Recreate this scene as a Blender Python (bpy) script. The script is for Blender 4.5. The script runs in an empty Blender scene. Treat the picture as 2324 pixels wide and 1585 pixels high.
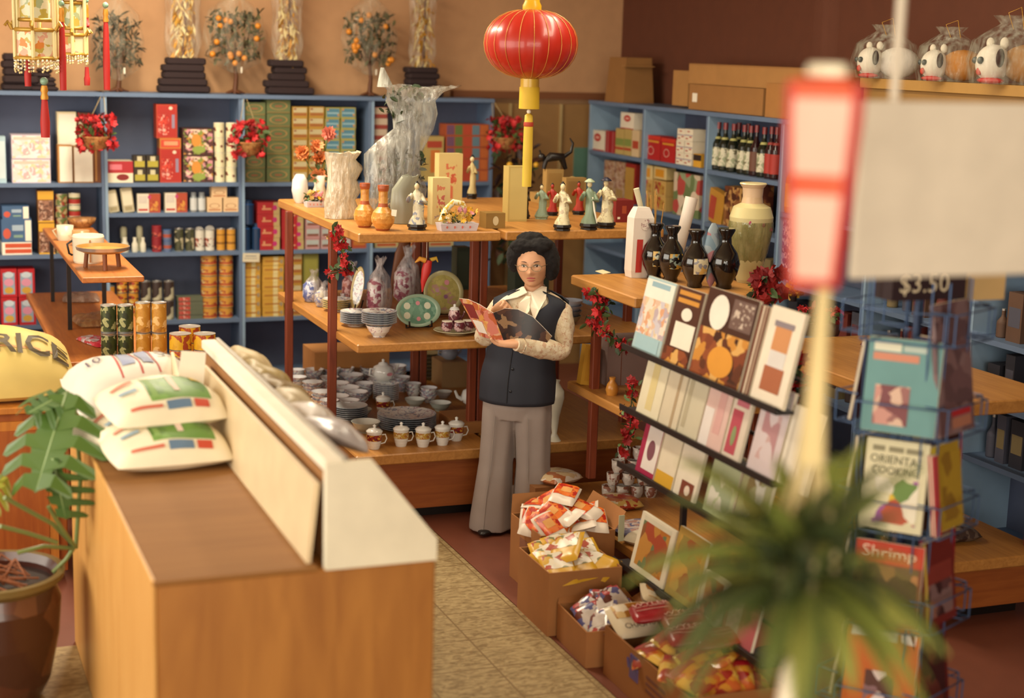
import bpy, math, random
from mathutils import Vector, Matrix, Euler
from math import sin, cos, pi, radians, sqrt, atan2
random.seed(7)
C = bpy.context.scene.collection
SC = bpy.context.scene
# ------------------------------------------------------------ camera
CAMZ = 2.4; FPX = 3586.0; CX, CY = 1162.0, 792.5
YAW, PIT, ROL = 0.37593, 0.187993, 0.029117
_cy, _sy, _cp, _sp, _cr, _sr = cos(YAW), sin(YAW), cos(PIT), sin(PIT), cos(ROL), sin(ROL)
FWD = Vector((_sy*_cp, _cy*_cp, -_sp)); RT0 = Vector((_cy, -_sy, 0)); UP0 = RT0.cross(FWD)
RT = _cr*RT0 + _sr*UP0; UPV = -_sr*RT0 + _cr*UP0
cam = bpy.data.cameras.new('camera'); camo = bpy.data.objects.new('camera', cam); C.objects.link(camo)
m = Matrix((RT, UPV, -FWD)).transposed().to_4x4(); m.translation = Vector((0, 0, CAMZ))
camo.matrix_world = m
cam.sensor_fit = 'HORIZONTAL'; cam.sensor_width = 36.0; cam.lens = FPX/2324*36.0
cam.clip_start = 0.05; cam.clip_end = 60
cam.dof.use_dof = True; cam.dof.focus_distance = 7.7; cam.dof.aperture_fstop = 1.4
SC.camera = camo
SC.view_settings.view_transform = 'Standard'; SC.view_settings.look = 'None'
SC.view_settings.gamma = 1.0; SC.view_settings.use_curve_mapping = False
SC.view_settings.exposure = 0.0
# ------------------------------------------------------------ light
W = bpy.data.worlds.new('world'); SC.world = W; W.use_nodes = True
W.node_tree.nodes['Background'].inputs[0].default_value = (1.0, .93, .80, 1)
W.node_tree.nodes['Background'].inputs[1].default_value = 0.7
def area(name, loc, target, sx, sy, power, col):
    l = bpy.data.lights.new(name, 'AREA'); l.shape = 'RECTANGLE'; l.size = sx; l.size_y = sy
    l.energy = power; l.color = col
    o = bpy.data.objects.new(name, l); C.objects.link(o); o.location = loc
    o.rotation_euler = (Vector(target)-Vector(loc)).to_track_quat('-Z', 'Y').to_euler()
    return o
# daylight through the left shop windows and through the front shop window
area('daylight_left_window', (-2.4, 5.7, 2.1), (3.2, 8.2, 1.0), 5.8, 2.0, 205, (1.0, .92, .77))
area('daylight_front_window', (0.2, -1.7, 2.2), (2.6, 8.0, 1.2), 4.4, 2.2, 230, (1.0, .915, .76))
# invented ceiling fill lights, added to brighten the back wall and room
area('ceiling_fill_light', (1.4, 8.6, 3.45), (1.4, 8.6, 0), 0.3, 2.4, 150, (1.0, .88, .66))
area('ceiling_fill_light', (3.4, 6.2, 3.45), (3.4, 6.2, 0), 0.3, 2.4, 46, (1.0, .88, .66))
sun = bpy.data.lights.new('low_sun', 'SUN'); sun.energy = 0.0; sun.angle = radians(3)
# ------------------------------------------------------------ pixel <-> place
def ray(x, y): return RT*((x-CX)/FPX) - UPV*((y-CY)/FPX) + FWD
O = Vector((0, 0, CAMZ))
def atZ(x, y, z): d = ray(x, y); return O + d*((z-CAMZ)/d.z)
def atY(x, y, Y): d = ray(x, y); return O + d*(Y/d.y)
def atX(x, y, X): d = ray(x, y); return O + d*(X/d.x)
def mpp(p): return (Vector(p)-O).dot(FWD)/FPX      # metres per pixel there
# ------------------------------------------------------------ materials
def lin(h):
    if not isinstance(h, str): return tuple(h)
    h = h.lstrip('#'); o = []
    for i in (0, 2, 4):
        c = int(h[i:i+2], 16)/255; o.append(c/12.92 if c <= .04045 else ((c+.055)/1.055)**2.4)
    return tuple(o)
_mats = {}
def bsdf(m): return m.node_tree.nodes['Principled BSDF']
def M(hexc, rough=.6, metal=0.0, emit=0, alpha=1.0, coat=0):
    k = (hexc, rough, metal, emit, alpha, coat)
    if k in _mats: return _mats[k]
    m = bpy.data.materials.new('paint_%s' % str(hexc).strip('#')); m.use_nodes = True
    b = bsdf(m); c = lin(hexc)
    b.inputs['Base Color'].default_value = (*c, 1); b.inputs['Roughness'].default_value = rough
    b.inputs['Metallic'].default_value = metal; b.inputs['Alpha'].default_value = alpha
    if coat: b.inputs['Coat Weight'].default_value = coat
    if emit:
        b.inputs['Emission Color'].default_value = (*c, 1); b.inputs['Emission Strength'].default_value = emit
    # faint mottling so that no surface is perfectly flat in tone
    nt = m.node_tree; n = nt.nodes.new('ShaderNodeTexNoise'); n.inputs['Scale'].default_value = 9
    tc = nt.nodes.new('ShaderNodeTexCoord'); nt.links.new(tc.outputs['Object'], n.inputs['Vector'])
    mx = nt.nodes.new('ShaderNodeMix'); mx.data_type = 'RGBA'
    mx.inputs[6].default_value = (*[v*.86 for v in c], 1); mx.inputs[7].default_value = (*[min(1, v*1.1) for v in c], 1)
    nt.links.new(n.outputs['Fac'], mx.inputs[0]); nt.links.new(mx.outputs[2], b.inputs['Base Color'])
    _mats[k] = m; return m
def SP(cols, scale=30, rough=.5, coat=0, alpha=1.0):
    """printed picture: voronoi cells in a palette"""
    k = ('sp', tuple(cols), scale, rough, coat, alpha)
    if k in _mats: return _mats[k]
    m = bpy.data.materials.new('print'); m.use_nodes = True; nt = m.node_tree; b = bsdf(m)
    b.inputs['Roughness'].default_value = rough; b.inputs['Alpha'].default_value = alpha
    if coat: b.inputs['Coat Weight'].default_value = coat
    tc = nt.nodes.new('ShaderNodeTexCoord'); v = nt.nodes.new('ShaderNodeTexVoronoi'); v.inputs['Scale'].default_value = scale
    nz = nt.nodes.new('ShaderNodeTexNoise'); nz.inputs['Scale'].default_value = scale*.7
    ad = nt.nodes.new('ShaderNodeVectorMath'); ad.operation = 'MULTIPLY_ADD'; ad.inputs[1].default_value = (.06, .06, .06)
    nt.links.new(tc.outputs['Object'], nz.inputs['Vector']); nt.links.new(nz.outputs['Color'], ad.inputs[0])
    nt.links.new(tc.outputs['Object'], ad.inputs[2]); nt.links.new(ad.outputs[0], v.inputs['Vector'])
    sx = nt.nodes.new('ShaderNodeSeparateColor'); nt.links.new(v.outputs['Color'], sx.inputs[0])
    r = nt.nodes.new('ShaderNodeValToRGB'); r.color_ramp.interpolation = 'CONSTANT'
    els = r.color_ramp.elements; n = len(cols)
    els[0].position = 0; els[0].color = (*lin(cols[0]), 1); els[1].position = 1/n; els[1].color = (*lin(cols[1]), 1)
    for i in range(2, n): e = els.new(i/n); e.color = (*lin(cols[i]), 1)
    nt.links.new(sx.outputs[0], r.inputs[0]); nt.links.new(r.outputs[0], b.inputs['Base Color'])
    _mats[k] = m; return m
def WOOD(a, b_, scale=(2, 30, 30), rough=.45):
    k = ('wood', a, b_, scale, rough)
    if k in _mats: return _mats[k]
    m = bpy.data.materials.new('wood'); m.use_nodes = True; nt = m.node_tree; b = bsdf(m)
    b.inputs['Roughness'].default_value = rough
    tc = nt.nodes.new('ShaderNodeTexCoord'); mp = nt.nodes.new('ShaderNodeMapping'); mp.inputs['Scale'].default_value = scale
    nz = nt.nodes.new('ShaderNodeTexNoise'); nz.inputs['Scale'].default_value = 1.6; nz.inputs['Detail'].default_value = 5
    nz.inputs['Distortion'].default_value = .8
    r = nt.nodes.new('ShaderNodeValToRGB'); r.color_ramp.elements[0].position = .3; r.color_ramp.elements[1].position = .7
    r.color_ramp.elements[0].color = (*lin(b_), 1); r.color_ramp.elements[1].color = (*lin(a), 1)
    nt.links.new(tc.outputs['Object'], mp.inputs[0]); nt.links.new(mp.outputs[0], nz.inputs['Vector'])
    nt.links.new(nz.outputs['Fac'], r.inputs[0]); nt.links.new(r.outputs[0], b.inputs['Base Color'])
    _mats[k] = m; return m
def FILM(hexc='dfe3da', alpha=.4, rough=.12):
    k = ('film', hexc, alpha)
    if k in _mats: return _mats[k]
    m = bpy.data.materials.new('clear_plastic'); m.use_nodes = True; nt = m.node_tree; b = bsdf(m)
    b.inputs['Base Color'].default_value = (*lin(hexc), 1); b.inputs['Roughness'].default_value = rough
    b.inputs['Specular IOR Level'].default_value = .9
    tc = nt.nodes.new('ShaderNodeTexCoord'); mp = nt.nodes.new('ShaderNodeMapping'); mp.inputs['Scale'].default_value = (30, 30, 8)
    nz = nt.nodes.new('ShaderNodeTexNoise'); nz.inputs['Scale'].default_value = 1.2; nz.inputs['Detail'].default_value = 4
    mr = nt.nodes.new('ShaderNodeMapRange'); mr.inputs[1].default_value = .35; mr.inputs[2].default_value = .7
    mr.inputs[3].default_value = max(0, alpha-.25); mr.inputs[4].default_value = min(1, alpha+.3)
    bp = nt.nodes.new('ShaderNodeBump'); bp.inputs['Strength'].default_value = .9; bp.inputs['Distance'].default_value = .02
    nt.links.new(tc.outputs['Object'], mp.inputs[0]); nt.links.new(mp.outputs[0], nz.inputs['Vector'])
    nt.links.new(nz.outputs['Fac'], mr.inputs[0]); nt.links.new(mr.outputs[0], b.inputs['Alpha'])
    nt.links.new(nz.outputs['Fac'], bp.inputs['Height']); nt.links.new(bp.outputs[0], b.inputs['Normal'])
    _mats[k] = m; return m
# ------------------------------------------------------------ mesh builder
class MB:
    def __init__(s): s.v = []; s.f = []; s.m = []; s.sm = []; s.X = Matrix.Identity(4)
    def at(s, loc=(0, 0, 0), rot=(0, 0, 0), sc=1):
        s.X = Matrix.Translation(loc) @ Euler(rot).to_matrix().to_4x4() @ Matrix.Scale(sc, 4); return s
    def add(s, vs, fs, mat, smooth=False):
        b = len(s.v); s.v += [tuple(s.X @ Vector(p)) for p in vs]
        for f in fs: s.f.append([b+i for i in f]); s.m.append(mat); s.sm.append(smooth)
        return s
    def box(s, c, d, mat, bev=0):
        x, y, z = c; a, b, h = d[0]/2, d[1]/2, d[2]/2
        if not bev:
            vs = [(x+i*a, y+j*b, z+k*h) for k in (-1, 1) for j in (-1, 1) for i in (-1, 1)]
            return s.add(vs, [(0, 2, 3, 1), (4, 5, 7, 6), (0, 1, 5, 4), (2, 6, 7, 3), (0, 4, 6, 2), (1, 3, 7, 5)], mat)
        t = bev; ring = lambda aa, bb, zz: [(x-aa, y-bb+t, zz), (x-aa+t, y-bb, zz), (x+aa-t, y-bb, zz), (x+aa, y-bb+t, zz),
                                            (x+aa, y+bb-t, zz), (x+aa-t, y+bb, zz), (x-aa+t, y+bb, zz), (x-aa, y+bb-t, zz)]
        return s.loft([ring(a-t, b-t, z-h), ring(a, b, z-h+t), ring(a, b, z+h-t), ring(a-t, b-t, z+h)], mat, smooth=False)
    def loft(s, rings, mat, closed=True, caps=True, smooth=True):
        n = len(rings[0]); vs = [p for r in rings for p in r]; fs = []
        for i in range(len(rings)-1):
            for j in range(n if closed else n-1):
                k = (j+1) % n; fs.append((i*n+j, i*n+k, (i+1)*n+k, (i+1)*n+j))
        s.add(vs, fs, mat, smooth)
        if caps and closed:
            s.add(rings[0], [tuple(range(n))[::-1]], mat); s.add(rings[-1], [tuple(range(n))], mat)
        return s
    def lathe(s, prof, mat, c=(0, 0, 0), seg=16, mats=None, sx=1, sy=1, smooth=True, caps=True):
        """prof: list of (r,z); mats: material per band"""
        rings = [[(c[0]+r*sx*cos(2*pi*j/seg), c[1]+r*sy*sin(2*pi*j/seg), c[2]+z) for j in range(seg)] for r, z in prof]
        if mats is None: return s.loft(rings, mat, caps=caps, smooth=smooth)
        for i in range(len(prof)-1):
            s.loft([rings[i], rings[i+1]], mats[i] or mat, caps=False, smooth=smooth)
        if caps:
            s.add(rings[0], [tuple(range(seg))[::-1]], mats[0] or mat); s.add(rings[-1], [tuple(range(seg))], mats[-1] or mat)
        return s
    def tube(s, pts, r, mat, seg=8, closed=False):
        pts = [Vector(p) for p in pts]; rings = []; n = len(pts)
        rr = r if isinstance(r, (list, tuple)) else [r]*n
        nrm = None
        for i, p in enumerate(pts):
            if closed: t = pts[(i+1) % n]-pts[i-1]
            else: t = pts[min(i+1, n-1)]-pts[max(i-1, 0)]
            t.normalize()
            if nrm is None:
                nrm = t.cross(Vector((0, 0, 1)));
                if nrm.length < .1: nrm = t.cross(Vector((1, 0, 0)))
            nrm = (nrm - t*nrm.dot(t)).normalized(); b = t.cross(nrm)
            rings.append([tuple(p+(nrm*cos(2*pi*j/seg)+b*sin(2*pi*j/seg))*rr[i]) for j in range(seg)])
        if closed: rings.append(rings[0])
        return s.loft(rings, mat, caps=not closed)
    def ball(s, c, r, mat, seg=12, rg=8, sc=(1, 1, 1)):
        prof = [(max(1e-4, sin(pi*i/rg))*r, -cos(pi*i/rg)*r*sc[2]) for i in range(rg+1)]
        return s.lathe(prof, mat, c, seg, sx=sc[0], sy=sc[1])
    def prism(s, poly, y0, y1, mat):
        """poly of (x,z) extruded in y"""
        n = len(poly); vs = [(p[0], y0, p[1]) for p in poly]+[(p[0], y1, p[1]) for p in poly]
        return s.add(vs, [tuple(range(n)), tuple(range(n, 2*n))[::-1]]+[(i, i+n, (i+1) % n+n, (i+1) % n) for i in range(n)], mat)
    def front(s, x0, z0, x1, z1, y, mat, oval=False):
        if oval:
            cx, cz, a, b = (x0+x1)/2, (z0+z1)/2, (x1-x0)/2, (z1-z0)/2
            return s.add([(cx+a*cos(2*pi*j/20), y, cz+b*sin(2*pi*j/20)) for j in range(20)], [tuple(range(20))], mat)
        return s.add([(x0, y, z0), (x1, y, z0), (x1, y, z1), (x0, y, z1)], [(0, 1, 2, 3)], mat)
    def text(s, body, size, mat, fn, bold=0.0):
        """lettering; fn maps (x,y) of the flat text (centred) to 3D"""
        vs, fs = glyphs(body, bold)
        if not vs: return s
        xs = [v[0] for v in vs]; ys = [v[1] for v in vs]
        cx, cy = (min(xs)+max(xs))/2, (min(ys)+max(ys))/2
        return s.add([fn((v[0]-cx)*size, (v[1]-cy)*size) for v in vs], fs, mat)
    def build(s, name, parent=None, loc=None, rot=None, subsurf=0):
        me = bpy.data.meshes.new(name); me.from_pydata(s.v, [], s.f)
        mats = []; idx = []
        for m_ in s.m:
            if m_ not in mats: mats.append(m_)
            idx.append(mats.index(m_))
        for m_ in mats: me.materials.append(m_)
        me.polygons.foreach_set('material_index', idx); me.polygons.foreach_set('use_smooth', s.sm)
        me.validate(); me.update()
        o = bpy.data.objects.new(name, me); C.objects.link(o)
        if parent: o.parent = parent
        if loc is not None: o.location = loc
        if rot is not None: o.rotation_euler = rot
        if subsurf:
            q = o.modifiers.new('smooth', 'SUBSURF'); q.levels = subsurf; q.render_levels = subsurf
        return o
_gl = {}
def glyphs(body, bold=0.0):
    if (body, bold) in _gl: return _gl[(body, bold)]
    cu = bpy.data.curves.new('t', 'FONT'); cu.body = body; cu.size = 1; cu.offset = bold; cu.resolution_u = 2
    o = bpy.data.objects.new('t', cu); C.objects.link(o)
    dg = bpy.context.evaluated_depsgraph_get(); ev = o.evaluated_get(dg); me = ev.to_mesh()
    vs = [tuple(v.co) for v in me.vertices]; fs = [tuple(p.vertices) for p in me.polygons]
    ev.to_mesh_clear(); bpy.data.objects.remove(o); bpy.data.curves.remove(cu)
    _gl[(body, bold)] = (vs, fs); return vs, fs
def tag(o, label=None, cat=None, group=None, kind=None):
    if label: o['label'] = label
    if cat: o['category'] = cat
    if group: o['group'] = group
    if kind: o['kind'] = kind
    return o
def thing(name, label, cat, loc=(0, 0, 0), rot=0, group=None):
    o = bpy.data.objects.new(name, None); C.objects.link(o); o.empty_display_size = .05
    o.location = loc; o.rotation_euler = rot if isinstance(rot, (tuple, list)) else (0, 0, rot)
    return tag(o, label, cat, group)
def solo(name, mb, label, cat, loc=(0, 0, 0), rot=0, group=None, subsurf=0):
    o = mb.build(name, None, loc, rot if isinstance(rot, (tuple, list)) else (0, 0, rot), subsurf)
    return tag(o, label, cat, group)
def struct(name, mb):
    o = mb.build(name); o['kind'] = 'structure'; return o
def part(name, mb, parent, label=None, loc=None, rot=None, subsurf=0):
    o = mb.build(name, parent, loc, rot, subsurf)
    if label: o['label'] = label
    return o
def dup(o, loc=None, rot=None, label=None, group=None, scale=None):
    def cp(q, par):
        c = q.copy(); C.objects.link(c); c.parent = par
        for ch in q.children: cp(ch, c)
        return c
    c = cp(o, None)
    if loc is not None: c.location = loc
    if rot is not None: c.rotation_euler = rot if isinstance(rot, (tuple, list)) else (0, 0, rot)
    if scale: c.scale = (scale,)*3 if not isinstance(scale, (tuple, list)) else scale
    if label: c['label'] = label
    if group: c['group'] = group
    return c
ORD = ['bottom', 'second', 'third', 'fourth', 'fifth', 'sixth', 'seventh', 'eighth', 'ninth']
def ordn(i, n): return 'top' if i == n-1 and n > 1 else ('only' if n == 1 else ORD[i]+(' from bottom' if i else ''))
# common colours
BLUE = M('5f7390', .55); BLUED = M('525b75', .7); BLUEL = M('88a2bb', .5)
OAK = WOOD('c08845', 'a87236', (30, 2, 30)); OAKX = WOOD('c58a44', 'ad7434', (2, 30, 30)); OAKZ = WOOD('cf8a40', 'b3722e', (25, 25, 2))
REDW = WOOD('8a4226', '6d2f1c', (25, 25, 2)); CARD = M('a9743f', .85); CARDD = M('8d5c30', .85)
WHITE = M('eee6d2', .5); CREAM = M('e6d7ae', .55); RED = M('b3201c', .5); DRED = M('7d1416', .5); BLACK = M('17110f', .4)
GREEN = M('4f6b38', .6); DGREEN = M('2e3f22', .7); YEL = M('dba62a', .5); GOLD = M('b88a33', .35, .6); BROWN = M('5b3218', .6)
TEAL = M('5f9390', .6); PINK = M('d98f98', .6); GREY = M('8b8a86', .6); SILV = M('c4c2bd', .3, .8); ORANGE = M('d9722b', .5); DKBR = M('2a1510', .6)
PORC = M('e4e4df', .15, coat=.4); PORCP = SP(['e6e6e2', 'e6e6e2', 'e0dfe0', 'b9a0a8', '9aa3b5', 'e6e6e2'], 60, .15, .4)
# ------------------------------------------------------------ the room
WALLC = M('c0936a', .8); WALLR = M('5e321e', .85); CEIL = M('cdb892', .9)  # right wall browner: the weaker light it gets is put into its colour
struct('wall_back', MB().box((1.7, 11.22, 1.8), (7.4, .15, 3.6), WALLC))
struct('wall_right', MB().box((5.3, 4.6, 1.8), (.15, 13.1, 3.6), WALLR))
struct('wall_left', MB().box((-2.55, 9.95, 1.8), (.15, 2.5, 3.6), WALLC).box((-2.55, 5.7, .45), (.15, 6.0, .9), WALLC)
       .box((-2.55, 5.7, 3.4), (.15, 6.0, .4), WALLC).box((-2.55, .4, 1.8), (.15, 4.6, 3.6), WALLC))
struct('wall_front', MB().box((-2.2, -1.95, 1.8), (.8, .15, 3.6), WALLC).box((4.1, -1.95, 1.8), (2.6, .15, 3.6), WALLC)
       .box((.5, -1.95, .4), (4.7, .15, .8), WALLC).box((.5, -1.95, 3.45), (4.7, .15, .3), WALLC))
struct('ceiling', MB().box((1.4, 4.65, 3.65), (7.9, 13.3, .1), CEIL))
def tilemat():
    m = bpy.data.materials.new('marbled_floor_tile'); m.use_nodes = True; nt = m.node_tree; b = bsdf(m); b.inputs['Roughness'].default_value = .45
    tc = nt.nodes.new('ShaderNodeTexCoord'); mp = nt.nodes.new('ShaderNodeMapping'); mp.inputs['Scale'].default_value = (14, 34, 1); mp.inputs['Rotation'].default_value = (0, 0, .5)
    nz = nt.nodes.new('ShaderNodeTexNoise'); nz.inputs['Scale'].default_value = 1.5; nz.inputs['Detail'].default_value = 6; nz.inputs['Distortion'].default_value = 1.2
    r = nt.nodes.new('ShaderNodeValToRGB'); r.color_ramp.elements[0].position = .36; r.color_ramp.elements[1].position = .6
    r.color_ramp.elements[0].color = (*lin('7d6844'), 1); r.color_ramp.elements[1].color = (*lin('a8936a'), 1)
    nt.links.new(tc.outputs['Object'], mp.inputs[0]); nt.links.new(mp.outputs[0], nz.inputs['Vector']); nt.links.new(nz.outputs['Fac'], r.inputs[0])
    br = nt.nodes.new('ShaderNodeTexBrick'); br.offset = 0; br.inputs['Scale'].default_value = 1
    br.inputs['Mortar Size'].default_value = .004; br.inputs['Brick Width'].default_value = .305; br.inputs['Row Height'].default_value = .305
    br.inputs['Mortar'].default_value = (*lin('7a6340'), 1)
    nt.links.new(tc.outputs['Object'], br.inputs['Vector']); nt.links.new(r.outputs[0], br.inputs['Color1']); nt.links.new(r.outputs[0], br.inputs['Color2'])
    nt.links.new(br.outputs['Color'], b.inputs['Base Color']); return m
TILE = tilemat(); FLR = M('74402e', .5)
fl = MB(); fl.box((1.4, 4.65, -.06), (7.9, 13.3, .1), FLR)
def slab(x0, y0, x1, y1): fl.box(((x0+x1)/2, (y0+y1)/2, -.005), (x1-x0, y1-y0, .01), TILE)
slab(-2.5, -1.9, 2.465, 6.2); slab(2.02, 6.2, 2.465, 8.6)
fl.box((-.3, 8.6, -.006), (4.6, 4.8, .0105), FLR); fl.box((3.86, 4.6, -.006), (2.78, 13, .0105), FLR)
struct('floor', fl)
struct('trim_1', MB().box((4.5, 11.1, 2.06), (1.3, .09, .05), M('7a4a2a', .6)))
struct('door_1', MB().box((4.5, 11.11, 1.0), (.95, .06, 2.0), M('9a7445', .7)).box((4.3, 11.07, 1.2), (.018, .02, 1.6), M('b59c6b', .6))
       .box((4.71, 11.07, 1.2), (.018, .02, 1.6), M('b59c6b', .6)).box((4.9, 11.07, 1.45), (.14, .02, .45), M('5c8474', .6)))
# added housings for the invented ceiling fill lights
for i, (x, y) in enumerate(((1.4, 8.6), (3.4, 6.2))):
    t = thing('fill_light_fitting', ['added ceiling fill light over the blue shelves', 'added ceiling fill light over the centre displays'][i], 'light', (x, y, 3.6))
    part('housing', MB().box((0, 0, -.05), (.36, 2.5, .08), WHITE), t)
# ------------------------------------------------------------ blue wall shelving
def shelf_unit(label, loc, rot, w, shelves, group, h=2.04, d=.32):
    t = thing('shelf_unit', label, 'shelf', loc, rot, group)
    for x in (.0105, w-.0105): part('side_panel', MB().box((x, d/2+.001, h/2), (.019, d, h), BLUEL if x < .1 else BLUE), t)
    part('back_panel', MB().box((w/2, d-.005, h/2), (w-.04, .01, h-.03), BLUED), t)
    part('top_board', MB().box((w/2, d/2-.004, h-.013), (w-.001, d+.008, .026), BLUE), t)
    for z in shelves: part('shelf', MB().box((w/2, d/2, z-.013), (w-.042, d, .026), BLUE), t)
    return t
BY = 10.75; BW = .914; BX0 = .395
S0 = [.975, .505, 1.446, .1]; S1 = [1.446, 1.244, .975, .505, .1]; S2 = [1.446, .975, .505, .1]
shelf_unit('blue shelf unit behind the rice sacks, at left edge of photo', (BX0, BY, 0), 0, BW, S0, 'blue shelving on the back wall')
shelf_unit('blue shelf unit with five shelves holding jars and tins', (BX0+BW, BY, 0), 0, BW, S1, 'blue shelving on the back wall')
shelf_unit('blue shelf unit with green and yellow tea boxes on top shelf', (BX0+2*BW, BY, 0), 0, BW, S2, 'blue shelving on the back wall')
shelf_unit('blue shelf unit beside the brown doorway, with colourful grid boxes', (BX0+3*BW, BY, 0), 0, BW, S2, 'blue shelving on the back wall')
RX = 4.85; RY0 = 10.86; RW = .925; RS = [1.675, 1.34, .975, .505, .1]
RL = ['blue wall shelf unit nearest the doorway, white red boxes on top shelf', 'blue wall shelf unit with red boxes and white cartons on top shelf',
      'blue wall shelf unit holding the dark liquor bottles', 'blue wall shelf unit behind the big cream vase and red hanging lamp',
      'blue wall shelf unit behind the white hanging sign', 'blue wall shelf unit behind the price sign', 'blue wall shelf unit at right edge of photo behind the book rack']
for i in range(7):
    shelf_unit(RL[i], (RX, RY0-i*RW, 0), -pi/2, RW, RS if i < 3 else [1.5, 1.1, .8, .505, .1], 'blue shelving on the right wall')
# ------------------------------------------------------------ goods
def carton(w, d, h, base, decals=(), top=None, bev=0):
    mb = MB(); mb.box((0, 0, h/2), (w, d, h), base, bev)
    for qi, q in enumerate(decals):
        u0, v0, u1, v1, mat = q[:5]; k = q[5] if len(q) > 5 else ''
        y = -d/2-.0006-.00035*qi
        if k == 'o': mb.front(-w/2+u0*w, v0*h, -w/2+u1*w, v1*h, y-.0003, mat, True)
        elif k == 'ring':
            x0, x1, z0, z1 = -w/2+u0*w, -w/2+u1*w, v0*h, v1*h; cx, cz, a, b = (x0+x1)/2, (z0+z1)/2, (x1-x0)/2, (z1-z0)/2
            N = 20; vs = []
            for j in range(N): vs += [(cx+a*cos(2*pi*j/N), y, cz+b*sin(2*pi*j/N)), (cx+a*.86*cos(2*pi*j/N), y, cz+b*.86*sin(2*pi*j/N))]
            mb.add(vs, [(2*j, (2*j+2) % (2*N), (2*j+3) % (2*N), 2*j+1) for j in range(N)], mat)
        elif k.startswith('T:'):
            txt = k[2:]; gl, _ = glyphs(txt)
            W_ = (max(v[0] for v in gl)-min(v[0] for v in gl)); H_ = max(v[1] for v in gl)-min(v[1] for v in gl)
            sx, sz = (u1-u0)*w/W_, (v1-v0)*h/H_; cx, cz = -w/2+(u0+u1)/2*w, (v0+v1)/2*h
            mb.text(txt, 1, mat, lambda a, b: (cx+a*sx, y-.0008, cz+b*sz))
        else: mb.front(-w/2+u0*w, v0*h, -w/2+u1*w, v1*h, y, mat)
    return mb
def cyl_tin(r, h, body, lid=SILV, bands=(), seg=18):
    """bands: (v0,v1,mat) over the height"""
    cuts = sorted({.03, .97, *[b[0] for b in bands], *[b[1] for b in bands]})
    prof = [(r*.96, 0), (r, .03*h)]; mats = [lid]
    for a, b in zip(cuts, cuts[1:]):
        mt = body
        for q in bands:
            if q[0]-1e-6 <= a and b <= q[1]+1e-6: mt = q[2]
        prof.append((r*.985 if b < .97 else r*.985, b*h)); mats.append(mt)
    prof += [(r, .97*h), (r, h), (r*.9, h), (r*.88, .985*h)]; mats += [lid, lid, lid, lid]
    mb = MB().lathe(prof, body, seg=seg, mats=mats); return mb
def pl(wall, x0, x1, yt, zs, back=0.0):
    """place on wall shelving by its outline: returns w,h,loc,rot"""
    if wall == 'B':
        Y = BY+.03+back; a = atY(x0, yt, Y); b = atY(x1, yt, Y); return b.x-a.x, (a.z+b.z)/2-zs, Vector(((a.x+b.x)/2, Y, zs)), 0
    X = RX+.03+back; a = atX(x0, yt, X); b = atX(x1, yt, X); return a.y-b.y, atX((x0+x1)/2, yt, X).z-zs, Vector((X, (a.y+b.y)/2, zs)), -pi/2
def off(loc, rot, d):  # push the item back so that its front face stands at loc
    return loc+Vector((0, d/2, 0)) if rot == 0 else loc+Vector((d/2, 0, 0))
def put(wall, x0, x1, yt, zs, mk, name, label, cat, d=.12, group=None, back=0.0, tilt=0):
    w, h, loc, rot = pl(wall, x0, x1, yt, zs, back)
    return solo(name, mk(w*.985, d, h), label, cat, off(loc, rot, d), (0, tilt, rot) if tilt else rot, group)
def stack(wall, cols, ytop, zs, n, mk, name, lab, cat, d=.12, group=None, back=0, skip=()):
    """cols: list of (x0,x1,colname); n boxes from the shelf to ytop"""
    proto = None
    for ci, (x0, x1, cn) in enumerate(cols):
        yt = ytop[ci] if isinstance(ytop, (list, tuple)) else ytop; nn = n[ci] if isinstance(n, (list, tuple)) else n
        w, h, loc, rot = pl(wall, x0, x1, yt, zs, back); hh = h/nn
        for i in range(nn):
            if (ci, i) in skip: continue
            lb = lab.format(pos=ordn(i, nn), col=cn); L = off(loc, rot, d)+Vector((0, 0, i*hh))
            L += Vector((random.uniform(-.002, .002), random.uniform(0, .006), 0)) if rot == 0 else Vector((random.uniform(0, .006), random.uniform(-.002, .002), 0))
            if proto is None: proto = solo(name, mk(w*.975, d, hh*.985), lb, cat, L, rot, group); pw, ph = w*.975, hh*.985
            else:
                o = dup(proto, L, rot, lb, group); o.scale = (w*.975/pw, 1, hh*.985/ph)
A, B_, C_, D_ = 1.446, 1.244, .975, .505
FLOR = SP(['e8cfc8', 'd9d5de', 'e9c9a0', 'c9d7dd', 'e5e0d6', 'd8a9a8'], 38)
DFLOR = SP(['4a2a22', '5a2f28', 'c78a90', 'b8812e', '3c221c', '7e8a3c', 'e2c0a8'], 45)
# --- bay at the left edge
put('B', -8, 12, 310, A, lambda w, d, h: carton(w, d, h, M('a9c4cf'), [(.1, .1, .9, .9, M('c9d8dc'))]), 'gift_box', 'pale blue box cut off by left edge of photo, top shelf', 'box')
stack('B', [(24, 114, 'the stack by the tall red tassel')], 306, A, 2, lambda w, d, h: carton(w, d, h, M('cfc0cc'), [(.02, .04, .98, .97, FLOR), (.05, .8, .95, .92, M('e4bfae'))]),
      'floral_box', '{pos} pastel floral box of {col}', 'box', .2, 'pastel floral boxes on the top shelf')
put('B', 129, 173, 254, A, lambda w, d, h: carton(w, d, h, CREAM, [(.08, .05, .95, .97, WHITE), (.3, .25, .6, .3, GREY)]), 'white_box', 'tall white box standing behind the two open white boxes', 'box', .1, back=.13)
put('B', 175, 208, 256, A, lambda w, d, h: carton(w, d, h, BROWN, [(.1, .6, .8, .9, SP(['6b5a2a', '8e8145', 'c9c9b0'], 50))]), 'patterned_box', 'tall brown and gold box behind the left hanging flower basket', 'box', .1, back=.13)
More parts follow.
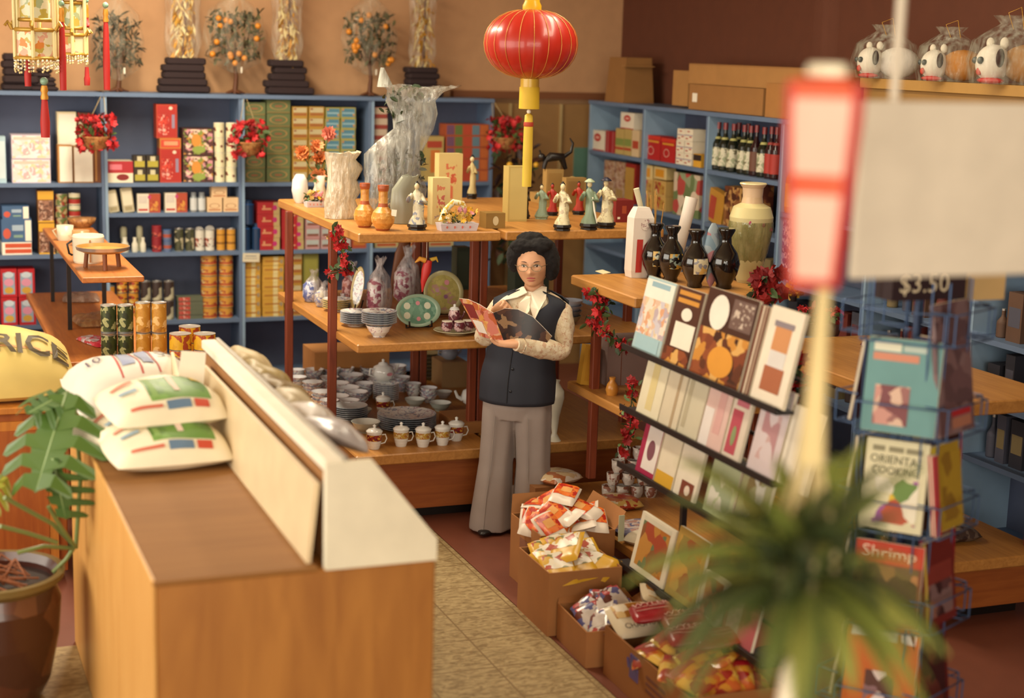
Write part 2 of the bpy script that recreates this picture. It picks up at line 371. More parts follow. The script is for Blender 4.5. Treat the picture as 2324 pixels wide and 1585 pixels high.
put('B', 130, 164, 330, A, lambda w, d, h: carton(w, d, h, M('b07a3a'), [(.12, .03, .97, .97, WHITE)]), 'white_box', 'white box with gold edge, left of the pair under flowers', 'box', .1)
put('B', 166, 211, 332, A, lambda w, d, h: carton(w, d, h, M('b07a3a'), [(.03, .03, .97, .97, WHITE)]), 'white_box', 'white box with gold edge, right of the pair under flowers', 'box', .1)
put('B', 212, 228, 336, A, lambda w, d, h: carton(w, d, h, M('6f3d1c'), [(.2, .05, .45, .95, M('b07a3a'))]), 'dark_box', 'narrow brown box beside the white pair, against the shelf divider', 'box', .1)
BLB = lambda w, d, h: carton(w, d, h, M('3f5f86'), [(.78, .05, .98, .95, WHITE), (.05, .15, .3, .6, M('c8553f'), 'o'), (.35, .5, .72, .75, M('9fb2c2')), (.4, .2, .7, .32, M('7e9c8c'))])
put('B', 4, 72, 550, C_, lambda w, d, h: carton(w, d, h, WHITE, [(.1, .12, .99, .45, M('c9512f')), (.1, .55, .99, .9, M('c9512f'))]), 'red_striped_box', 'orange and white striped box at bottom of blue stack', 'box', .2)
z1 = pl('B', 4, 72, 550, C_)[1]+C_
put('B', 2, 72, 498, z1, BLB, 'blue_box', 'large blue box with red dots in middle of left stack', 'box', .2)
z2 = pl('B', 2, 72, 498, z1)[1]+z1
put('B', 4, 66, 468, z2, BLB, 'blue_box', 'smaller blue box topmost of the left stack', 'box', .18)
YB = lambda w, d, h: carton(w, d, h, M('8a5a2c'), [(0, .72, 1, .98, M('d8a230')), (.05, .05, .95, .68, SP(['7c5240', '9a6d55', 'c2a08a', '5e3a28'], 60)), (0, 0, 1, .05, YEL)])
stack('B', [(85, 122, 'yellow topped pair')], 432, C_, 2, YB, 'snack_box', '{pos} box of the brown and {col} beside tins', 'box', .12)
canA = lambda w, d, h: cyl_tin(w/2, h, M('d8cfae'), SILV, [(.1, .5, M('a32a20')), (.5, .62, GREEN)])
canB = lambda w, d, h: cyl_tin(w/2, h, SP(['5a6a34', 'b0a070', '8d3a24'], 40), SILV)
stack('B', [(125, 154, 'left')], 440, C_, 5, canB, 'food_tin', '{pos} tin of the green and red {col} column behind wood shelf', 'tin', .06)
stack('B', [(156, 184, 'right')], 438, C_, 5, canA, 'food_tin', '{pos} tin of the white and red {col} column behind wood shelf', 'tin', .06)
CUP = lambda w, d, h: carton(w, d, h, M('b5161f'), [(.14, .1, .86, .86, M('8fa3b5'), '', 0), (.2, .38, .8, .66, M('d990a8'), 'o', 1), (.22, .12, .78, .36, M('c99c3a'), 'o', 1), (.2, .68, .8, .9, M('c4cfd6'), 'o', 1)])
stack('B', [(0, 38, 'left'), (40, 79, 'right')], [610, 610], D_, 2, CUP, 'drink_mix_box', '{pos} red box with pink cup picture, {col} column', 'box', .15, 'red boxes with pink cup pictures')
# --- bay 1, top shelf
put('B', 238, 302, 366, A, lambda w, d, h: carton(w, d, h, M('ddd0b4'), [(0, .45, 1, 1, M('a8232a')), (.4, .1, .85, .4, M('7d1f1c'), 'o'), (.15, .6, .6, .85, M('d6707a'))]), 'red_white_box', 'low red and white box at left end of top shelf', 'box', .15)
SQT = lambda w, d, h: carton(w, d, h, M('2e2416'), [(.08, .15, .92, .6, M('a89a35')), (.3, .6, .7, .95, M('c6bd9a'))])
stack('B', [(303, 331, 'left'), (332, 361, 'right')], 353, A, 2, SQT, 'spice_tin', '{pos} olive and black square tin, {col} column by the tall red boxes', 'tin', .09, 'olive and black square tins')
REDBX = lambda w, d, h: carton(w, d, h, M('b03a20'), [(.05, .04, .95, .96, M('a8261c')), (.08, .1, .6, .7, SP(['a8261c', 'c8402c', 'd9a090', '9a1c16'], 70), '', 1), (.74, .3, .88, .7, M('8e7f94'), '', 1), (.6, .84, .78, .94, M('e0c8b0'), 'o', 1)])
put('B', 362, 411, 337, A, REDBX, 'red_tall_box', 'red and orange floral box on shelf below the tipped red box', 'box', .12)
zt = pl('B', 362, 411, 337, A)[1]+A
put('B', 362, 411, 314, zt, lambda w, d, h: carton(w, d, h, M('c07a30'), [(.05, .1, .95, .85, M('c4432c')), (.2, .3, .85, .7, M('d8926a'))]), 'flat_red_box', 'flat red and orange box between two tall red boxes', 'box', .12)
zt2 = pl('B', 362, 411, 314, zt)[1]+zt
put('B', 354, 402, 237, zt2, REDBX, 'red_tall_box', 'upright red and orange floral box topmost of its stack', 'box', .12)
CHR = lambda w, d, h: carton(w, d, h, M('4a2a22'), [(.02, .03, .98, .97, DFLOR), (.28, .3, .6, .8, M('cf8a35'), 'o', 1), (.3, .08, .75, .35, M('8b9a45'), 'o', 1)])
stack('B', [(414, 485, 'chrysanthemum tea')], 291, A, 2, CHR, 'flower_print_box', '{pos} dark floral box of the {col} pair', 'box', .15)
CCAN = lambda w, d, h: cyl_tin(w/2, h, M('ddd2ab'), M('efe8cf'), [(.35, .7, SP(['ddd2ab', '6f2a1e', 'ddd2ab'], 22))])
stack('B', [(487, 512, 'left'), (514, 540, 'right')], 279, A, 4, CCAN, 'cream_tin', '{pos} cream tin of the {col} column by the flower basket', 'tin', .066, 'cream tins stacked four high')
# --- second shelf
PCH = lambda w, d, h: carton(w, d, h, M('b8ac8c'), [(.1, .3, .9, .85, M('d6ccb0')), (.2, .1, .8, .25, M('9d8f6a'))], bev=.006)
put('B', 246, 272, 431, B_, PCH, 'tea_pouch', 'pale pouch leaning at left end of second shelf', 'pouch', .04, tilt=-.16)
put('B', 279, 306, 425, B_, PCH, 'tea_pouch', 'pale pouch leaning right beside the first, second shelf', 'pouch', .04, tilt=-.12)
SOUP = lambda w, d, h: carton(w, d, h, M('d9cfba'), [(.5, 0, 1, 1, M('a8452a')), (.05, .5, .42, .9, M('c9bdb0')), (.05, .1, .45, .2, M('b73028')), (.45, .72, .6, .92, M('b93a6e'), 'o', 1), (.55, .1, .9, .6, SP(['a8452a', 'c98a3a', '7d3020'], 60), '', 1)])
put('B', 311, 364, 440, B_, SOUP, 'soup_mix_box', 'white and orange soup box beside the pale pouches', 'box', .06)
put('B', 374, 425, 438, B_, SOUP, 'soup_mix_box', 'white and orange soup box beside the clear jars', 'box', .06)
JAR = lambda w, d, h: MB().lathe([(w*.45, 0), (w*.5, h*.1), (w*.5, h*.7), (w*.36, h*.8), (w*.36, h)], M('9aa0a4', .15, alpha=.6), seg=14, mats=[GREY, M('c8cac8', .2), M('9aa0a4', .15, alpha=.6), M('9aa0a4', .15, alpha=.6), SILV])
put('B', 432, 449, 437, B_, JAR, 'glass_jar', 'clear glass jar, left of the pair beside cream boxes', 'jar', .045, 'glass jars on second shelf')
put('B', 450, 468, 437, B_, JAR, 'glass_jar', 'clear glass jar, right of the pair beside cream boxes', 'jar', .045, 'glass jars on second shelf')
CRB = lambda w, d, h: carton(w, d, h, M('dcb98c'), [(.15, .25, .85, .6, M('a0603a'), 'ring'), (.1, .1, .9, .2, M('b5744a'))])
for x0, x1, yt, zz, n_ in ((470, 504, 449, B_, 'left of the lower two'), (507, 541, 449, B_, 'right of the lower two')):
    o = put('B', x0, x1, yt, zz, CRB, 'cream_box', 'small cream box, ' + n_ + ' on second shelf', 'box', .08)
w_, h_, l_, r_ = pl('B', 480, 515, 449, B_)
put('B', 480, 515, 421, B_+h_, CRB, 'cream_box', 'small cream box balanced on top of two others', 'box', .08)
# --- third shelf
BOT = lambda w, d, h: MB().lathe([(w*.4, 0), (w*.45, h*.08), (w*.45, h*.55), (w*.25, h*.75), (w*.28, h)], M('dcd8c4'), seg=12)
for i, (a, b, yt, n_) in enumerate(((274, 294, 540, 'leftmost'), (299, 315, 540, 'second from left'), (318, 333, 540, 'third from left'))):
    put('B', a, b, yt, C_, BOT, 'white_bottle', n_ + ' of the small white bottles on third shelf', 'bottle', .05, 'small white bottles')
put('B', 273, 289, 515, C_, lambda w, d, h: MB().lathe([(w*.4, 0), (w*.4, h*.5), (w*.5, h*.55), (w*.5, h*.92), (w*.3, h)], M('b9b596'), seg=12), 'lotion_bottle', 'tall pale bottle behind the leftmost white bottle', 'bottle', .04, back=.07)
put('B', 310, 325, 513, C_, lambda w, d, h: MB().lathe([(w*.4, 0), (w*.4, h*.5), (w*.5, h*.55), (w*.5, h*.92), (w*.3, h)], M('b9b596'), seg=12), 'lotion_bottle', 'tall pale bottle behind the second white bottle', 'bottle', .04, back=.07)
def tins(xs, yt, n, body, band, lab, lid=SILV):
    stack('B', [(a, b, c) for a, b, c in xs], yt, C_, n, lambda w, d, h: cyl_tin(w/2, h, body, lid, band), 'drink_tin', lab, 'tin', .05)
tins([(345, 368, 'red')], 513, 2, M('8d1f28'), [(.2, .5, SP(['8d1f28', 'c05a4a', '4a1a1c'], 50))], '{pos} of the two dark {col} tins on third shelf', M('a83038'))
tins([(371, 391, 'blue')], 522, 2, M('5b6a8a'), [(.3, .6, M('a4503e'))], '{pos} of the two small {col} tins on third shelf', M('4c6fa8'))
tins([(397, 418, 'left'), (421, 442, 'right')], 519, 1, M('4a4a30'), [(.1, .9, SP(['4a4a30', '3a3a28', 'b9b090'], 25))], 'dark olive tin with pale stripe, {col} of the pair')
tins([(444, 466, 'left'), (467, 489, 'right')], 521, 1, M('d5cfc0'), [(.2, .6, SP(['d5cfc0', '5c4a3a', 'b0584a'], 55))], 'white speckled tin, {col} of the pair under round lids')
tins([(493, 513, 'left'), (516, 537, 'right')], 519, 1, M('c98f30'), [(.3, .4, M('8a5a1c')), (.7, .75, M('8a5a1c'))], 'gold tin, {col} of the pair at the end of third shelf')
for i, (a, b, n_) in enumerate(((445, 465, 'left'), (468, 490, 'right'))):
    w_, h_, l_, r_ = pl('B', a, b, 499, C_+.105)
    solo('round_disc', MB().at(rot=(pi/2, 0, 0)).lathe([(w_/2, -.008), (w_/2, .008), (w_*.45, .009)], M('b9b6b0', .3, .3), seg=20),
         n_ + ' round grey disc propped above the white tins', 'disc', l_+Vector((0, .05, w_/2)))
# --- fourth shelf
GC = lambda w, d, h: cyl_tin(w/2, h, SP(['c98a2a', '4a2a18', 'd9b860', 'a03a22'], 45), SILV, [(.8, .97, M('c98a2a'))])
stack('B', [(240, 262, 'left'), (265, 290, 'middle'), (292, 316, 'right')], [650, 633, 633], D_, [2, 3, 3], GC, 'soda_can', '{pos} brown and gold can, {col} column beside the wood shelf', 'can', .06)
SC_ = lambda w, d, h: cyl_tin(w/2, h, SP(['8a8468', '3a2c28', 'b9b498', '5a4a30'], 16), SILV)
stack('B', [(320, 344, 'left'), (346, 370, 'middle'), (372, 396, 'right')], 639, D_, 2, SC_, 'silver_tin', '{pos} silver and dark tin in {col} column on fourth shelf', 'tin', .06)
FT = lambda w, d, h: carton(w, d, h, M('5e6450'), [(.05, .1, .5, .9, SP(['b5483c', 'd9a090', 'b5483c'], 60))])
stack('B', [(402, 461, 'flat')], 674, D_, 5, FT, 'flat_tin', '{pos} of the {col} red and grey tins stacked on fourth shelf', 'tin', .09)
TC = lambda w, d, h: cyl_tin(w/2, h, M('c99138'), SILV, [(.12, .3, M('a8442c')), (.3, .6, SP(['c99138', 'd8c48a', '9a3a28'], 50))])
stack('B', [(458, 496, 'left'), (499, 532, 'right')], 578, D_, 6, TC, 'fruit_tin', '{pos} gold and red tin of the tall {col} column of six', 'tin', .09, 'gold tins in two tall columns')
# --- bay 2
GRN = lambda w, d, h: carton(w, d, h, M('5f6a40'), [(.02, .02, .98, .15, M('7a6a3a')), (.12, .25, .88, .85, M('a8804a'), 'ring'), (.35, .45, .65, .6, M('8d5a3a'))])
stack('B', [(552, 603, 'left'), (605, 660, 'right')], [232, 226], A, [6, 6], GRN, 'tea_box', '{pos} green tea box with oval frame in the {col} column', 'box', .18, 'green tea boxes with oval frames')
YTB = lambda w, d, h: carton(w, d, h, M('b38a35'), [(.06, .45, .94, .9, M('bcae86')), (.06, .15, .94, .42, M('9a5f2c')), (.1, .7, .25, .85, M('8d4a2a'))])
stack('B', [(664, 699, 'left'), (701, 736, 'right')], 242, A, 7, YTB, 'biscuit_box', '{pos} yellow and brown box in the {col} yellow column', 'box', .12, 'yellow and brown boxes on top shelf')
BTB = lambda w, d, h: carton(w, d, h, M('a8a050'), [(.05, .1, .95, .9, M('4f7f93')), (.1, .4, .9, .55, M('8fb0b8')), (.82, .2, .92, .4, M('c98a3a')), (.08, .7, .2, .88, M('c98a3a'))])
stack('B', [(739, 772, 'left'), (774, 808, 'right')], 244, A, 7, BTB, 'ginseng_box', '{pos} blue box with gold edge in the {col} blue column', 'box', .12, 'blue boxes with gold edges')
BT = lambda w, d, h: MB().lathe([(w*.48, 0), (w*.5, h*.02), (w*.5, h*.82), (w*.35, h*.86), (w*.35, h*.94), (w*.2, h)], M('1f3656', .3), seg=16, mats=[None, None, M('26508a', .3), None, None])
put('B', 548, 571, 510, C_, BT, 'blue_tin', 'dark blue cylinder tin, left of lower pair by red boxes', 'tin', .06)
put('B', 573, 596, 508, C_, BT, 'blue_tin', 'dark blue cylinder tin, right of lower pair by red boxes', 'tin', .06)
put('B', 550, 579, 455, C_+pl('B', 548, 571, 510, C_)[1], BT, 'blue_tin', 'dark blue cylinder tin standing on the lower pair', 'tin', .06)
AMB = lambda w, d, h: carton(w, d, h, M('a51f24'), [(.72, 0, 1, 1, M('b39a66')), (.68, .3, .88, .75, M('b32a6a'), 'o', 1), (.2, .35, .62, .5, M('c98a62')), (.25, .5, .35, .75, M('c98a62'))])
stack('B', [(584, 636, 'left'), (640, 690, 'right')], [459, 476], C_, [4, 4], AMB, 'candy_box', '{pos} red box with magenta dot in the {col} column', 'box', .15, 'red boxes with magenta dots')
PBX = lambda w, d, h: carton(w, d, h, M('b98a88'), [(.06, .2, .94, .85, M('aab0ac')), (.1, .2, .9, .42, M('7d4a3a'))])
stack('B', [(694, 727, 'left'), (729, 762, 'middle'), (764, 797, 'right')], 492, C_, 3, PBX, 'sweet_box', '{pos} grey and pink box, {col} column behind the oak display', 'box', .12, 'grey and pink boxes behind the display')
put('B', 799, 832, 540, C_, lambda w, d, h: carton(w, d, h, M('a5482a'), [(.1, .3, .9, .7, M('b8702c'))]), 'orange_box', 'orange box beside grey pink boxes, seen under the oak top', 'box', .12)
YT2 = lambda w, d, h: carton(w, d, h, M('c99a3a'), [(.5, 0, .72, 1, M('d6c58c')), (.1, .4, .9, .55, M('a86a28')), (.8, .2, .95, .7, M('9a8a70'), 'o', 1)])
stack('B', [(549, 592, 'left'), (595, 645, 'right')], [577, 583], D_, [7, 7], YT2, 'noodle_box', '{pos} golden box in the {col} tower below the price card', 'box', .18, 'golden boxes in two towers')
stack('B', [(662, 686, 'narrow')], 575, D_, 6, YTB, 'striped_box', '{pos} box of the {col} striped column by the green box', 'box', .12)
put('B', 689, 723, 574, D_, lambda w, d, h: carton(w, d, h, M('7d7a35'), [(.1, .55, .9, .9, M('8f8a3c')), (.1, .1, .9, .5, M('6a6a30'))]), 'green_box', 'tall olive green box on lowest visible shelf', 'box', .15)
w_, h_, l_, r_ = pl('B', 548, 586, 562, .955)
solo('price_card', MB().box((0, 0, 0), (w_, .003, .062), M('e2d8bb')).front(-w_*.35, .008, w_*.3, .014, -.002, GREY).front(-w_*.4, -.008, w_*.35, -.004, -.002, GREY),
     'white price card hanging from the blue shelf edge', 'card', (l_.x, BY-.012, .93), (.15, .03, 0))
# --- bay 3
stack('B', [(845, 880, 'red')], 243, A, 7, lambda w, d, h: carton(w, d, h, M('8d3a30'), [(0, .35, 1, .95, M('b8a590'))]), 'striped_pack', '{pos} of the {col} and cream packs behind plastic wrapped tree', 'pack', .12)
CG = lambda w, d, h: carton(w, d, h, M('a8502a'), [(.02, .08, .19, .92, M('6f4a66')), (.21, .08, .38, .92, M('5f7038')), (.41, .08, .58, .92, M('b0432a')), (.61, .08, .78, .92, M('5d7886')), (.81, .08, .98, .92, M('b8602c'))])
stack('B', [(1012, 1112, 'wide')], 282, A, 5, CG, 'jelly_box', '{pos} of the {col} boxes printed with coloured squares', 'box', .15)
put('B', 965, 1008, 310, A, lambda w, d, h: carton(w, d, h, M('b39a5a'), [(.3, .2, .8, .7, M('c9722e')), (.1, .75, .9, .9, M('a8402a'))]), 'sauce_box', 'yellow box left of the coloured square boxes', 'box', .12)
stack('B', [(850, 905, 'left'), (910, 965, 'middle'), (970, 1030, 'right')], 546, C_, 1, lambda w, d, h: carton(w, d, h, M('b0a070'), [(.1, .2, .9, .6, M('a8502a'))]), 'flat_box', 'flat tan box, {col} of three seen under the oak top', 'box', .12)
# ------------------------------------------------------------ right wall goods
Z1, Z2 = 1.675, 1.34
MSG = lambda w, d, h: carton(w, d, h, M('d9cfbc'), [(.25, .45, .75, .85, M('b5302a'), 'o'), (.35, .58, .65, .72, M('d9a090'), 'o', 1), (0, 0, 1, .06, M('a8302a'))])
put('R', 1341, 1373, 296, Z1, MSG, 'seasoning_box', 'white box with red emblem standing on the shelf, far end', 'box', .1)
REDS = lambda w, d, h: carton(w, d, h, M('9a1f26'), [(.45, 0, .52, 1, M('c99a90'))])
put('R', 1375, 1386, 297, Z1, REDS, 'red_box', 'narrow red box next to the white emblem box', 'box', .1)
put('R', 1387, 1397, 299, Z1, REDS, 'red_box', 'narrow red box beside the green banded cans', 'box', .1)
GB = lambda w, d, h: carton(w, d, h, M('b39a5c'), [(0, .35, 1, .62, M('7d8a45')), (0, .18, 1, .28, M('a8442c'))])
put('R', 1398, 1417, 292, Z1, GB, 'tea_carton', 'tan carton with green band, left of the pair', 'box', .1)
put('R', 1418, 1434, 293, Z1, GB, 'tea_carton', 'tan carton with green band, right of the pair', 'box', .1)
put('R', 1435, 1452, 296, Z1, lambda w, d, h: carton(w, d, h, M('c9b08a'), [(.1, .3, .9, .6, M('a8442c'))]), 'tan_box', 'tan and red box beside the first shelf divider', 'box', .1)
zz = Z1+pl('R', 1398, 1434, 292, Z1)[1]
put('R', 1409, 1440, 256, zz, MSG, 'seasoning_box', 'white box with red emblem on top of tan cartons', 'box', .08)
SH = lambda w, d, h: carton(w, d, h, M('a81c1c'), [(.1, .72, .9, .8, M('c98a2a')), (.2, .2, .6, .55, M('d9b0a0'), 'ring'), (0, .85, 1, 1, M('c0301e'))])
stack('R', [(1464, 1500, 'left'), (1501, 1534, 'right')], [307, 314], Z1, 1, SH, 'red_shrimp_box', 'bright red box with gold lettering, {col} of the pair', 'box', .1)
WC = lambda w, d, h: carton(w, d, h, M('e0d6c0'), [(.1, .15, .4, .25, M('a8302a')), (.55, .3, .85, .4, M('a8302a')), (0, .45, 1, .52, M('8a7f9a')), (.3, .75, .6, .85, M('b5584a'))])
stack('R', [(1536, 1554, 'left'), (1555, 1573, 'middle')], [292, 293], Z1, 3, WC, 'white_carton', '{pos} white carton, {col} column beside the red boxes', 'box', .1, 'white cartons with red marks')
put('R', 1574, 1592, 350, Z1, lambda w, d, h: carton(w, d, h, M('cf9a30'), [(0, .5, 1, .95, M('2c1d18'))]), 'dark_yellow_box', 'dark and yellow box against the second divider', 'box', .1)
# liquor bottles
def bottle_mb(h, glass, label, cap, r=None, neck=None):
    r = r or h*.16
    mb = MB().lathe([(r*.9, 0), (r, h*.03), (r, h*.5), (r*.95, h*.56), (r*.4, h*.72), (r*.33, h*.78), (r*.33, h*.93), (r*.36, h*.93), (r*.36, h)], glass, seg=14,
                    mats=[None, None, None, None, None, None, None, cap])
    return mb
def bottle(loc, rot, h, glass, label, cap, text, group=None, nk=None, rr=.16):
    t = thing('liquor_bottle', text, 'bottle', loc, rot, group); r = h*rr
    part('glass_body', bottle_mb(h, glass, label, cap, r), t)
    part('paper_label', MB().lathe([(r*1.02, h*.1), (r*1.02, h*.48)], label, seg=14, caps=False), t)
    if nk: part('neck_label', MB().lathe([(r*.78, h*.6), (r*.5, h*.7)], nk, seg=14, caps=False), t)
    part('cap', MB().lathe([(r*.38, h*.86), (r*.38, h*1.0)], cap, seg=12), t)
    return t
dg = M('1c2016', .12); lab1 = SP(['cfc9b0', 'cfc9b0', '9aa080', '6f6a50'], 60); capm = M('8a3030', .3); bproto = None
names_b = ['leftmost', 'second', 'third', 'fourth', 'fifth', 'sixth', 'seventh', 'eighth']
for i, x in enumerate((1618, 1634, 1653, 1677, 1692, 1722)):
    w, h, loc, rot = pl('R', x-8, x+8, 277+.1*(x-1618), Z1); L = off(loc, rot, .09)
    lb = '%s dark bottle with white label on liquor shelf' % names_b[i]
    if bproto is None: bproto = bottle(L, rot, h, dg, lab1, capm, lb, 'dark liquor bottles with white labels', M('a8a462'), .135); bh = h
    else: dup(bproto, L, rot, lb)
for i, x in enumerate((1640, 1664, 1685)):
    w, h, loc, rot = pl('R', x-8, x+8, 279+.1*(x-1618), Z1, .12); dup(bproto, off(loc, rot, .09), rot, 'dark bottle standing in second row behind the %s front bottles' % ['left', 'middle', 'right'][i], 'back row of dark bottles')
for i, x in enumerate((1706, 1740, 1752)):
    w, h, loc, rot = pl('R', x-7, x+7, 284+.1*(x-1706), Z1); L = off(loc, rot, .08)
    bottle(L, rot, h, M('2a1216', .12), M('a8332a') if i else M('6a4434'), capm, ['dark bottle with brown label among the white labelled ones', 'dark bottle with red and yellow label, left of two', 'dark bottle with red and yellow label, by the divider'][i], None, M('8a2a20') if i else None, .12)
for i, (x, yt) in enumerate(((1779, 342), (1794, 344))):
    w, h, loc, rot = pl('R', x-8, x+8, yt, 1.5); L = off(loc, rot, .08)
    bottle(L, rot, h, M('b87a20', .15), M('cf9a2c'), M('c9992f', .3), 'yellow bottle %s beside the red hanging lamp' % ['on the left', 'on the right'][i], None, M('b5302a'), .14)
# second row of right wall
RC = lambda w, d, h: carton(w, d, h, SP(['a88a70', '9a7a5c', 'b59a88', '8a5a48'], 45), [(.1, .1, .9, .3, M('9a7a48'))])
put('R', 1372, 1396, 365, Z2, RC, 'noodle_bag', 'pinkish brown bag at far end of second shelf', 'bag', .08)
put('R', 1398, 1418, 368, Z2, RC, 'noodle_bag', 'pinkish brown bag beside it, near a red strip', 'bag', .08)
put('R', 1420, 1444, 372, Z2, lambda w, d, h: carton(w, d, h, M('8a2018'), [(0, 0, .85, .9, M('a8823c'))]), 'red_gold_box', 'red and gold box left of the first divider, second shelf', 'box', .08)
CD = lambda w, d, h: carton(w, d, h, M('cdb47a'), [(.15, .2, .85, .8, M('c98a20'), '', 0)], bev=.005)
MN = lambda w, d, h: carton(w, d, h, M('c4a05c'), [(.1, .1, .9, .9, SP(['c4a05c', 'a8402c', '8d3a28', 'd0b478', 'b08a3c'], 35))])
stack('R', [(1455, 1482, 'left'), (1484, 1512, 'right')], [405, 410], Z2, 2, MN, 'noodle_packet', '{pos} tan and red noodle packet, {col} pile behind the incense', 'packet', .1)
for i, (a, b) in enumerate(((1455, 1480), (1484, 1512))):
    w, h, loc, rot = pl('R', a, b, 408, Z2); zq = Z2+h
    put('R', a, b, 374+5*i, zq, CD, 'candy_bag', 'yellow centred bag on %s noodle pile' % ['left', 'right'][i], 'bag', .08)
put('R', 1530, 1590, 395, Z2, lambda w, d, h: carton(w, d, h, SP(['c9b8a0', '6a7a50', 'b04a44', 'd6c4ae', '8f9a78'], 12), []), 'picture_box', 'box with pink and green leaf print beside second divider', 'box', .1)
put('R', 1605, 1640, 432, Z2, lambda w, d, h: carton(w, d, h, M('b5822c'), [(.1, .1, .5, .8, M('a8402a'))]), 'yellow_packet', 'yellow and red packet leaning behind the lacquer vases', 'packet', .05, tilt=.2)
put('R', 1645, 1685, 425, Z2, lambda w, d, h: carton(w, d, h, SP(['8a5a30', '6a3a20', 'b58a50', '4a2414'], 30), []), 'dried_food_bag', 'brown dried food bag behind the lacquer vases', 'bag', .1)
put('R', 1690, 1725, 415, Z2, lambda w, d, h: carton(w, d, h, SP(['7a4426', '5a2a1a', '9a6a3a', '3c1a10'], 30), []), 'dried_food_bag', 'dark brown dried food bag behind the cream vase', 'bag', .1)
put('R', 1772, 1800, 485, 1.1, lambda w, d, h: carton(w, d, h, SP(['4a4a78', '8a88a8', 'c9b0b8', '3a3a60'], 60), []), 'blue_print_box', 'tall violet print box behind the red hanging lamp', 'box', .1)
# lower right shelves far right edge
rr = random.Random(5)
dk = [M('3a2a26'), M('5a4030'), M('4a4a58'), M('6a2a22'), M('7a6a48'), M('2a2a34')]
for bi, Zs in ((5, (1.5, 1.1, .8, .505)), (6, (1.5, 1.1, .8, .505)), (4, (1.5, 1.1, .8, .505)), (3, (.8, .505)), (2, (.975, .505)), (1, (.975, .505))):
    for z in Zs:
        y = RY0-bi*RW-.08; k = 0
        while y > RY0-(bi+1)*RW+.1:
            w = rr.uniform(.07, .13); h = rr.uniform(.14, .24); kind = rr.random()
            tier = {1.5: 'top', 1.1: 'second', .8: 'third', .975: 'fourth', .505: 'lowest'}[z]; bayn = {1: 'below red boxes', 2: 'below liquor bottles', 3: 'behind cream vase', 4: 'behind the white sign', 5: 'behind the price sign', 6: 'at right photo edge'}[bi]
            pos = ['farthest', 'second farthest', 'third farthest', 'fourth farthest', 'fifth farthest', 'sixth farthest', 'seventh farthest', 'eighth farthest'][k]
            if kind < .5: solo('dark_box', carton(w*.9, .12, h, rr.choice(dk), [(.1, .3, .9, .7, rr.choice(dk))]), '%s box on %s shelf %s, dark box' % (pos, tier, bayn), 'box', (RX+.12, y-w/2, z), -pi/2, 'dark goods on the right wall shelves')
            else: solo('sauce_bottle', bottle_mb(h, rr.choice(dk), None, SILV, .03), '%s item on %s shelf %s, dark bottle' % (pos, tier, bayn), 'bottle', (RX+.1, y-w/2, z), -pi/2, 'dark goods on the right wall shelves')
            y -= w+.03; k += 1
# ------------------------------------------------------------ oak display stands
def display(label, x0, x1, y0, y1, tops, posts, group=None, base=True, basez=.31):
    t = thing('display_stand', label, 'display stand', (x0, y0, 0), 0, group); w, d = x1-x0, y1-y0
    for nm, z, th, inx in tops: part(nm, MB().box((w/2, d/2, z-th/2), (w-2*inx, d, th), OAK if w < d*2 else OAKX, .006), t)
    for px, py, top in posts: part('post', MB().box((px-x0, py-y0, top/2+.15), (.042, .042, top-.3), REDW, .004), t)
    if base:
        part('base_cabinet', MB().box((w/2, d/2, basez/2+.03), (w-.06, d-.12, basez-.06), WOOD('a05a28', '8a4820', (2, 25, 25))), t)
        part('toe_kick', MB().box((w/2, d/2, .03), (w-.14, d-.24, .06), BLACK), t)
    return t
TT, TM, TL = 1.493, .942, .372
display('oak display stand with red posts loaded with dinnerware, centre left', 2.10, 2.845, 7.40, 9.13,
        [('top_board', TT, .048, 0), ('middle_board', TM, .045, .0), ('lower_board', TL, .055, 0)], [(2.085, 7.82, 1.46), (2.085, 8.78, 1.46), (2.835, 7.76, 1.46), (2.835, 8.75, 1.46)], 'oak display stands')
display('oak display stand behind the woman, figurines on its top', 2.87, 3.76, 7.40, 9.13,
        [('top_board', TT, .048, 0), ('middle_board', TM, .045, 0), ('lower_board', TL, .055, 0)], [(2.885, 7.76, 1.46), (2.885, 8.75, 1.46), (3.74, 7.76, 1.46), (3.74, 8.75, 1.46)], 'oak display stands')
display('oak display stand at right holding dark lacquer vases', 3.13, 3.88, 6.42, 7.16,
        [('top_board', 1.3, .05, 0), ('middle_board', .76, .045, 0)], [(3.19, 6.96, 1.27), (3.84, 6.96, 1.27), (3.84, 6.5, 1.27)], 'oak display stands', base=False)
ST = [o_ for o_ in C.objects if o_.get('label', '').startswith('oak display stand at right')][0]
part('base_board', MB().box((.30, .11, .195), (.86, 1.26, .05), OAK, .006), ST); part('base_cabinet', MB().box((.32, .12, .1), (.78, 1.14, .14), WOOD('a05a28', '8a4820', (2, 25, 25))), ST); part('toe_kick', MB().box((.33, .12, .02), (.7, 1.0, .04), BLACK), ST)
U4 = 1.0
display('oak display stand in shade behind the magazine rack, with flower pots', 3.93, 4.66, 5.3, 6.8,
        [('top_board', U4, .06, 0), ('lower_board', .30, .05, 0)], [(3.97, 5.4, .98), (3.97, 6.7, .98), (4.62, 5.4, .98)], 'oak display stands', basez=.25)
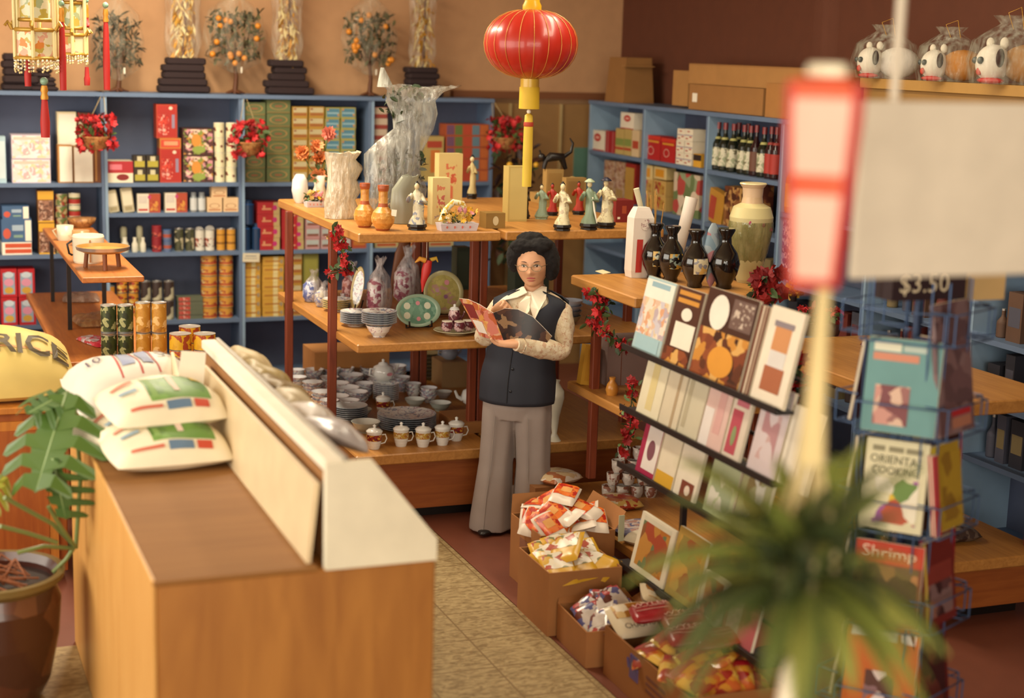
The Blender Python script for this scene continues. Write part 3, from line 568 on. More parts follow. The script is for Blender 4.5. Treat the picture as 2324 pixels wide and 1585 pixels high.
# ------------------------------------------------------------ ware
def S(x, y, z):
    p = atZ(x, y, z); return p, mpp(p)
def vase(x, y, z, wpx, hpx, prof, mat, name, label, cat='vase', mats=None, group=None, seg=20, dz=0, push=1.0):
    p, s = S(x, y, z); w, h = wpx*s/2, hpx*s*1.02; p = p+Vector((0, w*push*.55, 0))
    return solo(name, MB().lathe([(r*w, q*h) for r, q in prof], mat, seg=seg, mats=mats), label, cat, p, 0, group)
GOURD = [(.55, 0), (.62, .04), (.95, .17), (1, .27), (.85, .4), (.45, .52), (.38, .6), (.38, .85), (.42, .87), (.48, .93), (.48, 1)]
gm = SP(['cf9548', 'c08236', 'd9a860', 'c98b3c'], 50, .35); rb = M('a8532a', .4)
gmats = [rb, None, None, None, None, rb, None, None, rb, rb]; gmats = [rb, gm, gm, gm, gm, rb, gm, gm, rb, rb]
vase(831, 517, TT, 50, 98, GOURD, gm, 'gourd_vase', 'left woven amber bottle vase with red bands on the oak top', mats=gmats)
vase(873, 524, TT, 54, 100, GOURD, gm, 'gourd_vase', 'right woven amber bottle vase with red bands and white tag', mats=gmats)
p, s = S(873, 524, TT)
solo('price_tag', MB().box((0, 0, 0), (.026, .002, .032), WHITE), 'small white tag stuck on the right amber vase', 'tag', p+Vector((.042, -.015, .09)), (0, .1, -.4))
def person_fig(x, y, z, wpx, hpx, robe, label, name='figurine', base=BLACK, hat=None, skin=M('d9c9a0', .4), lean=0, sash=None, horse=False):
    p, s = S(x, y, z); w, h = wpx*s/2, hpx*s*1.02; t = thing(name, label, 'figurine', p+Vector((0, w*.5, 0)), (0, 0, -.3))
    bh = h*.12
    part('plinth', MB().lathe([(w*.85, 0), (w*.8, bh*.3), (w*.95, bh*.6), (w*.9, bh)], base, seg=8, smooth=False), t)
    mb = MB(); N = 20; rings = []
    prof = [(.78, 0, 0), (.74, .06, 0), (.5, .2, .03), (.52, .4, .06), (.42, .55, .05), (.5, .68, 0), (.3, .76, -.03), (.14, .8, -.04), (.13, .83, -.04)]
    for r, q, dx in prof:
        rings.append([((dx+lean*q)*w*2+r*w*(1+.1*sin(5*a_+q*8))*cos(a_), r*w*.8*(1+.1*sin(5*a_+q*8))*sin(a_), bh+q*(h-bh)) for a_ in [2*pi*j/N for j in range(N)]])
    mb.loft(rings, robe)
    cx = (lean-.04)*w*2; hz = h-bh
    mb.tube([(cx+w*.4, 0, bh+.7*hz), (cx+w*.75, -w*.35, bh+.52*hz), (cx+w*.2, -w*.7, bh+.55*hz)], [w*.2, w*.26, w*.12], robe)
    mb.tube([(cx-w*.4, 0, bh+.7*hz), (cx-w*.8, -w*.2, bh+.55*hz), (cx-w*.7, -w*.5, bh+.68*hz)], [w*.2, w*.24, w*.1], robe)
    if sash: mb.tube([(cx+w*.3, -w*.4, bh+.6*hz), (cx+w*.5, -w*.55, bh+.3*hz), (cx+w*.8, -w*.5, bh+.02*hz)], [w*.08, w*.1, w*.05], sash)
    part('robe', mb, t)
    hd = MB().ball((cx, -w*.06, bh+.885*hz), h*.06, skin, sc=(.85, .95, 1.15)); part('head', hd, t)
    if hat: part('hat', MB().lathe([(h*.01, h*.02), (h*.11, 0), (h*.1, h*.02), (h*.03, h*.07)], hat, c=(cx, 0, bh+.93*hz), seg=14), t)
    else: part('hair_knot', MB().ball((cx, w*.05, bh+.92*hz), h*.055, BLACK).ball((cx, w*.05, bh+.98*hz), h*.025, BLACK), t)
    return t
IV = SP(['ddd3ac', 'ddd3ac', 'd6caa0', 'b9a888'], 60, .4, .2)
person_fig(950, 523, TT, 48, 108, SP(['d9d3b8', 'd9d3b8', '8a90a0', 'c9c0a0'], 50, .4), 'ivory robed figurine with blue pattern beside the amber vases')
person_fig(1280, 524, TT, 44, 108, IV, 'ivory dancing figurine with raised sleeves, right of the womans head')
person_fig(1341, 522, TT, 46, 112, M('7d8f76', .35), 'green jade figurine wearing a flat hat', hat=M('a9b79a', .4), sash=WHITE)
person_fig(1379, 519, TT, 50, 112, IV, 'ivory fisherman figurine with dark hat beside the jade one', hat=M('2a2838', .4))
person_fig(1232, 498, TT, 34, 78, M('8fa28a', .35), 'small pale green figurine behind the ivory dancer', base=M('8fa28a', .35))
person_fig(1073, 452, TT, 26, 98, M('bfae7a', .4), 'slim cream figurine far back beside the red figure box')
person_fig(1256, 490, TT, 30, 72, M('a82a1c', .45), 'red robed figurine standing behind the pale green one', skin=M('a82a1c', .45))
person_fig(1316, 488, TT, 32, 74, M('a8301c', .45), 'red robed figurine standing behind the jade one', skin=M('a8301c', .45))
person_fig(1192, 497, TT, 30, 72, M('3a3020', .35, .3), 'dark bronze figurine below the yellow tassel, above the woman', hat=M('3a3020', .35))
def bx(x0, x1, ytop, ybot, z, base, decals, name, label, d=.08, rot=0, cat='box', back=0):
    a, b = atZ(x0, ybot, z), atZ(x1, ybot, z); c = (a+b)/2+Vector((0, back, 0)); w = (b-a).length; top = atY((x0+x1)/2, ytop, c.y)
    return solo(name, carton(w*.96, d, top.z-z, base, decals), label, cat, c+Vector((0, d/2, 0)), rot)
REDFIG = M('c26a4a', .6)
bx(993, 1050, 349, 462, TT, M('c9b478'), [(.3, .3, .75, .8, SP(['c9b478', 'c26a4a', 'c9b478', 'b8553c'], 40)), (.45, .1, .6, .35, REDFIG)], 'figure_box', 'tall cream box with red figure drawing, far back on oak top', .08)
bx(979, 1022, 404, 510, TT, M('d0bd84'), [(.25, .35, .7, .85, SP(['d0bd84', 'c87a5a', 'd0bd84', 'b8655a'], 45)), (.1, .05, .8, .2, SP(['d0bd84', '9a8a80', 'd0bd84'], 60))], 'figure_box', 'smaller cream box with red figure drawing behind flower tray', .08)
bx(1150, 1197, 378, 503, TT, M('b9a25e'), [(.08, .03, .95, .97, M('c2ad6a'))], 'ivory_box', 'tall plain tan box behind the yellow tassel', .08)
bx(1101, 1148, 484, 519, TT, M('8a6a30'), [(.35, .2, .65, .8, M('c9b890'), 'o')], 'wooden_box', 'low brown box with round white emblem, left of the woman', .1)
bx(1222, 1292, 440, 462, TT, M('a8844a'), [], 'tan_carton', 'flat tan carton behind the small figurines', .16)
bx(1237, 1278, 385, 470, TT, M('a08048'), [(.1, .1, .9, .9, M('96743c'))], 'tan_carton', 'upright tan carton at back of the figurine stand', .06)
bx(1281, 1330, 404, 480, TT, M('9a7a44'), [(.1, .05, .9, .9, M('8d6c3a'))], 'tan_carton', 'upright tan carton behind the jade figurine', .06)
bx(1395, 1438, 455, 505, TT, M('7a1c18'), [(.35, .4, .6, .75, M('a84a2a')), (.1, .15, .25, .25, WHITE)], 'red_case', 'dark red case at right end of the figurine stand', .12)
# dome with leaf picture and driftwood animal
q_ = atZ(1257, 470, TT); DW = Vector((q_.x, q_.y+.03, atY(1257, 385, q_.y).z+.001))
t = thing('driftwood_animal', 'dark carved branching animal figure behind the tan cartons', 'carving', DW, 0)
part('body', MB().tube([(-.06, 0, 0), (-.05, 0, .05), (-.02, 0, .07), (.05, 0, .07), (.08, 0, .0)], [.012, .018, .028, .026, .012], BLACK), t)
part('tail', MB().tube([(.06, 0, .07), (.11, 0, .1), (.12, 0, .15), (.1, 0, .18)], [.014, .01, .008, .004], BLACK), t)
part('head', MB().ball((-.075, 0, .07), .022, BLACK).tube([(-.08, 0, .08), (-.09, 0, .11)], .006, BLACK), t)
p, s = S(1332, 470, TT); p.x = 3.67; p.y = 8.42
solo('display_dome', MB().lathe([(.07, 0), (.07, .12), (.055, .16), (.02, .185), (.002, .19)], M('a08a5c', .2), seg=20), 'rounded tan bell shaped dome behind the jade figurine', 'dome', p)
# ------------------------------------------------------------ flowers
def flower_cluster(n, ext, rad, cols, seed=1, petals=6):
    r = random.Random(seed); mb = MB()
    for i in range(n):
        c = Vector((r.uniform(-1, 1)*ext[0], r.uniform(-1, 1)*ext[1], r.uniform(-1, 1)*ext[2])); q = rad*r.uniform(.7, 1.2); mt = r.choice(cols)
        R = Euler((r.uniform(0, 6), r.uniform(0, 6), r.uniform(0, 6))).to_matrix()
        for k in range(petals):
            a = 2*pi*k/petals; u = Vector((cos(a), sin(a), .3)); v = Vector((-sin(a), cos(a), 0))
            pts = [c, c+R@(u*q*.6+v*q*.35), c+R@(u*q+Vector((0, 0, .1*q))), c+R@(u*q*.6-v*q*.35)]
            mb.add([tuple(x) for x in pts], [(0, 1, 2, 3)], mt)
    return mb
def leaf_cluster(n, ext, L, cols, seed=2, wid=.45, centre=(0, 0, 0)):
    r = random.Random(seed); mb = MB()
    for i in range(n):
        c = Vector(centre)+Vector((r.uniform(-1, 1)*ext[0], r.uniform(-1, 1)*ext[1], r.uniform(-1, 1)*ext[2])); l = L*r.uniform(.7, 1.25)
        R = Euler((r.uniform(-1.2, 1.2), r.uniform(-1.2, 1.2), r.uniform(0, 6.28))).to_matrix()
        o = [(0, 0, 0), (.35, wid*.5, .06), (.75, wid*.4, .04), (1, 0, -.08), (.75, -wid*.4, .04), (.35, -wid*.5, .06), (.5, 0, -.02)]
        v = [tuple(c+R@(Vector(q)*l)) for q in o]
        mb.add(v, [(0, 1, 6), (1, 2, 6), (2, 3, 6), (3, 4, 6), (4, 5, 6), (5, 0, 6)], r.choice(cols), True)
    return mb
REDS_ = [M('b01a1e', .6), M('c8262a', .6), M('8f1418', .6)]; LV = [M('3f5428', .6), M('56703a', .6), M('2c3d1e', .6)]
def hang_basket(x, y, Yp, hook, label, seed):
    c = atY(x, y, Yp); t = thing('hanging_flower_basket', label, 'flower basket', c, 0, None)
    wk = SP(['a8733f', '8a5a2c', 'b5824a'], 60, .8)
    part('basket', MB().lathe([(.04, -.11), (.065, -.1), (.085, -.03), (.09, -.02), (.08, -.025)], wk, seg=16), t)
    part('leaves', leaf_cluster(46, (.10, .06, .07), .06, LV, seed, centre=(0, 0, .01)), t)
    part('flowers', flower_cluster(120, (.115, .065, .115), .026, REDS_, seed), t)
    hk = Vector(hook)-c
    part('string', MB().tube([(-.085, 0, -.02), tuple(hk)], .0022, M('b8a070'), 5).tube([(.085, 0, -.02), tuple(hk)], .0022, M('b8a070'), 5), t)
    return t
hang_basket(217, 302, 10.55, (1.31, 10.77, 2.042), 'wicker basket of red flowers hanging by the white boxes, left', 3)
hang_basket(566, 315, 10.55, (2.25, 10.77, 2.042), 'wicker basket of red flowers hanging beside the green tea boxes', 4)
hang_basket(1146, 305, 10.55, (4.04, 10.77, 2.042), 'wicker basket of red flowers hanging at the brown doorway', 5)
# dark potted ornament below the right basket
p = atY(1165, 440, 10.5)
t = thing('festive_tree', 'dark leafy tree with yellow baubles standing in the doorway', 'artificial tree', (p.x, 10.45, 0), 0)
part('trunk', MB().lathe([(.12, 0), (.14, .25), (.02, .26), (.02, 1.0)], DKBR, seg=12), t)
part('foliage', leaf_cluster(130, (.16, .12, .4), .1, [DGREEN, DKBR, M('4a2a1c')], 8, centre=(0, 0, 1.3)), t)
part('bauble', MB().ball((-.1, -.12, 1.60), .022, YEL), t); part('bauble', MB().ball((.03, -.12, 1.62), .018, YEL), t); part('bauble', MB().ball((.1, -.12, 1.6), .02, YEL), t)
def garland(pts, label, seed, dens=10, rr_=.024):
    r = random.Random(seed); P = [Vector(q) for q in pts]; c = P[0]
    t = thing('flower_garland', label, 'flower garland', c, 0); L = MB(); F = MB()
    for i in range(len(P)-1):
        for k in range(dens):
            q = P[i].lerp(P[i+1], k/dens)-c
            L.X = Matrix.Translation(q); F.X = Matrix.Translation(q)
            a = leaf_cluster(2, (.03, .02, .02), .045, LV, r.randint(0, 9999)); L.add(a.v, a.f, LV[k % 3], True)
            if (k//3+i) % 2 == 0 or r.random() < .25:
                b = flower_cluster(3, (.022, .02, .022), rr_, REDS_, r.randint(0, 9999))
                F = MB(); F.X = Matrix.Translation(q)
                for f, mt in zip(b.f, b.m): F.add([b.v[j] for j in f], [(0, 1, 2, 3)], mt)
                part('flower_head', F, t)
    L.X = Matrix.Identity(4)
    L.tube([tuple(q-c) for q in P], .003, LV[2], 5)
    part('leaves', L, t); return t
garland([atY(762, 522, 7.55), atY(775, 570, 7.58), atY(790, 612, 7.6), atY(745, 622, 7.6)], 'red geranium garland wound round the front oak stand post', 21, 7)
garland([atY(1340, 665, 6.85), atY(1385, 690, 6.82), atY(1340, 730, 6.85), atY(1388, 765, 6.8), atY(1420, 792, 6.7)], 'red geranium garland on the post of the right stand', 22, 7)
garland([atY(1437, 872, 6.43), atY(1432, 925, 6.41), atY(1430, 985, 6.4), atY(1405, 1030, 6.4)], 'red flower garland hanging behind magazine rack, left side', 23, 6)
garland([atY(1808, 800, 5.2), atY(1800, 845, 5.2), atY(1815, 915, 5.2), atY(1800, 960, 5.2)], 'red flower garland hanging right of the magazine rack', 24, 6, .034)
p = atY(1809, 789, 5.25); t = thing('knobbed_stand', 'thin dark stand with a white round top beside the magazine rack', 'stand', (p.x, 5.25, 0)); part('rod', MB().tube([(0, 0, 0), (0, 0, p.z)], .005, DKBR, 8), t); part('round_top', MB().ball((0, 0, p.z), .018, WHITE), t); part('foot', MB().lathe([(.1, 0), (.1, .012), (.01, .02)], DKBR), t)
# red poinsettia in front of vase
def bunch(loc, label, cols, n, ext, rad, seed, vase_=None, name='flower_bunch', leafn=20, cat='flowers'):
    t = thing(name, label, cat, loc, 0)
    if vase_: part('container', vase_, t)
    part('leaves', leaf_cluster(leafn, (ext[0]*.7, ext[1]*.7, ext[2]*.8), rad*1.8, LV, seed, centre=(0, 0, ext[2]+.04)), t)
    mb = flower_cluster(n, ext, rad, cols, seed); mb.v = [(a, b, c+ext[2]+.05) for a, b, c in mb.v]; part('flowers', mb, t); return t
ORF = [M('c9743c', .6), M('d98a55', .6), M('c96f5a', .6)]
p, s = S(735, 465, TT)
t = thing('orange_flower_vase', 'orange mum flowers in a narrow white vase, left of wrapped tree', 'flower vase', p+Vector((0, .1, 0)), 0)
part('vase', MB().lathe([(.03, 0), (.045, .05), (.03, .1), (.04, .16), (.036, .16)], WHITE, seg=14), t)
for k, (dx, dz) in enumerate(((-.1, .29), (-.02, .33), (.05, .4), (.0, .26), (-.01, .16))):
    st = part('stem', MB().tube([(0, 0, .14), (dx*.6, 0, dz*.7), (dx, 0, dz)], .003, GREEN, 5), t)
    part('bloom', MB().at((dx, 0, dz)).add(*(lambda a: (a.v, a.f))(flower_cluster(9, (.012, .012, .008), .04, ORF, 40+k, 9)), ORF[k % 3]), t)
part('leaves', leaf_cluster(16, (.06, .03, .08), .05, LV, 9, centre=(0, 0, .2)), t)
def basket_arr(x, y, wpx, hpx, label, seed, ceramic=None, arch=False):
    p, s = S(x, y, TT); w, h = wpx*s, hpx*s; t = thing('flower_tray', label, 'flower tray', p+Vector((0, .06, 0)), 0)
    mb = MB(); r0 = [(-w*.46, -.035, 0), (w*.46, -.035, 0), (w*.46, .035, 0), (-w*.46, .035, 0)]; r1 = [(-w*.5, -.045, h*.25), (w*.5, -.045, h*.25), (w*.5, .045, h*.25), (-w*.5, .045, h*.25)]
    mb.loft([r0, r1], M('cfc6cc'), smooth=False)
    for k in range(4): mb.front(-w*.36+k*w*.2, h*.09, -w*.31+k*w*.2, h*.18, -.047, M('c9685a'), True)
    part('tray', mb, t)
    part('leaves', leaf_cluster(40, (w*.42, .03, h*.15), .03, LV, seed, centre=(0, 0, h*.4)), t)
    mb = flower_cluster(50, (w*.42, .04, h*.22), .016, [YEL, M('e3c070'), PINK, WHITE, M('c9a23a')], seed); mb.v = [(a, b, c+h*.5) for a, b, c in mb.v]; part('flowers', mb, t)
    if arch:
        part('arch', MB().tube([(-w*.42, 0, h*.3), (-w*.3, 0, h*.7), (-w*.1, 0, h*.95), (w*.12, 0, h*.9), (w*.25, 0, h*.5)], .016, SP(['e6dcb8', 'e6dcb8', 'c9a23a', 'd9cfae'], 50)), t)
    return t
basket_arr(1046, 526, 92, 68, 'flower tray with cream arch at the front of the oak top', 11, arch=True)
basket_arr(719, 472, 42, 52, 'small white tray of yellow and red flowers, far left of oak top', 12)
vase(683, 462, TT, 38, 64, [(.5, 0), (.8, .15), (1, .45), (.9, .8), (.5, 1), (.3, .95)], PORC, 'white_jar', 'rounded white porcelain jar at far left corner of oak top', 'jar')
# beige wrapped parcel
def crumple(rings_px, z, cpx, mat, label, name, cat, seed=1, depth=.6, film=True, amp=.12, seg=22):
    """rings_px: list of (xc,y,halfwidth) in the photo, from base up; lofted round a vertical plane through the base"""
    r = random.Random(seed); b = atZ(cpx[0], cpx[1], z); Y = b.y+.08; rings = []
    for xc, y, hw in rings_px:
        c = atY(xc, y, Y); s = mpp(c); zz = max(c.z, z+.002)-z
        rings.append([(c.x-b.x+hw*s*cos(a)*(1+amp*sin(a*3+y*.05)+r.uniform(-amp, amp)), .0+hw*s*depth*sin(a)*(1+r.uniform(-amp, amp)), zz+(r.uniform(-.01, .01) if zz > .01 else 0)) for a in [2*pi*k/seg for k in range(seg)]])
    return rings, (b.x, Y, z)
rg_, lc = crumple([(775, 500, 36), (780, 480, 40), (772, 455, 34), (780, 430, 40), (774, 405, 33), (782, 380, 40), (776, 362, 36), (780, 346, 42)], TT, (775, 500), None, '', '', '', 3, .6, amp=.08)
solo('wrapped_parcel', MB().loft(rg_, FILM('d9cbb0', .72)).add(*(lambda a: (a.v, a.f))(flower_cluster(40, (.04, .03, .13), .03, [YEL], 77)), M('b5945a', .6)).box((0, 0, .17), (.09, .06, .31), M('d6c8b0', .6)), 'beige parcel wrapped in soft paper behind the amber vases', 'parcel', lc)
# big plastic wrapped tree
rg_, lc = crumple([(905, 500, 60), (900, 470, 66), (895, 430, 70), (885, 395, 66), (895, 350, 64), (915, 320, 56), (935, 290, 46), (940, 260, 52), (935, 230, 56), (945, 205, 68), (955, 195, 90)], TT, (905, 500), None, '', '', '', 5, .55, amp=.07)
t = thing('wrapped_bonsai', 'tall ornamental tree wrapped in crinkled clear plastic on oak top', 'wrapped tree', lc, 0)
part('plastic_wrap', MB().loft(rg_, FILM('b0b0a8', .46), caps=False), t)
part('wrap_corner', MB().loft([[(-.10, -.02, .69), (-.02, -.02, .69), (-.02, .02, .69), (-.10, .02, .69)], [(-.085, -.01, .79), (-.07, -.01, .79), (-.07, .01, .79), (-.085, .01, .79)]], FILM('c4c6bc', .55)), t)
part('trunk', MB().tube([(0, 0, 0), (.02, 0, .15), (-.03, 0, .3), (.03, 0, .5)], [.03, .02, .018, .01], DKBR), t)
part('leaves', leaf_cluster(150, (.13, .06, .15), .045, [DGREEN, M('4a4a38'), M('33382a')], 13, centre=(.04, 0, .2)).add(*(lambda a: (a.v, a.f))(leaf_cluster(60, (.1, .05, .1), .05, LV, 14, centre=(.04, 0, .6))), DGREEN), t)
part('pot', MB().box((0, 0, .03), (.16, .08, .06), M('5a5a50', .5), .01), t)
p, s = S(918, 515, TT)
rg_, lc = crumple([(918, 512, 28), (918, 470, 30), (915, 430, 28), (930, 400, 22)], TT, (918, 512), None, '', '', '', 6, .5)
solo('plastic_bundle', MB().loft(rg_, M('8f9080', .3)), 'grey green plastic bundle between the amber vases and ivory figurine', 'bundle', lc)
# ------------------------------------------------------------ middle board
def plate(r, mat, h=.02, rim=None): return MB().lathe([(r*.5, 0), (r*.55, h*.2), (r*.85, h*.7), (r, h), (r*.98, h*1.1), (r*.8, h*.8), (r*.45, h*.35), (.001, h*.3)], mat, seg=28, mats=[None, None, rim, rim, None, None, None])
def bowl(r, h, mat, inner=None): return MB().lathe([(r*.45, 0), (r*.48, h*.1), (r*.75, h*.45), (r, h), (r*.95, h), (r*.7, h*.5), (r*.3, h*.18), (.001, h*.16)], mat, seg=22, mats=[None]*3+[None]+[inner or mat]*3)
def plate_stack(x, y, z, rpx, n, mat, label, group, rim=None, foot=False):
    p, s = S(x, y, z); r = rpx*s; p = p+Vector((0, r*.5, 0)); dz = .011; o = None
    if foot: solo('serving_bowl', bowl(r*.75, .06, PORCP), 'bowl carrying the ' + label.split(' ', 1)[1], 'bowl', p); p = p+Vector((0, 0, .055))
    for i in range(n):
        L = p+Vector((0, 0, i*dz)); lb = '%s plate of the %s' % (ordn(i, n), label)
        if o is None: o = solo('dinner_plate', plate(r, mat, .022, rim), lb, 'plate', L, 0, group)
        else: dup(o, L, 0, lb, group)
    return o
RIM = M('8a93a0', .2)
plate_stack(866, 768, TM, 41, 6, PORCP, 'front stack on a footed bowl, middle board', 'plates stacked on a footed bowl', RIM, True)
plate_stack(812, 742, TM, 36, 6, PORCP, 'rear stack behind it on middle board', 'plates stacked on the middle board', RIM)
plate_stack(770, 708, TM, 34, 5, PORCP, 'small stack behind the red post', 'plates behind the red post', M('c9b060', .2))
plate_stack(955, 730, TM, 44, 3, PORCP, 'low stack behind the green oval plate', 'plates behind the green oval plate', M('a0646a', .3))
def stand_plate(x, y, z, rx, rz, face, rim, label, tilt=-.25, yaw=0, dots=None, stand=True, dy=.05):
    p, s = S(x, y, z); a, b = rx*s, rz*s; t = thing('display_plate', label, 'plate', p+Vector((0, dy, .012)), (0, 0, yaw))
    R = Matrix.Rotation(tilt, 4, 'X'); mb = MB(); mb.X = R; N = 36
    ring = lambda k, y_: [(a*k*cos(2*pi*j/N), y_, b+b*k*sin(2*pi*j/N)) for j in range(N)]
    mb.loft([ring(.6, .006), ring(1, -.012), ring(.98, -.016), ring(.8, -.006)], rim, caps=False)
    mb.add(ring(.8, -.0062), [tuple(range(N))], face); mb.add(ring(.62, .006), [tuple(range(N))], rim)
    for (u, v, q, mt) in dots or []:
        mb.add([(a*u+q*s*cos(2*pi*j/14), -.0075, b+b*v+q*s*sin(2*pi*j/14)) for j in range(14)], [tuple(range(14))], mt)
    part('dish', mb, t)
    if stand:
        sb = MB(); sb.X = R
        for sx in (-.35, .35):
            sb.tube([(a*2*sx*.7, .03, .06), (a*2*sx*.7, .02, .0), (a*2*sx*.7, -.035, .0), (a*2*sx*.7, -.035, .03)], .005, BLACK, 6)
        sb.tube([(-a*.5, .02, .003), (a*.5, .02, .003)], .005, BLACK, 6); part('wooden_stand', sb, t)
    return t
WF = M('d8d8c0', .3)
stand_plate(957, 752, TM, 54, 38, SP(['6f9a84', '6f9a84', '7da58f', '5f8a76'], 40, .25), M('9ab39a', .25), 'green oval plate with white flowers on black stand', dots=[(-.48, .3, 8, WF), (.42, .28, 8, WF), (-.5, -.28, 8, WF), (.38, -.35, 8, WF), (0, .45, 5, PINK), (0, -.5, 5, PINK)])
stand_plate(1015, 722, TM, 48, 50, SP(['a89c58', 'b5a862', 'a89c58', 'b08a78'], 45, .3), M('b9b080', .3), 'large round yellow floral plate standing behind the green oval plate', dots=[(.2, .45, 6, PINK), (-.3, .1, 5, M('b58a90')), (.1, -.2, 5, M('8a5a78'))])
stand_plate(812, 712, TM, 17, 50, PORCP, M('c9b478', .3), 'white platter seen edge on, standing behind the plate stacks', yaw=-.9)
def wrapbag(x, y, z, wpx, hpx, inner, label, seed, tint='d8d0d0'):
    rg_, lc = crumple([(x, y, wpx*.42), (x, y-hpx*.15, wpx*.5), (x, y-hpx*.4, wpx*.5), (x, y-hpx*.65, wpx*.42), (x, y-hpx*.78, wpx*.2), (x, y-hpx*.84, wpx*.12), (x+wpx*.04, y-hpx, wpx*.26)], z, (x, y), None, '', '', '', seed, .8, amp=.06)
    t = thing('bagged_dishes', label, 'bag', lc, 0); part('plastic_bag', MB().loft(rg_, FILM(tint, .4), caps=False), t)
    s = mpp(lc); r = wpx*.4*s
    part('dishes', MB().lathe([(r*.6, .004), (r, .03), (r, hpx*.25*s), (r*.95, hpx*.5*s), (r*.5, hpx*.6*s)], inner, seg=18), t); return t
BLW = SP(['d6d6de', '8088b0', 'c9cad6', '5f6aa0'], 55, .2); PKW = SP(['d0bfc0', 'a86a78', 'd6cfcc', '8f4f60'], 50, .2)
wrapbag(712, 690, TM, 44, 78, BLW, 'plastic bag of blue and white bowls, leftmost on middle board', 31)
wrapbag(735, 702, TM, 34, 62, SP(['c9c0b0', '7078a0', 'a89a90'], 50), 'plastic bag of blue cups beside the red post', 32)
wrapbag(862, 712, TM, 54, 128, PKW, 'plastic bag of pink patterned bowls, left of the pair', 33)
wrapbag(926, 690, TM, 60, 130, PKW, 'plastic bag of pink patterned bowls behind the hanging red bird', 34)
wrapbag(800, 690, TM, 40, 96, SP(['b5766a', 'c9a0a0', '8a4a4a'], 40), 'plastic bag of red dishes beside the standing platter', 35)
wrapbag(778, 705, TM, 26, 40, BLW, 'small plastic bag of blue cups in front of red post', 36)
p, s = S(888, 660, TM)
t = thing('wooden_paddle', 'brown wooden paddle shape leaning among the plastic bags', 'paddle', Vector((2.72, 8.86, TM)), (0, .25, 0))
part('blade', MB().lathe([(.004, 0), (.03, .1), (.045, .25), (.03, .36), (.004, .4)], M('7a4520', .5), seg=14, sy=.35), t)
# tea set on a tray
p, s = S(1048, 765, TM)
t = thing('tea_tray', 'round white tray edge holding the purple tea set', 'tray', p+Vector((0, .1, 0)), 0)
part('tray', plate(.115, M('ccc8a8', .25), .02), t)
PUR = SP(['5f2a34', '6f3440', '5f2a34', 'c9a8a8'], 60, .25)
for k, (dx, dy, h) in enumerate(((-.06, -.04, .05), (0, -.06, .05), (.055, -.04, .05), (0, .02, .1))):
    o = thing('tea_cup' if k < 3 else 'tea_pot', ['purple patterned cup at left of the tray', 'purple patterned cup at centre of the tray', 'purple patterned cup at right of the tray', 'purple tea pot with white lid on the tray'][k], 'cup' if k < 3 else 'teapot', p+Vector((dx, .1+dy, .022)), 0)
    part('body', MB().lathe([(.018, 0), (.03, h*.3), (.032, h*.7), (.026, h)], PUR, seg=16), o)
    if k == 3: part('lid', MB().lathe([(.027, h), (.02, h+.012), (.006, h+.016), (.007, h+.026), (.001, h+.03)], PORC, seg=16), o); part('spout', MB().tube([(.028, 0, h*.4), (.05, 0, h*.7), (.055, 0, h*.9)], [.008, .006, .005], PUR), o)
    else: part('rim', MB().lathe([(.0265, h), (.027, h+.004), (.024, h+.004)], WHITE, seg=16), o)
# hanging red bird
c = atY(968, 600, 7.46)
t = thing('hanging_bird', 'red fabric bird ornament hanging on a string under the oak top', 'ornament', c, 0)
part('body', MB().tube([(.01, 0, .02), (0, 0, -.03), (-.015, 0, -.09), (-.02, 0, -.14)], [.02, .026, .014, .003], RED), t)
part('wing', MB().tube([(-.01, -.01, .02), (-.04, -.01, .03), (-.06, 0, .01)], [.014, .012, .003], M('c98a2a')), t)
part('crest', MB().tube([(.02, 0, .02), (.05, 0, .03), (.06, 0, .01)], [.012, .01, .003], M('c9a43a')), t)
part('string', MB().tube([(0, 0, .02), (0, 0, atY(968, 548, 7.46).z-c.z)], .0015, WHITE, 4), t)
# bowls on middle board of the rear stand
for i in range(4):
    p, s = S(1303, 742, TM)
    solo('wide_bowl', bowl(.07+.002*i, .05, M(['7f7a66', '6a6a70', '8f909c', 'b0b4c0'][i], .3)), '%s bowl of the grey stack right of the woman' % ordn(i, 4), 'bowl', p+Vector((0, .08, i*.028)), 0, 'grey bowls right of the woman')
bx(1255, 1345, 560, 740, TM, M('3a4638'), [(.2, .2, .45, .8, M('4a5a48'), 'ring'), (.5, .3, .8, .75, M('4a5a48'), 'ring')], 'green_cloth_box', 'dark green patterned case behind the woman under the oak top', .12, back=.6)
bx(1126, 1160, 560, 700, TM, M('3a4434'), [(.1, .1, .9, .9, M('434e3c'))], 'green_cloth_box', 'dark green case left of the womans head, behind the posts', .1, back=.7)
rg_, lc = crumple([(1330, 606, 22), (1345, 596, 30), (1350, 585, 20)], TM+.3, (1340, 606), None, '', '', '', 41, .6)
# ------------------------------------------------------------ lower board
def mug(p, rot, body, label, group=None):
    t = thing('lidded_mug', label, 'mug', p, rot, group); h = .088
    part('body', MB().lathe([(.026, 0), (.028, .004), (.036, h*.4), (.04, h), (.036, h), (.033, .02), (.001, .015)], PORC, seg=20, mats=[None, None, None, None, None, None]), t)
    part('band', MB().lathe([(.0385, h*.52), (.0408, h*.88)], body, seg=20, caps=False), t)
    part('lid', MB().lathe([(.042, h), (.043, h+.006), (.03, h+.016), (.008, h+.02), (.006, h+.026), (.01, h+.034), (.001, h+.04)], PORC, seg=20), t)
    part('handle', MB().tube([(.037, 0, .07), (.058, 0, .072), (.066, 0, .05), (.056, 0, .028), (.035, 0, .024)], .004, PORC), t)
    return t
b1 = SP(['8a2a28', 'c99a3a', '8a2a28', '6a1f24'], 70, .3); b2 = SP(['b8923a', 'a86a3a', 'd0c090', 'b8923a'], 70, .3)
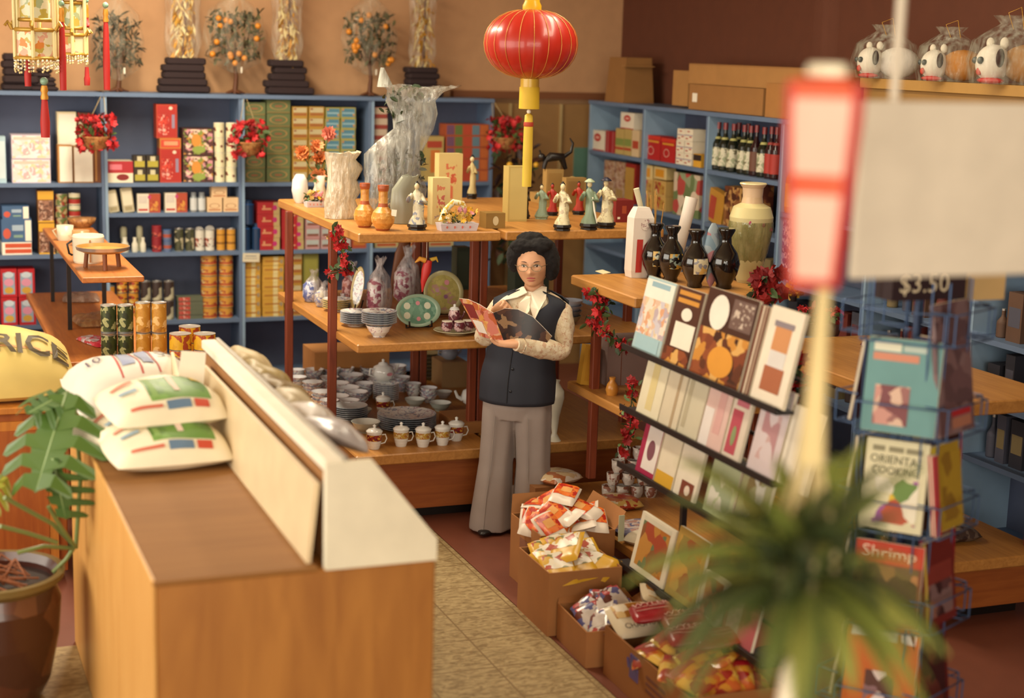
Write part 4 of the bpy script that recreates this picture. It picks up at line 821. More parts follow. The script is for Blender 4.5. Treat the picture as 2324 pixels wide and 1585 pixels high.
m1 = mug(atZ(853, 1022, TL)+Vector((0, .03, 0)), .0, b1, 'white lidded mug with red band, leftmost of the front row', 'white lidded mugs')
m2 = mug(atZ(914, 1016, TL)+Vector((0, .03, 0)), .0, b2, 'white lidded mug with gold band, second from left in front row', 'white lidded mugs')
dup(m2, atZ(964, 1017, TL)+Vector((0, .03, 0)), 0, 'white lidded mug with gold band, third from left in front row')
dup(m2, atZ(1008, 1013, TL)+Vector((0, .03, 0)), .0, 'white lidded mug with gold band, fourth from left in front row')
dup(m1, atZ(1041, 1004, TL)+Vector((0, .04, 0)), 0, 'white lidded mug with red band, rightmost near the trousers')
dup(m1, atZ(875, 945, TL)+Vector((0, .05, 0)), 0, 'white lidded mug with red band standing behind the platter stack')
plate_stack(933, 982, TL, 68, 7, PORCP, 'big platter stack behind the mugs', 'platters stacked behind the mugs', M('7d8794', .2))
plate_stack(800, 960, TL, 40, 7, M('b4b8bc', .25), 'grey plate stack behind the front red post', 'grey plates behind the red post', M('8a93a0', .2))
plate_stack(880, 915, TL, 30, 9, PORCP, 'plate stack under the white teapot', 'plates under the teapot', M('b9bcc4', .2))
def teapot(p, rot, s, label, mat=PORC, deco=None):
    t = thing('teapot', label, 'teapot', p, rot)
    part('body', MB().lathe([(.035*s, 0), (.055*s, .015*s), (.068*s, .045*s), (.055*s, .08*s), (.03*s, .092*s)], mat, seg=20), t)
    part('lid', MB().lathe([(.032*s, .09*s), (.025*s, .103*s), (.006*s, .108*s), (.01*s, .12*s), (.001, .125*s)], mat, seg=16), t)
    part('spout', MB().tube([(.06*s, 0, .035*s), (.09*s, 0, .05*s), (.105*s, 0, .085*s)], [.014*s, .01*s, .007*s], mat), t)
    part('handle', MB().tube([(-.055*s, 0, .07*s), (-.09*s, 0, .075*s), (-.095*s, 0, .04*s), (-.06*s, 0, .025*s)], .006*s, mat), t)
    if deco: part('flower_decal', MB().front(-.02*s, .035*s, .02*s, .055*s, -.069*s, deco, True), t)
    return t
p, s = S(880, 915, TL); teapot(p+Vector((0, .1, .115)), .3, 1.0, 'white teapot on top of the plate stack, centre of lower board', PORC, PINK)
teapot(atZ(1075, 950, TL)+Vector((.02, .08, .06)), pi, 1.0, 'white teapot on cardboard box left of the grey trousers')
solo('cardboard_box', carton(.2, .3, .06, CARD), 'low cardboard box under the white teapot beside the trousers', 'box', atZ(1070, 985, TL)+Vector((.02, .16, 0)), 0)
bx(708, 890, 798, 872, TL, CARD, [(.35, .25, .65, .5, M('7d522c')), ], 'cardboard_box', 'cardboard box behind the bowls carrying a white teapot', .3)
bx(1000, 1062, 822, 880, TL, M('a8865a'), [], 'cardboard_box', 'small cardboard box with blue teapot between dark posts', .2)
p = atZ(800, 872, TL); a = atY(850, 806, p.y); teapot(Vector((a.x, p.y+.15, atY(800, 798, p.y).z)), .2, .9, 'white teapot standing on the cardboard box in the shade')
p = atZ(1031, 880, TL); teapot(Vector((p.x, p.y+.1, atY(1031, 822, p.y).z)), .1, .8, 'pale blue teapot on the small cardboard box', M('a8b0c0', .2))
for i in range(7): p, s = S(985, 868, TL); solo('wide_plate', plate(.078, M('7a6a48', .35), .02), '%s brown plate of the tall stack by the dark post' % ordn(i, 7), 'plate', p+Vector((0, .12, i*.024)), 0, 'brown plates by the dark post')
BW_ = [(700, 868, 22), (682, 850, 22), (720, 850, 20), (697, 835, 18), (738, 838, 18), (668, 872, 16), (712, 902, 24), (690, 905, 20), (735, 925, 26), (706, 925, 20), (728, 885, 22), (765, 868, 26), (785, 850, 24),
       (820, 858, 24), (800, 885, 28), (768, 905, 28), (790, 915, 30), (850, 835, 22), (878, 842, 24), (812, 925, 26), (760, 835, 20), (845, 870, 30), (915, 890, 20), (660, 850, 18), (675, 890, 20), (650, 865, 16), (700, 820, 16), (730, 815, 15), (660, 835, 15), (750, 890, 22), (722, 868, 20), (830, 905, 22), (770, 935, 26), (750, 945, 22), (800, 835, 18), (795, 945, 24), (855, 895, 20), (940, 905, 18), (975, 915, 20)]
placed = []; pr = {}
for (x, y, r) in BW_:
    p, s = S(x, y, TL); R = r*s; p = p+Vector((0, R*.4, 0)); p.x = max(p.x, 2.13+R); p.y = min(p.y, 9.1-R)
    if any((p-q).length < (R+R2)*.84 for q, R2, _, _ in placed): continue
    placed.append((p, R, 0 if y > 905 else (1 if y > 875 else (2 if y > 845 else 3)), x))
OW = ['leftmost', 'second', 'third', 'fourth', 'fifth', 'sixth', 'seventh', 'eighth', 'ninth', 'tenth', 'eleventh', 'twelfth']
for row in range(4):
    for k, (p, R, _, x) in enumerate(sorted([q for q in placed if q[2] == row], key=lambda q: q[3])):
        nb = 4 if row > 1 else 3
        for j in range(nb):
            lb = '%s floral bowl in the %s pile of the %s bowl row' % (ordn(j, nb), OW[k], ['front', 'second', 'third', 'rearmost'][row])
            if not pr: pr['o'] = solo('rice_bowl', bowl(.05, .045, PORCP, M('d8d8dc', .2)), lb, 'bowl', p, 0, 'floral bowls piled on the lower board'); pr['o'].scale = (R/.05, R/.05, 1)
            else: o = dup(pr['o'], p+Vector((0, 0, j*.022)), random.uniform(0, 3), lb); o.scale = (R/.05, R/.05, 1)
for (x, y, r, m_, lb) in ((835, 985, 34, M('b4bcb4', .2), 'large pale green bowl behind the leftmost mug'), (822, 950, 26, M('aab4aa', .2), 'pale green lidded bowl left of the platter stack'), (945, 925, 24, M('aab2ac', .2), 'pale green bowl beside the teapot plates'),
                           (1003, 935, 26, M('9aa49c', .2), 'pale green scalloped bowl right of the platters'), (1010, 905, 20, M('b9b4b0', .2), 'white bowl at the back right of lower board')):
    p, s = S(x, y, TL); solo('serving_bowl', bowl(r*s, r*s*.75, m_, M('d4d6d0', .2)), lb, 'bowl', p+Vector((0, r*s*.5, 0)))
# white vase right of the trousers, boxes
vase(1262, 1003, TL, 42, 138, [(.75, 0), (.6, .03), (.28, .12), (.5, .4), (.95, .7), (.9, .82), (.35, .95), (.45, 1)], M('ddd6c0', .3), 'white_vase', 'tall white vase standing right of the grey trousers')
vase(1160, 1000, TL, 30, 60, [(.8, 0), (1, .4), (.8, .8), (.4, 1)], PORC, 'white_jar', 'small white jar seen between the trouser legs', 'jar', push=3)
bx(1185, 1255, 840, 960, TL, M('5a3a28'), [], 'brown_carton', 'brown carton on lower board behind the woman', .2, back=.5)
# ------------------------------------------------------------ right stand, top board z=1.3
T3 = 1.3
p = atZ(1456, 632, T3)
t = thing('tall_paper_package', 'tall white package with red vertical label on the right stand', 'package', p+Vector((0, .05, 0)), (0, .02, 0)); s = mpp(p)
w, h = 50*s, 160*s
rings = [[(a*w*k/2, b*.04*k, q*h) for a, b in ((-1, -1), (1, -1), (1, 1), (-1, 1))] for k, q in ((.9, 0), (1, .1), (1, .85), (.75, .95), (.6, 1))]
part('wrapper', MB().loft(rings, M('e0d4c8'), smooth=False), t)
part('red_label', MB().front(-w*.3, h*.08, w*.0, h*.55, -.0425, M('b5322a')), t); part('emblem', MB().front(-w*.15, h*.68, w*.3, h*.85, -.0425, SP(['e0d4c8', 'a88a88', 'e0d4c8'], 90), True), t)
LQ = M('15100f', .12, coat=.6); LV_ = [(.45, 0), (.55, .03), (.5, .08), (.85, .25), (1, .42), (.8, .6), (.4, .74), (.35, .85), (.6, .97), (.55, 1)]
for i, (x, y, w_, h_, n_) in enumerate(((1492, 636, 62, 128, 'leftmost, with gold birds'), (1530, 642, 62, 128, 'second from left, half hidden'), (1585, 655, 66, 132, 'third, with cream landscape painting'), (1652, 658, 70, 138, 'rightmost, plain black'))):
    p, s = S(x, y, T3); w, h = w_*s/2, h_*s; p = p+Vector((0, w*.6, 0))
    t = thing('lacquer_vase', 'black lacquer vase, ' + n_, 'vase', p, 0, 'black lacquer vases')
    part('body', MB().lathe([(r*w, q*h) for r, q in LV_], LQ, seg=22), t)
    if i < 3:
        R_ = w*1.0; mb = MB(); pc = [SP(['15100f', '9aa898', 'c9a860', '15100f', 'b8c0b0'], 45, .3), SP(['15100f', 'b08a3a', '7d8f88', '15100f'], 45, .3), SP(['c9c0a0', 'c9a860', '8a8a90', 'd0c8a8'], 40, .3)][i]
        rr_ = [[(R_*k*sin(a)*1.01, -R_*k*cos(a)*1.01, q*h) for a in [-.6+.15*j for j in range(9)]] for k, q in ((.865, .25), (1.0, .42), (.905, .52))]
        mb.loft(rr_, pc, closed=False, caps=False); part('painting', mb, t)
p, s = S(1619, 655, T3)
solo('fish_kite', MB().at((0, 0, .0)).lathe([(.003, 0), (.022, .03), (.042, .13), (.045, .2), (.028, .28), (.01, .31)], SP(['8a93a0', '7f98a8', 'b07a80', '9aa8b0'], 20, .5), seg=14, sy=.4), 'slender blue and pink fish shaped paper ornament between black vases', 'ornament', p+Vector((0, .03, 0)))
# big cream vase
p, s = S(1722, 648, T3); w, h = 50*s, 228*s; ps = Vector((p.x, p.y+w, T3))
t = thing('large_vase', 'large cream vase with pink flowers standing on the right stand', 'vase', ps, 0)
part('body', MB().lathe([(r*w, q*h) for r, q in [(.5, 0), (.55, .03), (.7, .2), (.95, .5), (1.0, .66), (.85, .76), (.5, .8), (.45, .86), (.48, .95), (.62, .99), (.6, 1)]], M('c9bc8a', .3), seg=26,
     mats=[None, None, None, None, None, None, M('c9ab88', .25), M('d6b898', .25), M('d6b898', .25), M('ddd0a0', .25)]), t)
for u, q in ((-.5, .62), (.1, .6), (.55, .55)): part('painted_flower', MB().ball((u*w, -w*sqrt(max(.05, .95-u*u)), q*h), .009, M('b04a68'), 8, 6, (1.2, .25, 1.2)), t)
part('leaf_wrap', MB().loft([[(w*.85*cos(a)*k, w*.85*sin(a)*k, q*h) for a in [2*pi*j/16 for j in range(16)]] for k, q in ((.5, .02), (.98, .3), (1.22, .55), (1.2, .62))], FILM('8a8450', .6), caps=False), t)
bunch(atZ(1728, 690, T3-.05)+Vector((0, -.05, -.02)), 'red poinsettia with dark leaves in front of the cream vase', [M('9a1c1a'), M('7d1416')], 40, (.06, .05, .07), .045, 51, name='red_poinsettia')
# scattered bits on right stand
solo('paper_tag', MB().box((0, 0, .002), (.07, .05, .003), M('e6d8b0')), 'cream paper tag lying on the right stands near corner', 'paper', atZ(1374, 622, T3)+Vector((0, .03, .004)), (.2, 0, .6))
t = thing('incense_sticks', 'bundle of thin wooden sticks behind the white package', 'sticks', atZ(1480, 622, T3)+Vector((0, -.0, 0)), 0)
for k, (dx, dz) in enumerate(((-.05, .42), (-.03, .4), (.0, .4), (.04, .36), (-.015, .42))): part('stick', MB().tube([(0, -k*.006, 0), (dx, -k*.006, dz)], .003, M('b5863f'), 5), t)
t = thing('feather_duster', 'white tipped duster leaning behind the tall white package', 'duster', atZ(1470, 622, T3)+Vector((0, .02, 0)), 0)
part('handle', MB().tube([(0, 0, 0), (-.03, 0, .3)], .004, M('8a4a2a'), 6), t); part('head', MB().tube([(-.02, 0, .27), (-.05, 0, .35), (-.075, 0, .43)], [.008, .014, .016], M('d0c8a8')), t)
t = thing('paper_scroll', 'rolled white paper scroll with red tassels standing behind black vases', 'scroll', atZ(1520, 622, T3)+Vector((0, -.03, 0)), (0, .22, 0))
part('roll', MB().tube([(0, 0, .12), (0, 0, .4)], [.03, .034], M('d9ccc0')), t); part('red_cord', MB().tube([(-.01, -.03, .12), (-.02, -.03, 0)], .008, M('a8322a')), t)
# middle board of the right stand
solo('yellow_pack', carton(.085, .05, .2, M('d09a30'), [(.2, .1, .9, .9, M('c98f28'))]), 'bright yellow pack leaning by the red post of right stand', 'pack', (3.19, 7.06, .76), (0, .12, 0))
solo('grey_carton', carton(.3, .14, .24, M('8f7a76'), [(.25, 0, .265, 1, M('7a4a3a'))]), 'mauve grey carton behind the garland on the right stand', 'box', (3.42, 7.06, .76), 0)
vase(1392, 898, .76, 30, 40, [(.8, 0), (1, .3), (.8, .6), (.4, .8), (.5, 1)], M('c98a3a', .3), 'orange_jar', 'small white and orange jar beside the grey carton', 'jar')
# lower board: bowls and bags
k = 0
for row, (z0, xs, y) in enumerate(((.22, (1380, 1412, 1444, 1476), 1128), (.285, (1390, 1424, 1458), 1128), (.35, (1400, 1436, 1468), 1128), (.415, (1412, 1446), 1128))):
    for x in xs:
        p, s = S(x, y, .22); L = Vector((p.x, p.y+.0, z0))
        lb = 'white cup with brown square, %s of the %s row of the cup pile' % (['leftmost', 'second', 'third', 'rightmost'][xs.index(x)], ['bottom', 'second', 'third', 'top'][row])
        mk = lambda: MB().lathe([(.024, 0), (.032, .02), (.034, .06), (.03, .06), (.02, .01)], SP(['cfc8c0', 'cfc8c0', '8a5a4a', 'c0b8b0'], 40, .3), seg=16)
        if k == 0: cp0 = solo('tea_cup', mk(), lb, 'cup', L, 0, 'white cups piled on the right stand')
        else: dup(cp0, L, k, lb)
        k += 1
# ------------------------------------------------------------ red silk globe lantern
c = atY(1205, 100, 6.9); s = mpp(c); R = 107*s
t = thing('globe_lantern', 'large red ribbed globe lantern with yellow tassel hanging above the woman', 'lantern', c, 0)
silk = M('b5281a', .35, coat=.2); N = 20; mb = MB(); rings = []
for i in range(15):
    a = -pi/2+pi*i/14; zz = sin(a)*R*.72; rr_ = max(.12*R, cos(a)**.8*R)
    rings.append([(rr_*(1-.018*(1 if j % 4 == 0 else 0))*cos(2*pi*j/(N*4)), rr_*(1-.018*(1 if j % 4 == 0 else 0))*sin(2*pi*j/(N*4)), zz) for j in range(N*4)])
mb.loft(rings, silk); part('silk_shade', mb, t)
mb = MB()
for j in range(N):
    b = 2*pi*j/N; mb.tube([((max(.12*R, cos(-pi/2+pi*i/14)**.8*R)*1.0)*cos(b), max(.12*R, cos(-pi/2+pi*i/14)**.8*R)*sin(b), sin(-pi/2+pi*i/14)*R*.72) for i in range(1, 14)], .0016, M('d99a4a', .3, .3), 4)
part('gold_ribs', mb, t)
def collar(z0, z1, r0, r1, mat):
    K = 48; f = lambda j: 1+.13*cos(2*pi*j/K*8)
    return MB().loft([[(r0*cos(2*pi*j/K), r0*sin(2*pi*j/K), z0) for j in range(K)], [(r1*f(j)*cos(2*pi*j/K), r1*f(j)*sin(2*pi*j/K), z1) for j in range(K)]], mat, caps=False)
part('top_collar', collar(R*.72, R*.60, R*.18, R*.55, M('b5a050', .35, .3)), t)
part('bottom_collar', collar(-R*.74, -R*.64, R*.16, R*.48, M('a86a2a', .35, .3)), t)
part('top_cap', MB().lathe([(R*.2, R*.68), (R*.2, R*.8), (R*.16, R*.88), (R*.16, R*.95)], M('d8a820', .3), seg=20), t)
part('lower_sleeve', MB().lathe([(R*.2, -R*.9), (R*.2, -R*.70)], M('d8b040', .3), seg=20), t)
part('yellow_fringe', MB().lathe([(R*.22, -R*1.36), (R*.215, -R*.9)], M('d9b32c', .6), seg=28), t)
part('bead', MB().ball((0, 0, -R*1.42), R*.05, WHITE), t)
part('tassel_band', MB().lathe([(R*.095, -R*1.74), (R*.107, -R*1.72), (R*.105, -R*1.66), (R*.1, -R*1.64)], M('b5402a'), seg=14, caps=False), t)
part('tassel', MB().lathe([(R*.10, -R*3.02), (R*.105, -R*2.4), (R*.1, -R*1.8), (R*.085, -R*1.5), (R*.04, -R*1.46)], M('d9b63a', .6), seg=14), t)
part('hanging_cord', MB().tube([(0, 0, R*.9), (0, 0, 3.6-c.z)], .004, RED, 6), t)
# ------------------------------------------------------------ palace lanterns top left
GL = M('b88f3c', .35, .4); CRM = M('d9c890', .5)
def tassel_part(t, x, y, z, L, r, head=True, name='tassel'):
    mb = MB()
    mb.lathe([(r*.9, -L), (r, -L*.6), (r*.8, -.05), (r*.6, 0)], M('a81a16', .6), c=(x, y, z), seg=12)
    o = part(name, mb, t)
    if head:
        part('gold_band', MB().lathe([(r*.75, 0), (r*.8, .01), (r*.6, .03), (r*.8, .04), (r*.6, .065)], M('c98a30', .4, .3), c=(x, y, z), seg=12), o)
        part('jade_bead', MB().ball((x, y, z+.085), r*.85, M('7fa08a', .3)), o)
def palace(cx, cy_, Y, Rpx, label, tassels, big=1.0):
    c = atY(cx, cy_, Y); s = mpp(c); R = Rpx*s; t = thing('palace_lantern', label, 'lantern', c, .3)
    hexp = lambda r, z, o_=0: [(r*cos(pi/3*j+o_), r*sin(pi/3*j+o_), z) for j in range(6)]
    part('lower_tier', MB().loft([hexp(R*.95, -.07*big), hexp(R*.95, .05*big)], SP(['d6c8a4', 'd6c8a4', 'c97a30', 'b09a40', 'd09a80', 'd6c8a4'], 34), caps=True, smooth=False), t)
    fr = MB()
    for z in (-.075*big, .055*big): fr.tube([p for p in hexp(R*1.0, z)], .011, GL, 6, closed=True)
    for p in hexp(R*1.0, 0): fr.tube([(p[0], p[1], -.08*big), (p[0], p[1], .3*big)], .009, CRM, 6)
    for z in (.10*big, .27*big): fr.tube([p for p in hexp(R*.75, z)], .01, GL, 6, closed=True)
    for p in hexp(R*1.1, 0):
        fr.tube([(p[0], p[1], .055*big), (p[0]*1.2, p[1]*1.2, .09*big), (p[0]*1.3, p[1]*1.3, .07*big)], .008, GL, 6)
    part('gold_frame', fr, t)
    part('upper_tier', MB().loft([hexp(R*.72, .1*big), hexp(R*.72, .27*big)], SP(['c9c4a4', 'c4c4ac', 'b09a40', 'd6c8a4', '98a07a'], 30), smooth=False), t)
    part('canopy', MB().loft([hexp(R*1.2, .3*big), hexp(R*.9, .35*big), hexp(R*.2, .42*big)], GL, smooth=False), t)
    fg = MB(); rr2 = random.Random(3)
    for j in range(30):
        a = 2*pi*j/30; L = rr2.uniform(.03, .08)*big
        for k in range(4): fg.ball((R*.95*cos(a), R*.95*sin(a), -.085*big-k*L/4), .006, CRM if k % 2 else WHITE, 6, 4)
    part('bead_fringe', fg, t)
    part('hanging_cord', MB().tube([(0, 0, .4*big), (0, 0, 3.6-c.z)], .004, RED, 6), t)
    inv = Matrix.Rotation(-.3, 3, 'Z')
    for (tx, y0, y1, rp, hd) in tassels:
        a = atY(tx, y0, Y); b = atY(tx, y1, Y); q = inv@(a-c); tassel_part(t, q.x, q.y, q.z, a.z-b.z, rp*s, hd)
    return t
palace(82, 95, 7.8, 50, 'cream and gold palace lantern with painted panels, top left corner', [(140, 50, 205, 8, True), (101, 226, 312, 11, True), (62, 132, 196, 8, False)])
palace(168, 98, 8.5, 30, 'smaller red framed palace lantern beside the left pine tree', [(240, 50, 204, 8, True), (197, 152, 194, 7, False), (197, 40, 60, 6, True)], .75)
# ------------------------------------------------------------ on top of the blue shelves
ZT = 2.04
def topY(x, y=212): return atY(x, y, 10.86)
def rock(x, wpx, hpx, label, seed, Y=10.9):
    c = atY(x, 212, Y); s = mpp(c); w, h = wpx*s, hpx*s; r = random.Random(seed); mb = MB(); n = 5
    for i in range(n): mb.box((r.uniform(-.1, .1)*w, r.uniform(-.02, .02), h*(i+.5)/n), (w*r.uniform(.7, 1.0)*(1.05-.08*i), .16, h/n*1.04), M('2a1a1c', .85), .012)
    return solo('rock_base', mb, label, 'ornament', (c.x, Y, ZT), 0)
def gold_tree(x, wpx, y0, y1, label, seed, tall=True):
    c = atY(x, 205, 10.92); s = mpp(c); r = random.Random(seed); t = thing('foil_tree', label, 'ornamental tree', (c.x, 10.9, ZT+.005), 0)
    h = (212-y0)*s; b = (212-y1)*s; w = wpx*s/2; mb = MB(); n = 5
    for i in range(n): mb.box((r.uniform(-.06, .06)*w*2, r.uniform(-.015, .015), b*(i+.5)/n), (w*2*r.uniform(.8, 1.0)*(1.1-.06*i), .15, b/n*1.04), M('2a1a1c', .85), .01)
    part('rock_base', mb, t)
    g = MB()
    g.tube([(0, 0, b), (.02, 0, b+.3), (0, 0, h+.2)], [.012, .01, .006], BROWN)
    for i in range(260):
        z = r.uniform(b*.98, h+.25); q = w*.45*(1-.3*(z-b)/(h+.25-b)); a = Vector((r.uniform(-q, q), r.uniform(-.05, .05), z)); d = Vector((r.uniform(-.04, .04), r.uniform(-.02, .02), r.uniform(-.09, -.02)))
        n_ = Vector((r.uniform(.004, .012), 0, 0)); g.add([tuple(a), tuple(a+d*.5+n_), tuple(a+d), tuple(a+d*.5-n_)], [(0, 1, 2, 3)], r.choice([GOLD, M('d9c080', .3, .3), CRM, M('c98f30', .3, .3)]))
    part('foil_leaves', g, t)
    part('plastic_cover', MB().loft([[(q*cos(a), .4*q*sin(a), z) for a in [2*pi*k/14 for k in range(14)]] for q, z in ((w*.6, b), (w*.8, b+.1), (w*.7, b+.3), (w*1.0, h+.3))], FILM('d8cdb8', .02), caps=False), t)
    return t
gold_tree(415, 108, 0, 135, 'gold foil tree in clear plastic on black rock, left one', 61)
gold_tree(650, 96, 0, 136, 'gold foil tree in clear plastic on black rock, middle one', 62)
gold_tree(955, 84, 0, 147, 'gold foil tree on black rock above the wrapped bonsai', 63)
rock(40, 80, 82, 'dark rock shape under the palace lantern, at left edge', 64); rock(100, 62, 50, 'lower dark rock shape beside the red tassel', 65)
FL2 = FILM('d8d4c4', .15)
def orange_tree(x, y_crown, wpx, hpx, label, seed, fruits=True, lean=0):
    c = atY(x, 212, 10.9); s = mpp(c); r = random.Random(seed); t = thing('orange_tree' if fruits else 'pine_bonsai', label, 'artificial tree', (c.x, 10.9, ZT+.002), 0)
    hc = (212-y_crown)*s; w, h = wpx*s/2, hpx*s/2
    mb = MB().tube([(0, 0, 0), (.01+lean*.3, 0, hc*.3), (lean, 0, hc*.55), (lean, 0, hc*.9)], [.02, .014, .012, .006], BROWN)
    for k in range(5): a = 2*pi*k/5; mb.tube([(0, 0, .02), (.07*cos(a), .05*sin(a), .004)], [.014, .004], BROWN)
    for dx in (-.6, -.3, .35, .65): mb.tube([(lean, 0, hc*.5), (lean+dx*w*.7, 0, hc*.8), (lean+dx*w, 0, hc)], [.009, .007, .004], BROWN)
    part('trunk', mb, t)
    cols = [M('4a4a24', .6), M('5a5530', .6), M('3c3a20', .6)] if fruits else [M('3a3a26', .7), M('4a4430', .7), M('2c2a1e', .7)]
    part('foliage', leaf_cluster(300, (w*.8, .06, h*.75), .055 if fruits else .07, cols, seed, centre=(lean, 0, hc), wid=.4 if fruits else .2), t)
    if fruits:
        for k in range(13):
            a = r.uniform(0, 6.28); q = r.uniform(.5, 1); part('orange_fruit', MB().ball((lean+w*q*cos(a), -.07, hc+h*q*sin(a)), .021, M('cf8322', .5), 12, 8), t)
    part('plastic_cover', MB().loft([[(q*w*cos(a), .1*sin(a), hc+z*h) for a in [2*pi*k/14 for k in range(14)]] for q, z in ((.15, -1.15), (.9, -.8), (1.1, 0), (.9, .8), (.2, 1.3))], FILM('c8c0a8', -.05), caps=False), t)
    part('tag', MB().box((lean+.04, -.03, hc*.42), (.012, .002, .04), WHITE), t)
    return t
orange_tree(268, 100, 110, 150, 'dark green bonsai pine in plastic on the blue shelf, left', 71, False)
orange_tree(533, 85, 135, 140, 'artificial orange tree in plastic between two gold foil trees', 72)
orange_tree(838, 85, 125, 140, 'artificial orange tree with bare trunk, above the blue boxes', 73)
# ------------------------------------------------------------ cartons on the right shelves
def rbox(x0, x1, ytop, ybot, X, d, mat, label, decals=(), name='cardboard_box'):
    a = atX(x0, ybot, X); b = atX(x1, ybot, X); tp = atX((x0+x1)/2, ytop, X); w = a.y-b.y; z0 = max((a.z+b.z)/2, ZT)
    return solo(name, carton(w, d, tp.z-z0, mat, decals), label, 'box', (X+d/2, (a.y+b.y)/2, z0), -pi/2)
CB1 = M('8f6434', .85); CB2 = M('a87a44', .85); CB3 = M('9a6c3a', .85)
t = solo('cardboard_box', MB().loft([[(-.16, -.12, 0), (.16, -.12, 0), (.16, .12, 0), (-.16, .12, 0)], [(-.14, -.1, .32), (.14, -.1, .32), (.14, .1, .32), (-.14, .1, .32)]], CB1, smooth=False).box((.17, -.02, .26), (.08, .22, .005), CB2), 'tapered cardboard carton with open flaps, leftmost on the right shelves', 'box', (5.0, 10.5, ZT), -pi/2)
rbox(1525, 1560, 160, 240, 4.98, .2, CB2, 'small carton next to the tapered carton')
rbox(1562, 1730, 196, 255, 4.9, .24, CB3, 'long flat carton with white label on the right shelves', [(.05, .3, .12, .65, WHITE)])
zq = atX(1650, 196, 4.9).z
a = atX(1562, 196, 4.93); b = atX(1850, 196, 4.93)
solo('cardboard_box', carton(a.y-b.y, .3, .13, CB2, [(0, .93, 1, 1, CB3)]), 'longest carton lying on top of the labelled flat carton', 'box', (5.08, (a.y+b.y)/2, zq+.002), -pi/2)
rbox(1735, 1860, 192, 272, 4.9, .26, M('a8743c', .85), 'plain brown carton partly behind the red hanging lamp')
solo('wooden_header', MB().box((0, 0, .13), (3.4, .4, .26), M('8f6a34', .6), .01).box((0, -.21, .235), (3.4, .02, .05), M('a87f40', .6)), 'long brown wooden header board carrying the plush dolls', 'board', (5.02, 6.6-1.05, ZT), -pi/2)
def doll(x, y, X, label, body, patch, seed, r=.1):
    p = atX(x, y, X); t = thing('plush_doll', label, 'doll', (X, p.y, ZT+.262), (0, 0, -pi/2+.5)); s = r/.1
    part('body', MB().ball((.06*s, .02, .075*s), .085*s, body, 16, 10, (1.25, .8, .85)), t)
    h = part('head', MB().ball((-.06*s, -.03, .075*s), .07*s, M('e0d6c4', .7), 16, 10, (.9, .9, 1.0)), t)
    part('ear', MB().ball((-.01*s, -.075*s, .095*s), .03*s, M('3a2620', .9), 10, 8, (.55, .4, 1.15)).ball((-.03*s, -.0, .15*s), .022*s, M('d8cdb8', .8), 10, 8, (.8, .6, 1.0)).ball((-.085*s, -.0, .15*s), .02*s, M('d8cdb8', .8), 10, 8, (.8, .6, 1.0)), h)
    part('eye', MB().ball((-.082*s, -.03-.058*s, .085*s), .014*s, M('1a2026', .3), 8, 6).ball((-.115*s, -.03-.03*s, .085*s), .013*s, M('1a2026', .3), 8, 6), h); part('mouth', MB().ball((-.09*s, -.088, .045*s), .012*s, M('b83a2a'), 8, 6, (1, .5, 1.3)), h)
    part('bow', MB().ball((-.05*s, -.07, .012*s), .03*s, RED, 8, 6, (1.8, .6, .4)), t)
    part('plastic_cover', MB().loft([[(q*s*cos(a), q*.7*s*sin(a), z*s) for a in [2*pi*k/16 for k in range(16)]] for q, z in ((.15, .0), (.17, .08), (.15, .16), (.05, .22), (.08, .25))], FILM('c0c4b0', .02), caps=False), t)
    part('wire_loop', MB().tube([(0, 0, .2*s), (-.03, 0, .26*s), (.03, 0, .28*s), (.05, 0, .2*s)], .002, GOLD, 5), t)
    return t
doll(2005, 180, 4.84, 'white plush doll with black ear patch in plastic, leftmost on header', M('d8d0c4', .8), BLACK, 1, .11)
doll(2150, 190, 4.84, 'orange and white plush doll in plastic, middle of the three', M('b5762a', .8), BLACK, 2, .105)
doll(2290, 190, 4.84, 'white and brown plush doll at the right photo edge', M('a07038', .8), BLACK, 3, .125)
# ------------------------------------------------------------ left gondola
t = thing('wooden_gondola', 'wooden gondola shelves on black posts, behind the rice sacks', 'shelf', (.76, 7.9, 0), 0)
ORW = WOOD('bf7636', 'a8622a', (25, 2, 25)); 
part('top_board', MB().box((.11+.155, .25+1.1, 1.185), (.31, 2.2, .03), ORW, .004), t)
part('middle_board', MB().box((.27, .22+1.1, .765), (.54, 2.3, .035), ORW, .004), t)
part('base', MB().box((.32, 1.22, .27), (.64, 2.35, .54), ORW, .006), t)
for x, y in ((.13, 2.1), (.13, 1.1), (.32, 1.1)): part('post', MB().box((x, y, .83), (.022, .022, .7), BLACK), t)
t = thing('enamel_pot', 'cream enamel pot with brown stripes standing on the top board', 'pot', atZ(205, 600, 1.2)+Vector((0, .08, 0)), 0); s = mpp(t.location)
part('body', MB().lathe([(.075, 0), (.08, .01), (.085, .14), (.08, .15)], M('e9dfc4', .25), seg=24, mats=[None, None, None]), t)
part('stripe', MB().box((.0, -.083, .07), (.008, .01, .12), M('b07a4a')), t); part('handle', MB().tube([(-.08, 0, .12), (-.11, 0, .1), (-.1, 0, .05), (-.083, 0, .04)], .006, BLACK), t)
t = thing('steel_pan', 'round shallow tan dish standing on wooden legs beside enamel pot', 'dish', atZ(237, 612, 1.2)+Vector((0.0, .05, 0)), 0)
part('dish', MB().lathe([(.1, .085), (.135, .1), (.14, .118), (.136, .118), (.128, .1), (.001, .092)], M('b58a4a', .3), seg=30, mats=[None, SILV, SILV, None, None]), t)
for k in range(3): a = 2*pi*k/3+.5; part('leg', MB().tube([(.09*cos(a), .09*sin(a), .09), (.1*cos(a), .1*sin(a), 0)], .012, M('7a4422')), t)
